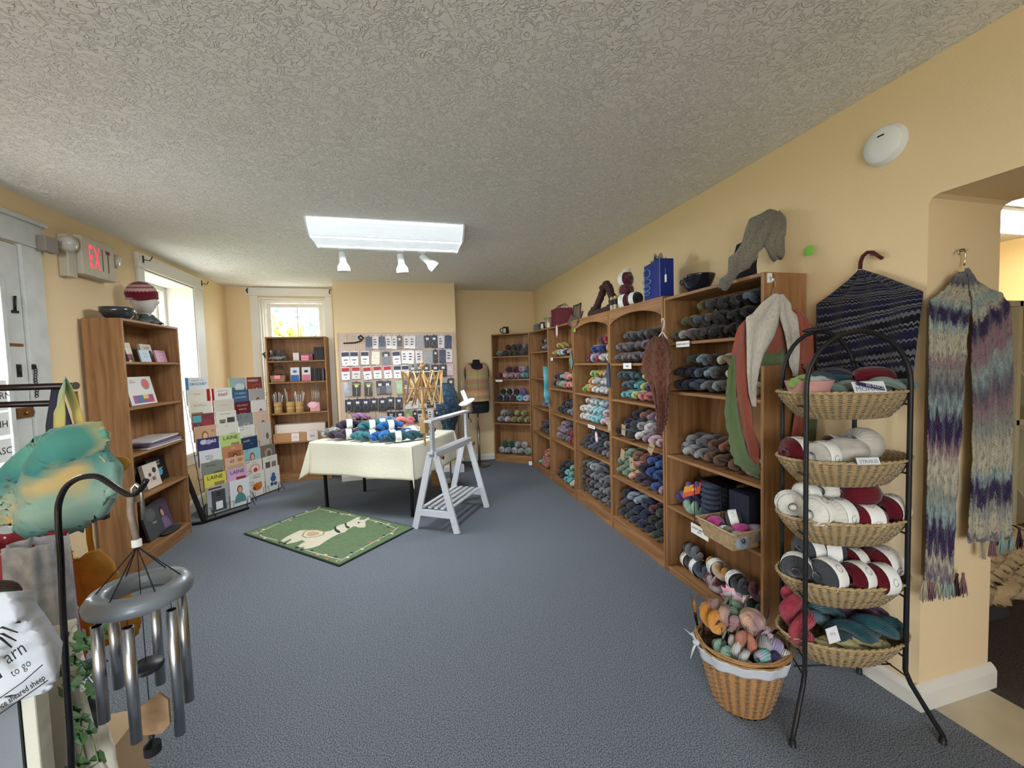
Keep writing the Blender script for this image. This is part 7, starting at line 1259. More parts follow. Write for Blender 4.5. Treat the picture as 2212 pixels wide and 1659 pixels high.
boxx('pink_crate', -1.225, -1.11, 5.84, 5.93, .8985, 1.015, (216, 160, 160), 'pink box holding silver needles on the third shelf at the window')
b = B((-1.19, 5.83, .98)).mat(pm((240, 186, 200))); b.prism([((.055 if k % 2 else .04) * math.cos(2 * math.pi * k / 24) * 1.3, (.05 if k % 2 else .036) * math.sin(2 * math.pi * k / 24)) for k in range(24)], (-1.19, 5.832, .985), (1, 0, 0), (0, 0, 1), .0015); tag(b.build('starburst_sign'), 'small pink starburst sign on the pink box at the window', 'sign')
for k in range(5): b = B((-1.165, 5.88, .93)).mat(SILV); b.tube([(-1.20 + .018 * k, 5.885, .93), (-1.205 + .022 * k, 5.885, 1.22 + .01 * (k % 2))], .004, 6); tag(b.build('needle_tube'), 'silver needle tube standing in the pink box at the window', 'needle', 'needle tubes in the pink box')
boxx('long_box', -1.665, -1.06, 5.865, 6.0, .5235, .74, (214, 200, 190), 'long white box on the fourth shelf at the window', txt='DRG', tr=(120, 104, 100), ts=.03)
boxx('cardboard_tray', -1.672, -1.05, 5.812, 5.86, .5235, .63, (172, 128, 84), 'brown cardboard tray in front of the long white box'); boxx('small_card', -1.46, -1.37, 5.809, 5.8115, .525, .63, (222, 206, 206), 'pale card on the brown tray, left one', 'card', 'CARDS', (90, 70, 80), .018); boxx('white_carton', -1.27, -1.14, 5.78, 5.808, .5235, .66, (218, 206, 208), 'white carton with sketch at the right of the brown tray', txt='ee', tr=(80, 70, 76), ts=.06)
# ------------------------------------------------------------------ on top of the right-hand bookcases
def mug(c, m, lab, r=.04, h=.085, ha=math.pi, cat='mug', face=(-.6, -.8)):
    c = Vector(c); t = thing('stoneware_mug', lab, cat, c); b = B(c).mat(m); b.lathe([(0, 0), (r * .85, 0), (r, .012), (r * 1.02, h * .5), (r * .88, h * .85), (r * .92, h), (r * .86, h), (r * .84, h * .8), (r * .9, .02), (0, .012)], c, 24); b.build('mug_body', t)
    b = B(c).mat(m); d = Vector((math.cos(ha), math.sin(ha), 0)); b.tube([c + d * (r * .95) + Vector((0, 0, h * .8)), c + d * (r * 1.5) + Vector((0, 0, h * .78)), c + d * (r * 1.7) + Vector((0, 0, h * .5)), c + d * (r * 1.4) + Vector((0, 0, h * .25)), c + d * (r * .98) + Vector((0, 0, h * .22))], .006, 8); b.build('mug_handle', t)
    f_ = Vector((*face, 0)).normalized(); b = B(c).mat(CREAMG); b.obox(c + f_ * (r * 1.02) + Vector((0, 0, h * .45)), (r * .8, .003, h * .6), Matrix((Vector((-f_.y, f_.x, 0)), f_, Vector((0, 0, 1)))).transposed()); b.build('cream_panel', t)
mug((1.45, 5.86, 1.8805), CERD, 'dark mug with cream panel on top of the corner bookcase', .05, .105)
boxx('grey_box', 1.72, 1.87, 5.20, 5.36, 1.8705, 1.965, (112, 108, 116), 'small grey box on top of the bookcase beside the corner', g=None)
mug((1.76, 5.08, 1.8705), CERD, 'dark blue mug with cream panel left of the tan pot', .045, .10, 2.0)
c = Vector((1.77, 4.86, 1.8705)); b = B(c).mat(S('tan_stoneware', 150, 136, 104, rough=.35, coat=.4)); b.lathe([(0, 0), (.04, 0), (.06, .03), (.062, .07), (.05, .095), (.075, .125), (.08, .135), (.072, .133), (.045, .095), (0, .08)], c, 28); tag(b.build('stoneware_pot'), 'tan stoneware pot with flared rim on top of the bookcases', 'pot')
boxx('word_sign', 1.70, 1.705, 4.68, 4.76, 1.8705, 1.93, (226, 224, 220), 'small tilted card beside the tan pot', 'card', g=None)
b = B((1.94, 4.75, 1.87)).mat(pm((222, 206, 186), .7)); b.obox((1.935, 4.72, 1.965), (.02, .42, .19), rotm(0, .08, 0)); b.mat(pm((180, 176, 170))); b.obox((1.921, 4.72, 1.985), (.002, .3, .02), rotm(0, .08, 0)); tag(b.build('painted_board'), 'cream painted board leaning on the wall behind the tan pot', 'board')
MARF = S('maroon_canvas', 104, 40, 52, rough=.8, bump=.2, bscale=120)
for i in range(3):
    y0 = 4.52 - i * .075; t = thing('tote_bag', ['maroon tote bag, leftmost of three standing on the bookcase', 'maroon tote bag, middle of three standing on the bookcase', 'maroon tote bag with outlined heart, rightmost of three on the bookcase'][i], 'bag', (1.76, y0, 1.862), 'maroon bags on the bookcase'); o_ = t.location
    b = B(o_).mat(MARF); b.obox((1.77, y0, 1.862 + .1), (.19, .045 if i < 2 else .05, .196), rotm(0, 0, -.25)); b.build('bag_body', t, bevel=.008)
    for s_ in (-1, 1): b = B(o_).mat(MARF); b.tube([Vector((1.77, y0 + s_ * .02, 2.05)) + Vector((.045 * math.cos(a), 0, .055 * math.sin(a))) for a in [math.pi * k / 10 for k in range(11)]], .006, 6, flat=.4); b.build('bag_handle', t)
    b = B(o_).mat(PAPER); [b.obox((1.74 + .03 * k, y0, 2.065), (.02, .004, .03)) for k in range(3)]; b.build('tissue_paper', t)
b = B((1.66, 4.36, 1.92)).mat(pm((236, 200, 206))); hp = [(.016 * math.sin(a) ** 3, .014 * math.cos(a) - .005 * math.cos(2 * a) - .002 * math.cos(3 * a)) for a in [2 * math.pi * k / 24 for k in range(24)]]; b.tube([Vector((1.672, 4.345, 1.93)) + Vector((.2 * x, -x, y)) for x, y in hp], .0016, 5, closed=True); b.build('heart_print', bpy.data.objects['tote_bag.002'])
def burst(c, w_, h_, u, label, texts=(), n=26, m=None, rgb=(236, 176, 192), up=Vector((0, 0, 1)), rot=0, inner=(232, 226, 230)):
    c, u = Vector(c), Vector(u).normalized(); b = B(c).mat(pm(rgb)); n3 = u.cross(up)
    if rot: u2 = u * math.cos(rot) + up * math.sin(rot); up = up * math.cos(rot) - u * math.sin(rot); u = u2
    b.prism([((w_ if k % 2 else w_ * .74) * math.cos(2 * math.pi * k / n), (h_ if k % 2 else h_ * .78) * math.sin(2 * math.pi * k / n)) for k in range(n)], c, u, up, .0012)
    b.mat(pm(inner)); b.f([b.v(c + u * x * w_ * .5 + up * y * h_ * .6 + n3.normalized() * .0016) for x, y in ((-1, -1), (1, -1), (1, 1), (-1, 1))])
    for (tx, x, y, s_) in texts: b.mat(INK).text(tx, c + u * x + up * y, u, up, s_, th=.002)
    return tag(b.build('starburst_sign'), label, 'sign', 'pink starburst signs')
YM_ = (0, -1, 0)
burst((1.672, 4.36, 1.80), .038, .075, YM_, 'pink starburst sign hanging below the maroon bags', [('PRICES', 0, 0, .012)])
t = thing('mesh_hat', 'brown mesh brim hat leaning over the edge of the left arched bookcase', 'hat', (1.75, 3.98, 1.87)); o_ = t.location; BM = S('dark_brown_trim', 60, 46, 38, rough=.7); MS = S('taupe_mesh', 112, 100, 84, rough=.6, noise=.3, nscale=90)
b = B(o_).mat(MS); b.grid(lambda u, v: Vector((1.74 + .02 * v, 4.06 - .17 * u, 1.885 + .16 * v + .0 * u)), 8, 8, True, .008); b.build('mesh_panel', t); b = B(o_).mat(BM); b.tube([(1.745, 4.07, 1.885), (1.76, 4.07, 2.045), (1.755, 3.98, 2.03), (1.76, 3.89, 2.045), (1.745, 3.89, 1.885)], .006, 6); b.build('dark_trim', t)
b = B(o_).mat(S('grey_brown_fur', 96, 78, 72, rough=1, bump=1, bscale=60)); b.grid(lambda u, v: Vector((1.66 + .05 * v + .02 * math.sin(3 * u), 4.03 - .26 * u, 1.80 + .10 * v + .05 * (2 * u - 1) ** 2)), 24, 10, True, .02); b.build('fur_brim', t)
FUR = S('brown_chunky_yarn', 74, 52, 48, rough=1, noise=.3, nscale=30, bump=1.2, bscale=55)
b = B((1.77, 3.42, 1.87)).mat(FUR); path = [(3.70, 1.90), (3.60, 1.95), (3.52, 2.03), (3.44, 2.11), (3.36, 2.135), (3.29, 2.09), (3.25, 2.0), (3.26, 1.93), (3.36, 1.91), (3.5, 1.905), (3.62, 1.90)]
P_ = []
for i in range(len(path)):
    for k in range(4): a0, a1 = path[i], path[(i + 1) % len(path)]; f_ = k / 4; P_.append(Vector((1.775 + .015 * math.sin(i), a0[0] + (a1[0] - a0[0]) * f_, a0[1] + (a1[1] - a0[1]) * f_ + .004 * math.sin(9 * (i + f_)))))
b.tube(P_, [.033 + .004 * math.sin(2.7 * i) for i in range(len(P_))], 10, closed=True); tag(b.build('infinity_scarf'), 'chunky brown looped scarf standing on the arched bookcases', 'scarf')
for i, (y, lab) in enumerate(((3.17, 'thread cone with gold cap, left of two by the maroon yarn stack'), (3.11, 'thread cone with gold cap, right of two by the maroon yarn stack'))):
    c = Vector((1.72, y, 1.8705)); b = B(c).mat(S('cream_label', 206, 196, 170)); b.lathe([(0, 0), (.016, 0), (.017, .045), (0, .045)], c, 16); b.mat(DKC); b.lathe([(.0165, .045), (.0165, .09)], c, 16); b.mat(S('tan_cap', 196, 172, 120)); b.lathe([(.0165, .09), (.014, .115), (0, .116)], c, 16); tag(b.build('thread_cone'), lab, 'thread', 'thread cones on the bookcase')
for i, (z, s_) in enumerate(((1.925, 1.15), (2.015, 1.0), (2.105, 1.05))): yarn('puff', 'mr', (1.77, 3.02 - (.0, .0, -.01)[i], z + .002), (0, 0, math.pi / 2 + .2), s_, i != 1, ['lowest of three maroon balls stacked on the arched bookcase', 'middle of three maroon balls stacked on the arched bookcase', 'topmost of three maroon balls stacked on the arched bookcase'][i], 'stacked maroon balls')
b = B((1.77, 3.01, 2.16)).mat(PAPER); b.lathe([(0, 0), (.035, 0), (.032, .03), (0, .032)], (1.77, 3.01, 2.155), 18); tag(b.build('white_spool'), 'small white lid on top of the maroon yarn stack', 'lid')
yarn('ball', 'bk', (1.76, 2.88, 1.925), (0, 0, 1.9), 1.0, True, 'black banded ball right of the maroon stack', 'stacked maroon balls')
t = thing('gift_bag', 'royal blue paper bag with pale print and tissue on the right arched bookcase', 'bag', (1.75, 2.57, 1.8705)); o_ = t.location; BLU = S('royal_blue_paper', 24, 46, 130, rough=.35, bump=.1, bscale=20)
b = B(o_).mat(BLU); b.prism([(-.13, 0), (.13, 0), (.125, .255), (-.12, .26)], (1.70, 2.57, 1.8705), (0, -1, 0), (0, 0, 1), .1) if False else b.obox((1.76, 2.57, 1.8705 + .13), (.10, .25, .258), rotm(0, 0, -.15)); b.build('bag_body', t, bevel=.004)
b = B(o_).mat(S('pale_blue_print', 120, 180, 216, rough=.5)); fx = Vector((-.989, -.149, 0)) ; uu = Vector((.149, -.989, 0)); base = Vector((1.76, 2.57, 1.8705)) + Vector((-.0505, 0, 0))
for k, (y, z, r1, r2) in enumerate(((.05, .19, .035, .03), (.05, .13, .04, .02), (.05, .085, .035, .015), (.05, .05, .03, .012))): b.tube([base - Vector((.004, 0, 0)) + uu * (-.05 + r1 * math.cos(a)) + Vector((0, 0, z + r2 * math.sin(a))) for a in [2 * math.pi * j / 14 for j in range(14)]], .004, 5, closed=True, flat=.4)
b.build('printed_motif', t)
b = B(o_).mat(S('grey_tissue', 150, 146, 144, rough=.6)); b.grid(lambda u, v: Vector((1.74 + .05 * v, 2.64 - .13 * u, 2.12 + .06 * math.sin(3.1 * u) + .02 * math.sin(17 * u + 5 * v))), 16, 6, False, .004); b.build('tissue_paper', t); b = B(o_).mat(PAPER); b.obox((1.72, 2.43, 1.99), (.002, .02, .05)); b.tube([(1.72, 2.435, 2.06), (1.72, 2.43, 2.01)], .001, 4); b.build('hang_tag', t)
c = Vector((1.79, 2.20, 1.8525)); t = thing('yarn_bowl', 'dark navy glazed yarn bowl with curled slot on the near bookcase', 'bowl', c); b = B(c).mat(CERD)
def yb(u, v): th = 2 * math.pi * u + 2.6; r = .048 + .052 * v ** .7; top = .105 - .03 * math.exp(-((u - .02) / .06) ** 2) - .03 * math.exp(-((u - .98) / .06) ** 2); return c + Vector((r * math.cos(th), r * math.sin(th), .003 + top * v))
b.grid(yb, 48, 12, True, .005); b.lathe([(0, .002), (.048, .002), (.048, .007), (0, .007)], c, 24); b.build('bowl_body', t); b = B(c).mat(CERD); q = c + Vector((-.085, .05, .07)); b.tube([q + Vector((.0, .012 * math.cos(a) * (1 - a / 12), .02 * math.sin(a) * (1 - a / 14))) for a in [k * .6 for k in range(12)]], .004, 6); b.build('curled_lip', t)
GSK = knit('grey_marled_knit', [(0, (116, 114, 106)), (.5, (136, 134, 124)), (1, (118, 112, 104))], noise=.5, nscale=30, blotch=((84, 84, 84), 40, .5), cols=50, rows=80)
t = thing('grey_scarf', 'grey marled knitted scarf draped over a black stand on the near bookcase', 'scarf', (1.80, 1.8, 1.86)); o_ = t.location
sheet('scarf_cloth', GSK, P3['gs_L'], P3['gs_R'], (-.5, -.86, 0), 2, .012, .02, 24, 44, t, o_, push=.02); sheet('scarf_cloth', GSK, P3['gs2_L'], P3['gs2_R'], (-.5, -.86, 0), 1.5, .012, .02, 16, 30, t, o_, push=.025)
b = B((1.80, 1.83, 1.8525)).mat(FELT); b.lathe([(0, 0), (.06, 0), (.055, .08), (.06, .14), (.045, .2), (0, .22)], (1.80, 1.845, 1.8525), 24, sx=1, sy=.9); tag(b.build('display_bust'), 'black neck stand under the grey scarf', 'stand')
def grn(p, u, s_, lab, n_up=(0, 0, 1)): u = Vector(u).normalized(); b = B(p).mat(S('lime_sticker', 130, 220, 80, rough=.5)); b.prism([(-s_, -s_ * 1.1), (s_, -s_ * 1.1), (s_, s_ * .6), (s_ * .4, s_ * 1.2), (-s_ * .4, s_ * 1.2), (-s_, s_ * .6)], p, u, n_up, .001); tag(b.build('green_tag'), lab, 'tag', 'lime green tags')
grn((1.94, 1.60, 1.96), YM_, .02, 'lime green tag on the wall below the grey scarf'); grn((1.674, 3.86, 1.765), YM_, .016, 'lime green tag on the left arched bookcase corner'); grn((1.672, 3.965, 1.42), YM_, .016, 'lime green tag on the small mesh pouch'); grn((1.62, 2.335, 1.27), YM_, .012, 'lime green tag under the brown lace shawl')
# ------------------------------------------------------------------ hung on and fixed to the bookcases
b = B((1.66, 3.97, 1.47)).mat(S('grey_green_mesh', 120, 136, 128, rough=.6, noise=.3, nscale=80)); b.prism([(0, .10), (.055, -.03), (.01, -.11), (-.05, -.01)], (1.672, 3.965, 1.47), YM_, (0, 0, 1), .006); tag(b.build('mesh_pouch'), 'small grey-green mesh pouch hanging between two bookcases', 'pouch')
SOCK = knit('turquoise_sock_knit', [(0, (70, 150, 160)), (.2, (130, 190, 196)), (.4, (64, 140, 156)), (.6, (120, 184, 190)), (.8, (60, 130, 150)), (1, (110, 176, 186))], noise=.25, nscale=24, cols=16, rows=50)
b = B((1.655, 4.71, 1.2)).mat(SOCK); b.tube([(1.655, 4.715, 1.40), (1.652, 4.712, 1.3), (1.655, 4.712, 1.2), (1.653, 4.71, 1.1), (1.65, 4.70, 1.05), (1.65, 4.665, .99), (1.65, 4.645, .965)], [.034, .032, .030, .032, .038, .034, .014], 14, flat=.42); tag(b.build('knitted_sock'), 'turquoise knitted sock hanging between two bookcases', 'sock')
b = B((1.66, 3.15, 1.34)).mat(S('slate_blue_knit', 66, 78, 100, rough=.9, bump=.5, bscale=120)); b.prism([(-.012, .11), (.012, .11), (.035, -.09), (-.03, -.1)], (1.674, 3.165, 1.32), YM_, (0, 0, 1), .008); tag(b.build('blue_swatch'), 'slate blue knitted piece hanging between the arched bookcases', 'swatch')
b = B((1.655, 2.39, 1.6)).mat(S('white_hanger', 230, 226, 220, rough=.35)); b.tube(P3['br_hanger'], .004, 8); c_ = Vector(P3['br_hanger'][-1]); b.tube([c_, c_ + Vector((0, .06, -.05)), c_ + Vector((0, .09, -.07))], .004, 6); b.tube([c_, c_ + Vector((0, -.05, -.05))], .004, 6); tag(b.build('clothes_hanger'), 'white plastic hanger carrying the brown lace shawl', 'hanger')
BRN = knit('rust_brown_lace_knit', [(0, (96, 58, 42)), (.4, (112, 68, 50)), (.7, (88, 52, 40)), (1, (104, 60, 46))], noise=.5, nscale=16, blotch=((60, 34, 28), 26, .6), cols=20, rows=60, bump=1.8)
t = thing('brown_lace_shawl', 'rust brown lace shawl on a hanger between the arched and near bookcases', 'shawl', (1.64, 2.39, 1.6)); sheet('shawl_cloth', BRN, P3['br_L'], P3['br_R'], (-1, 0, 0), 2, .012, .008, 36, 60, t, t.location, edge=.012, rough=.006, push=.02)
def label(y, z, w_, h_, txt, lab, s_=.022, x=1.6735, tilt=0):
    b = B((x, y, z)).mat(PAPER); b.obox((x, y, z), (.002, w_, h_), rotm(tilt, 0, 0)); ls = txt.split('|')
    for i, q in enumerate(ls): b.mat(INK).text(q, (x - .001, y, z + ((len(ls) - 1) / 2 - i) * s_ * 1.1 - s_ * .35), (0, -1, 0), (0, 0, 1), s_, bold=.012)
    return tag(b.build('shelf_label'), lab, 'label', 'white shelf labels')
label(2.20, 1.538, .125, .036, 'QUINCE AND CO', 'white shelf label reading QUINCE AND CO', .0145); label(2.86, 1.403, .12, .045, 'Shalle', 'white label on top shelf of the right arched bookcase', .02); label(4.55, 1.485, .075, .034, 'Air', 'white label on top shelf of the tote bag bookcase', .018); label(3.52, .832, .15, .03, 'NORDIC YARNS', 'white label on third shelf of the left arched bookcase', .014)
label(2.06, .405, .15, .062, 'LEADING MEN FIBER|ARTS', 'white shelf label reading LEADING MEN FIBER ARTS', .0145)
for (x, y, z, s_, lab) in ((1.32, 5.84, 1.20, .05, 'white label on second shelf of the corner bookcase'), (1.66, 5.49, .03, .03, 'white tag at the foot between corner bookcase and its neighbour')):
    b = B((x, y, z)).mat(PAPER); b.obox((x, y, z), (.11 if s_ > .04 else .05, .002, .03 if s_ > .04 else .055), rotm(0, 0, _a)); tag(b.build('shelf_label'), lab, 'label', 'white shelf labels')
burst((1.655, 3.38, .76), .03, .055, YM_, 'small pink starburst sign under the third shelf of the left arched bookcase', [('sale', 0, 0, .014)], rot=.2)
KRAFT = S('kraft_card', 170, 146, 116, rough=.8)
for i, (x, y, z, r, tx, lab) in enumerate(((1.66, 3.12, .90, -.1, '', 'kraft tag at left of third shelf, right arched bookcase'), (1.655, 2.88, .90, .1, 'WOOL', 'kraft tag lettered and dark, middle of third shelf, right arched bookcase'), (1.65, 2.50, .83, .5, 'BOLD', 'kraft tag with white slip at right of third shelf, right arched bookcase'), (1.655, 2.90, .70, .25, '', 'kraft tag at left of fourth shelf, right arched bookcase'), (1.65, 2.76, .665, -.12, 'mill', 'kraft tag in middle of fourth shelf, right arched bookcase'), (1.66, 2.33, 1.50, .02, '10', 'kraft tag hanging under top shelf at left of the near bookcase'))):
    b = B((x, y, z)).mat(KRAFT); b.obox((x - .012, y, z), (.002, .058, .085), rotm(r, 0, 0)); b.mat(INK)
    if tx: b.text(tx, (x - .0135, y, z), (0, -1, 0), (0, 0, 1), .02)
    b.mat(CORD); b.tube([(x - .012, y, z + .035), (x + .03, y + .01, z + .045), (x + .09, y + .01, z + .04)], .001, 4); tag(b.build('kraft_tag'), lab, 'tag', 'kraft tags on the yarn')
# near bookcase, fourth shelf and floor
Z4 = .462
yarn('hank', 'pu', (1.80, 2.28, Z4 + .06), (0, 0, 1.9), 1.1, False, 'purple hank at left of fourth shelf, near bookcase', 'yarn on fourth shelf of near bookcase'); yarn('hank', 'pu', (1.80, 2.20, Z4 + .145), (0, 0, 1.7), 1.0, False, 'purple hank on top at left of fourth shelf, near bookcase', 'yarn on fourth shelf of near bookcase'); yarn('hank', 'mg', (1.715, 2.16, Z4 + .05), (.3, 0, 1.45), band=False, label='large mint green hank at front of fourth shelf, near bookcase', group='yarn on fourth shelf of near bookcase', scl=(.85, 1.05, 1.0))
book('pattern_card', (1.71, 2.18, Z4 + .12), (.1, -1, .15), .12, .10, .003, (206, 84, 54), 'red and orange card lying on the mint green hank', 'card', .9, [], [('r', -.5, 0, .4, 1, (216, 150, 60)), ('d', .1, .5, .12, .12, (230, 190, 90), 1)], twist=.5)
t = thing('yarn_box', 'clear tray of chunky dark blue-grey coiled yarn on fourth shelf, near bookcase', 'box', (1.78, 1.99, Z4)); o_ = t.location; CH_ = S('chunky_blue_grey_wool', 60, 66, 84, rough=1, bump=.8, bscale=90)
b = B(o_).mat(CH_)
for k in range(8):
    for j in range(2): b.ell((1.715 + .11 * j, 2.01, Z4 + .02 + k * .031), .058, .06, .019, 14, 7)
b.build('coiled_wool', t)
b = B(o_).mat(FILM); b.box(1.655, 1.90, 1.865, 1.867, Z4 + .002, Z4 + .275); b.box(1.655, 1.90, 2.078, 2.08, Z4 + .002, Z4 + .275); b.box(1.655, 1.90, 1.867, 2.078, Z4 + .272, Z4 + .275); b.build('clear_tray', t); b = B(o_).mat(BLKM); b.tube([(1.655, 2.08, Z4 + .275), (1.655, 1.866, Z4 + .275), (1.655, 1.866, Z4 + .004), (1.655, 2.08, Z4 + .004)], .0025, 5, closed=True); b.build('tray_edge', t)
b = B((1.79, 1.83, Z4)).mat(pm((30, 34, 48))); b.box(1.70, 1.90, 1.72, 1.855, Z4, Z4 + .26); tag(b.build('dark_yarn_bag'), 'dark navy packed bag behind the small basket', 'bag')
t = thing('small_basket', 'tapered natural basket of mixed balls jutting from the near bookcase', 'basket', (1.66, 1.78, Z4 - .0)); o_ = t.location; SBK = Vector((1.665, 1.79, Z4 + .003))
def sbk(u, v):
    q = 4 * u; i = int(q) % 4; f_ = q - int(q); cs = [(-1, 1), (-1, -1), (1, -1), (1, 1)]; (x0, y0), (x1, y1) = cs[i], cs[(i + 1) % 4]; x, y = x0 + (x1 - x0) * f_, y0 + (y1 - y0) * f_; k = .76 + .24 * v; w_ = .002 * math.cos(90 * u * 2 * math.pi / 2 + (int(v * 10) % 2) * math.pi); return SBK + Vector((x * (.125 * k + w_), y * (.13 * k + w_), .10 * v))
b = B(o_).mat(SPLIT); b.grid(sbk, 140, 40, True, .005); b.box(SBK.x - .095, SBK.x + .095, SBK.y - .1, SBK.y + .1, SBK.z, SBK.z + .005); b.tube([sbk(k / 40, 1) for k in range(40)], .006, 6, closed=True); b.build('woven_body', t)
for (x, y, z, c, kd, rz, lab) in ((-.05, .07, .085, 'mt', 'puff', .5, 'magenta ball at left in the small basket'), (.03, .02, .125, 'cg', 'puff', 1.2, 'dark grey ball with round white label in the small basket'), (-.06, -.02, .07, 'kh', 'ball', .2, 'khaki banded ball at front of the small basket'), (.0, -.06, .09, 'mt', 'ball', .5, 'plum-magenta ball at right in the small basket'), (-.05, -.085, .065, 'lb', 'ball', .3, 'pale blue ball at front right of the small basket'), (.05, -.085, .09, 'gm', 'ball', 1, 'grey-mauve ball at right rear of the small basket')): yarn(kd, c, SBK + Vector((x, y, z - .02)), (.5, .3, rz + 1.2), .85, 'khaki' in lab or 'dark grey' in lab, lab, 'yarn in the small basket')
label(1.915, .49, .07, .05, 'NEW', 'white card at left end of the small basket', .016, 1.64)
Z5 = .0405; GB = 'yarn on the lowest shelf of near bookcase'
for (x, y, lay, c, rz, bd, sx, lab) in ((1.80, 2.32, 0, 'tp', 1.35, True, 1, 'taupe banded hank, farthest left'), (1.79, 2.21, 0, 'sb', 1.3, True, 1.05, 'slate blue banded hank, third from left'), (1.80, 2.28, 1, 'gy', 1.3, False, .9, 'dark grey hank lying on top at left'), (1.80, 2.11, 0, 'dg', 1.3, False, 1, 'dark grey hank behind the orange one'), (1.76, 2.04, 0, 'rw', 1.2, False, 1, 'maroon and white speckled hank at front'), (1.79, 2.05, 1, 'sp', 1.25, True, 1, 'orange and cream banded hank on top'), (1.80, 1.95, 0, 'mr', 1.35, False, 1, 'maroon hank right of the orange one'), (1.77, 1.87, 0, 'lg', 1.2, True, 1.05, 'light grey banded hank right of the middle'), (1.79, 1.90, 1, 'dg', 1.2, True, 1, 'grey banded hank on top right of the middle'), (1.78, 1.78, 0, 'dk', 1.2, True, 1.05, 'dark sage banded hank near the right end'), (1.82, 1.70, 0, 'ch', 1.3, False, 1, 'charcoal hank at the right end'), (1.80, 1.80, 1, 'mr', 1.3, False, .9, 'dark maroon hank on top at the right end')): yarn('hank', c, (x, y, Z5 + .05 + lay * .075), (rz_.uniform(-1, 1), .05, rz), band=bd, label=lab + ' of lowest shelf, near bookcase', group=GB, scl=(sx * 1.0, sx * 1.15, sx * 1.15))
up_ = Vector((-.25, 0, .97)).normalized()
t_ = burst((1.415, 1.515, .315), .05, .095, (.55, -.83, 0), 'large pink starburst sign beside the wicker basket', [('Malabrigo', -.012, .035, .016), ('Yarns', -.012, .015, .014)], n=22, rot=.45)
b = B((1.41, 1.51, .3)).mat(INK); u_ = Vector((.55, -.83, 0)).normalized(); n3 = u_.cross(Vector((0, 0, 1))).normalized(); b.prism([(-.0, -.035), (.035, -.05), (.04, -.0), (.008, .012)], Vector((1.415, 1.515, .305)) + n3 * .003, u_, (0, 0, 1), .001); b.mat(pm((150, 120, 60))); b.prism([(.015, -.035), (.03, -.03), (.022, -.015)], Vector((1.415, 1.515, .305)) + n3 * .0045, u_, (0, 0, 1), .0005); tag(b.build('black_card'), 'small black card on the large pink starburst sign', 'card')
b = B((1.43, 1.57, .07)).mat(S('clear_rod', 200, 200, 204, rough=.2)); b.tube([(1.53, 1.585, .003), (1.50, 1.57, .25), (1.425, 1.53, .33)], .0025, 6); b.lathe([(0, 0), (.03, 0), (.03, .004), (0, .006)], (1.53, 1.585, 0), 16); tag(b.build('sign_holder'), 'thin rod holding up the large pink starburst sign', 'stand')
t = thing('trinket_figure', 'small orange pumpkin pot with dark twigs hanging behind the watermelon shawl', 'ornament', (1.70, 1.70, .83)); b = B(t.location).mat(S('orange_clay', 150, 84, 50, rough=.5)); b.ell((1.75, 1.70, .85), .03, .03, .03); b.build('pot', t); b = B(t.location).mat(DKC); b.tube([(1.75, 1.70, .88), (1.73, 1.68, .90), (1.74, 1.66, .89)], .003, 5); b.tube([(1.75, 1.70, .88), (1.76, 1.72, .905)], .003, 5); b.build('twigs', t)
# ------------------------------------------------------------------ near left: bag rack, chime, bags
VN = -CF3; r_, u_ = CR3, CU3
def ribbon(b, pts, w_, nrm, th=.003):
    pts = [Vector(p) for p in pts]; nrm = Vector(nrm)
    def fn(u, v):
        q = lerp_poly(pts, v); t_ = (lerp_poly(pts, min(1, v + .05)) - lerp_poly(pts, max(0, v - .05))).normalized(); return q + t_.cross(nrm).normalized() * w_ * (u - .5)
    b.grid(fn, 3, 16, True, th)
DBR = S('dark_bronze_metal', 54, 44, 44, rough=.3, metal=.7)
t = thing('bag_rack', 'dark metal two-bar rack beside the door from which bags hang', 'rack', (-1.7, 1.85, 0)); o_ = t.location
for k in ('bar1', 'bar2'):
    a, c = Vector(P3[k][0]), Vector(P3[k][1]); b = B(o_).mat(DBR); b.tube([a, c], .0105, 12); b.build('bar', t)
    b = B(o_).mat(S('steel', 170, 168, 160)); d = (c - a).normalized(); b.tube([c, c + d * .004], .0125, 12); b.build('end_cap', t)
b = B(o_).mat(DBR); b.tube([(-1.739, 1.846, 1.419), (-1.79, 1.90, 1.36), (-1.79, 1.90, .02)], .012, 10); b.box(-1.95, -1.6, 1.87, 1.93, 0, .02); b.build('post', t)
DYE = knit('tie_dyed_canvas', [(0, (96, 160, 140)), (.35, (60, 122, 118)), (.7, (150, 178, 160)), (1, (84, 136, 130))], noise=.5, nscale=2.2, blotch=((198, 166, 104), 1.5, .9), cols=240, rows=240, bump=.12)
DYE2 = knit('tie_dyed_strap', [(0, (120, 186, 156)), (.5, (176, 176, 110)), (1, (214, 168, 84))], noise=.3, nscale=2, cols=60, rows=200, bump=.12)
t = thing('tie_dyed_tote', 'teal and ochre tie-dyed tote bag hanging from the end of the rack', 'tote bag', (-1.0, 1.52, 1.2)); o_ = t.location
sheet('bag_body', DYE, P3['toteL'], P3['toteR'], VN, 1.6, .022, .035, 40, 40, t, o_, push=.05, rough=.002, ph=.8)
for k, w_ in (('tstrapF', .034), ('tstrapB', .03)):
    b = B(o_).mat(DYE2); P_ = [Vector(p) for p in P3[k]]; P_[0] = Vector((-1.094, 1.682, 1.434)); P_[1] = P_[0].lerp(P_[2], .35) + Vector((0, 0, .012)); ribbon(b, P_, w_, VN); b.build('strap', t)
b = B(o_).mat(DYE); ribbon(b, P3['lip'], .03, VN, .006); b.build('folded_lip', t); b = B(o_).mat(S('ochre_canvas', 206, 150, 60, rough=.85)); ribbon(b, P3['sidetab'], .024, VN, .005); b.build('ochre_loop', t)
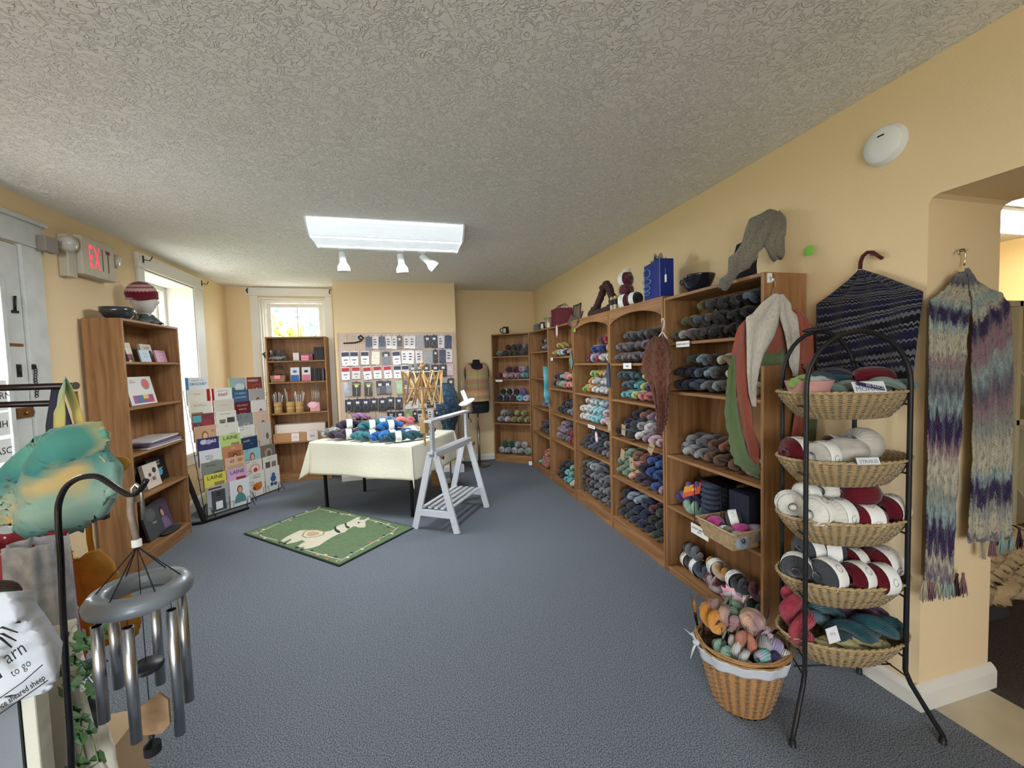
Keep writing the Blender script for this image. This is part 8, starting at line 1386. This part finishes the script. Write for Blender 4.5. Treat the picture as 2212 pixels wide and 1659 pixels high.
NCV = S('navy_canvas', 44, 44, 62, rough=.85); t = thing('navy_bag', 'dark navy and plum bag half hidden behind the tie-dyed tote', 'bag', (-1.1, 1.7, 1.0)); o_ = t.location
for k in ('dstrap', 'dstrap2'): b = B(o_).mat(NCV); P_ = [(-1.13, 1.702, 1.42)] + P3[k]; ribbon(b, P_, .026, VN); b.build('strap', t)
b = B(o_).mat(S('plum_canvas', 92, 66, 78, rough=.85)); b.grid(lambda u, v: Vector((-1.19 + .155 * u, 1.79 - .045 * u, 1.22 - .275 * v)), 8, 8, True, .02); b.build('bag_body', t)
OFFW = S('off_white_cloth', 214, 214, 210, rough=.85, bump=.25, bscale=40)
b = B((-1.16, 1.59, 1.0)).mat(OFFW); b.grid(lambda u, v: Vector(P3['penn'][0]).lerp(Vector(P3['penn'][1]), v) + Vector((.06 * u * v - .02 * u, -.01 * u, .0)), 6, 12, True, .003); tag(b.build('white_pennant'), 'white cloth corner hanging below the tie-dyed tote', 'cloth')
# shepherd hook and wind chime
t = thing('shepherd_hook', 'black metal shepherd hook stand carrying the wind chime', 'hook stand', (-.664, .955, 0)); o_ = t.location
P_ = [Vector(p) for p in P3['hook']]
S_P = [Vector((-.664, .958, .012)), Vector((-.664, .958, .4))]
for i in range(len(P_) - 1):
    for k in range(3):
        p0, p1, p2, p3 = P_[max(0, i - 1)], P_[i], P_[i + 1], P_[min(len(P_) - 1, i + 2)]; f = k / 3
        S_P.append(.5 * ((2 * p1) + (p2 - p0) * f + (2 * p0 - 5 * p1 + 4 * p2 - p3) * f * f + (3 * p1 - p0 - 3 * p2 + p3) * f ** 3))
S_P.append(P_[-1])
b = B(o_).mat(S('glossy_black_metal', 20, 20, 24, rough=.18, metal=.5, coat=.5)); b.tube(S_P, .0054, 12); b.build('hook_rod', t)
b = B(o_).mat(BLKM); b.lathe([(0, 0), (.12, 0), (.12, .008), (.02, .014), (0, .014)], o_, 24); b.build('base', t)
CH = Vector((-.524, .950, 0)); t = thing('wind_chime', 'silver-grey wind chime with ring top and six metal tubes on the shepherd hook', 'wind chime', (CH.x, CH.y, 1.2)); o_ = t.location
GRT = S('satin_grey_ring', 128, 136, 144, rough=.42, metal=.2, coat=.3); CHR = S('polished_tube', 176, 180, 186, rough=.3, metal=1)
def cz(x, y, z): return CH + Vector((x, y, z))
b = B(o_).mat(S('steel', 170, 168, 160)); b.tube([cz(0, .004, 1.20), cz(-.002, 0, 1.228), cz(.006, 0, 1.236), cz(.014, 0, 1.226), cz(.014, 0, 1.165)], .0035, 8); b.build('hanging_hook', t)
b = B(o_).mat(S('weathered_wood', 140, 124, 110, rough=.5, noise=.3, nscale=40)); b.tube([cz(-.004, 0, 1.213), cz(-.006, 0, 1.18), cz(.0, 0, 1.128)], [.0055, .006, .0055], 10); b.build('wooden_toggle', t)
b = B(o_).mat(WPL); b.lathe([(.0, 0), (.008, .001), (.008, .014), (0, .015)], cz(0, 0, 1.112), 14); b.build('white_clip', t)
ZR = 1.022; RR = .064
b = B(o_).mat(GRT); prof = [(.046, -.010), (.048, .010), (.056, .0165), (.075, .013), (.084, .0), (.082, -.012), (.070, -.019), (.054, -.019), (.046, -.010)]; b.lathe(prof, cz(0, 0, ZR), 56); b.build('top_ring', t)
for k in range(6):
    a = k * math.pi / 3 + .3; b = B(o_).mat(INK); b.tube([cz(0, 0, 1.113), cz(RR * math.cos(a), RR * math.sin(a), ZR + .014)], .0011, 5); b.build('cord', t)
for k in range(6):
    a = k * math.pi / 3 - .35; L_ = [.255, .235, .20, .165, .185, .22][k]; zt = ZR - .035; q = cz(.064 * math.cos(a), .064 * math.sin(a), 0)
    b = B(o_).mat(CHR); b.lathe([(.0076, zt), (.009, zt), (.009, zt - L_), (.0076, zt - L_), (.0076, zt)], q, 18); tb = b.build('chime_tube', t)
    b = B(o_).mat(INK); b.tube([q + Vector((0, 0, zt)), q + Vector((0, 0, ZR - .015))], .0009, 4); b.build('tube_cord', tb)
b = B(o_).mat(INK); b.tube([cz(0, 0, 1.11), cz(0, 0, .78)], .0009, 4); b.build('centre_cord', t)
b = B(o_).mat(S('dark_clapper', 34, 38, 46, rough=.4)); b.lathe([(0, 0), (.026, 0), (.029, .006), (.026, .012), (0, .013)], cz(0, 0, .862), 24); b.build('clapper', t)
b = B(o_).mat(S('brown_wooden_sail', 138, 110, 82, rough=.55, noise=.25, nscale=40)); b.prism([(-.030, 0), (.012, -.0), (.03, .02), (.03, .07), (.012, .085), (-.03, .055)], cz(.012, -.006, .732), (.97, -.2, 0), (0, 0, 1), .004); b.build('wind_sail', t)
b = B(o_).mat(INK); b.tube([cz(0, 0, .78), cz(0, 0, .73)], .0012, 5); b.ell(cz(0, 0, .722), .005, .005, .006); b.lathe([(0, 0), (.014, -.012), (.014, -.03), (0, -.03)], cz(0, 0, .718), 12); b.build('end_weight', t)
# counter with a framed panel, cream case, bags
PNL = S('grey_panel', 132, 136, 142, rough=.5, bump=.1, bscale=200); CRM = S('cream_case', 214, 212, 196, rough=.5)
t = thing('framed_panel', 'grey panel with cream frame standing at the left edge below the white bag', 'panel', (-1.1, 1.05, 0)); o_ = t.location
b = B(o_).mat(PNL); b.box(-1.5, -.79, 1.035, 1.06, .0, .80); b.build('grey_board', t); b = B(o_).mat(CRM); b.box(-1.5, -.765, 1.03, 1.065, .80, .822); b.box(-.785, -.762, 1.03, 1.065, 0, .80); b.build('cream_frame', t, bevel=.003); b = B(o_).mat(INK); b.box(-.7915, -.7875, 1.032, 1.0349, 0, .8); b.build('black_strip', t)
b = B((-1.2, .97, 0)).mat(PNL); b.box(-1.6, -.90, .86, 1.02, 0, .8); tag(b.build('side_table', bevel=.004), 'low grey table at the far left carrying the cream case', 'table')
b = B((-.85, .95, .81)).mat(CRM); b.obox((-.89, .955, .95), (.20, .12, .28), rotm(0, 0, -.25)); b.mat(BLKM); b.obox((-.815, .86, 1.085), (.14, .01, .014), rotm(0, 0, -.25)); b.obox((-.755, .845, 1.06), (.012, .01, .05), rotm(0, 0, -.25)); b.mat(PNL); b.obox((-.825, .863, 1.05), (.12, .006, .06), rotm(0, 0, -.25)); tag(b.build('cream_case', bevel=.006), 'cream case with black bracket on the counter at the left edge', 'case')
POLK = bpy.data.materials.new('red_polka_cotton'); POLK.use_nodes = True; n = POLK.node_tree.nodes; l = POLK.node_tree.links; p = n['Principled BSDF']; p.inputs['Roughness'].default_value = .85
tc = n.new('ShaderNodeTexCoord'); vo = n.new('ShaderNodeTexVoronoi'); vo.inputs['Scale'].default_value = 38; vo.inputs['Randomness'].default_value = .3; l.new(tc.outputs['Object'], vo.inputs[0]); gt = n.new('ShaderNodeMath'); gt.operation = 'LESS_THAN'; gt.inputs[1].default_value = .22; l.new(vo.outputs['Distance'], gt.inputs[0]); mx = n.new('ShaderNodeMix'); mx.data_type = 'RGBA'; l.new(gt.outputs[0], mx.inputs[0]); mx.inputs[6].default_value = (*srgb(146, 44, 54), 1); mx.inputs[7].default_value = (*srgb(232, 226, 224), 1); l.new(mx.outputs[2], p.inputs['Base Color'])
def soft(name, m, c, s, rz, lab, cat='bag', ph=0.0, group=None, th=0, e=.6):
    c = Vector(c); b = B(c).mat(m); Mx = rotm(0, th, rz)
    def fn(u, v):
        a = 2 * math.pi * u; k = (1 - .25 * v) * (1 + (.05 + .09 * v) * math.sin(7 * a + ph + 2 * v)); ca, sa = math.cos(a), math.sin(a)
        return c + Mx @ Vector((s[0] / 2 * k * math.copysign(abs(ca) ** e, ca), s[1] / 2 * k * math.copysign(abs(sa) ** e, sa), s[2] * v))
    b.grid(fn, 44, 14, True, .003); b.obox(c + Mx @ Vector((0, 0, .004)), (s[0] * .8, s[1] * .8, .006), Mx); return tag(b.build(name), lab, cat, group)
t = thing('low_crate', 'pale wooden crate under the bags at the left', 'crate', (-.9, 1.3, 0)); b = B(t.location).mat(S('pale_pine', 190, 164, 128, rough=.6)); b.box(-1.12, -.84, 1.16, 1.5, 0, .40); b.build('crate_body', t)
soft('patchwork_pouch', POLK, (-1.03, 1.36, .403), (.26, .16, .62), -.2, 'red and white polka-dot patchwork pouch below the tie-dyed tote', 'pouch', 1.0, e=.5)
DAIS = S('daisy_print_cotton', 196, 196, 200, rough=.85, col2=srgb(150, 152, 160), nscale=28); t = soft('daisy_pouch', DAIS, (-.905, 1.265, .403), (.13, .10, .64), -.2, 'pale flower-print gathered pouch between the red one and the canvas totes', 'pouch', 2.0)
b = B((-.9, 1.21, .98)).mat(S('rust_flower_centre', 150, 84, 60, rough=.8)); b.ell((-.915, 1.212, .985), .011, .004, .007, rot=rotm(0, 0, -.2)); b.build('flower_motif', t).matrix_parent_inverse = Matrix.Translation(-t.location)
CANV = S('natural_canvas', 214, 210, 196, rough=.9, bump=.35, bscale=22); CVP = S('dark_slate_print', 70, 80, 88, rough=.8)
t = thing('canvas_tote', 'natural canvas tote bags with dark lettered print bunched on the crate', 'tote bag', (-.85, 1.28, .42)); t['label'] = 'foremost natural canvas tote with dark lettered print, on the crate'; o_ = t.location
sheet('bag_body', CANV, P3['canvL'], P3['canvR'], VN, 2.2, .012, .03, 30, 36, t, o_, push=.03, rough=.0015)
b = B(o_).mat(CVP); pq = [Vector(p) + VN * .034 for p in P3['print']]; b.f([b.v(p) for p in pq]); b.mat(PAPER).text('arni', (pq[0] + pq[1]) / 2 * .6 + (pq[2] + pq[3]) / 2 * .4 + VN * .001, r_ * .75 + u_ * .66, (u_ * .75 - r_ * .66), .04); b.build('lettered_print', t)
b = B(o_).mat(CANV)
for dx in (0, .03): b.tube([Vector((-.86 + dx, 1.235, .80)), Vector((-.83 + dx, 1.21, .66)), Vector((-.80 + dx, 1.19, .52)), Vector((-.765 + dx, 1.18, .43))], .006, 6)
b.build('folded_strap', t)
t = thing('canvas_tote', 'plain natural canvas tote folded behind the lettered one', 'tote bag', (-.95, 1.42, .42)); sheet('bag_body', CANV, P3['canv2L'] + [(-.98, 1.41, .42)], P3['canv2R'] + [(-.90, 1.39, .42)], VN, 1.2, .008, .05, 16, 24, t, t.location, push=.02)
OCH = S('ochre_cotton', 184, 130, 46, rough=.9, bump=.5, bscale=14, noise=.15, nscale=12); t = thing('ochre_bag', 'ochre drawstring bag with small sheep prints behind the wind chime', 'bag', (-1.0, 1.62, .6)); o_ = t.location
sheet('bag_body', OCH, P3['yelL'], P3['yelR'], VN, 2.5, .010, .04, 36, 30, t, o_, push=.03, rough=.002)
b = B(o_).mat(OCH); ribbon(b, [(-1.062, 1.672, 1.40), (-1.05, 1.665, 1.2)] + P3['ystrap'], .02, VN); b.build('strap', t)
for k, q in enumerate(P3['sheep']):
    q = Vector(q) + VN * .075; b = B(o_).mat(PAPER); b.ell(q, .018, .004, .014); b.ell(q + Vector((.012, 0, .006)), .012, .004, .01); b.ell(q - Vector((.012, 0, .004)), .012, .004, .01); b.mat(INK); b.ell(q + Vector((-.002, -.004, -.001)), .007, .003, .009); b.tube([q + Vector((-.014, -.004, .008)), q + Vector((.0, -.005, .013)), q + Vector((.014, -.004, .008))], .0012, 4); b.build('sheep_print', t)
# white drawstring bag
WB = S('white_cotton_bag', 186, 192, 200, rough=.85, bump=.35, bscale=26); t = thing('drawstring_bag', 'white drawstring bag printed Yarn to go, lying on the counter at the left edge', 'bag', (-.6, .78, .95)); o_ = t.location
sheet('bag_body', WB, P3['whiteL'], P3['whiteR'], VN, 1.3, .008, .05, 36, 30, t, o_, push=.01, rough=.0005)
pl = B(o_); X1 = (Vector(P3['whiteR'][2]) - Vector(P3['whiteL'][3])).normalized(); uxx = Vector((.82, -.22, .53)).normalized(); uyy = (u_ * .9 - uxx * (u_ * .9).dot(uxx)).normalized(); nn = uxx.cross(uyy).normalized()
if nn.dot(VN) < 0: nn = -nn
LB = Vector((0, 0, 1.45)) + (Vector(P3['wtxt2'][0]) - Vector((0, 0, 1.45))) * .905
def wt(x, y): return LB + uxx * x + uyy * y
pl.mat(INK)
pl.text('Y', wt(-.022, -.004), uxx, uyy, .05); pl.text('arn', wt(.012, .006), uxx, uyy, .026); pl.text('to go', wt(.008, -.012), uxx, uyy, .015); pl.text('once sheared sheep', wt(-.012, -.038), uxx, uyy, .0105, bold=.02)
pl.tube([wt(-.07, -.026), wt(.0, -.0245), wt(.035, -.020)], .0013, 5, flat=.5); pl.tube([wt(-.07, -.043), wt(.03, -.041)], .0007, 4)
for k, (x0, x1, y1) in enumerate(((0, -.045, .012), (0, -.03, .01), (0, .03, .034), (0, .022, .026), (0, -.014, .014), (0, .012, .022))): pl.tube([wt(.0 + x0, .050), wt(x1 * .5, y1 + .018), wt(x1, y1)], [.0005, .0016, .0009], 5, flat=.5)
pl.build('printed_logo', t)
b = B(o_).mat(S('dark_drawcord', 40, 40, 44, rough=.7)); b.tube([Vector(P3['whiteL'][0]) + Vector((-.006, -.008, .024)), Vector((-.60, .765, 1.135)), Vector((-.575, .765, 1.13)), Vector((-.555, .762, 1.115))], .004, 6); b.build('drawcord', t)
b = B((-.63, .8, 1.12)).mat(S('brown_fur_bobble', 66, 48, 42, rough=1, bump=1, bscale=80)); b.ell((-.625, .80, 1.115), .028, .02, .022); tag(b.build('brown_pompom'), 'brown furry pompom behind the white drawstring bag', 'pompom')
b = B((-1.0, .70, 0)).mat(DBR); b.tube([(-1.0, .70, .01), (-1.0, .70, 1.25)], .01, 8); b.lathe([(0, 0), (.12, 0), (.12, .01), (0, .012)], (-1.0, .70, 0), 20); b.tube([(-1.0, .70, 1.2), (-.8, .75, 1.17), (-.655, .785, 1.145)], .003, 6); tag(b.build('bag_stand'), 'slim dark post whose cord holds the white drawstring bag', 'stand')
# ivy
IVM = S('ivy_leaf', 62, 92, 52, rough=.5, noise=.5, nscale=24); t = thing('ivy_vine', 'trailing green ivy in front of the canvas totes', 'ivy', (-.78, 1.12, .8)); o_ = t.location; I_ = [Vector(p) for p in P3['ivy']]
b = B(o_).mat(IVM); ri = random.Random(8)
for q in I_:
    for k in range(2):
        c = q + Vector((ri.uniform(-.012, .012), ri.uniform(-.02, .01), ri.uniform(-.012, .012))); a = ri.uniform(0, 6.28); s_ = ri.uniform(.016, .026); ex = (r_ * math.cos(a) + u_ * math.sin(a)); ey = (u_ * math.cos(a) - r_ * math.sin(a)) + VN * ri.uniform(-.5, .5)
        pts = [(0, -.5), (.45, -.55), (.75, 0), (.4, .15), (.35, .55), (0, 1.1), (-.35, .55), (-.4, .15), (-.75, 0), (-.45, -.55)]; cc = b.v(c + VN * .004); vs = [b.v(c + ex * x * s_ + ey * y * s_) for x, y in pts]
        for i in range(10): b.f([cc, vs[i], vs[(i + 1) % 10]])
b.build('foliage', t)
b = B(o_).mat(S('ivy_stem', 96, 116, 76, rough=.6)); ord_ = sorted(I_, key=lambda q: -q.z)
for s0 in (0, 1): b.tube([q + VN * -.003 for q in ord_[s0::2]], .0018, 5)
b.build('stem', t)
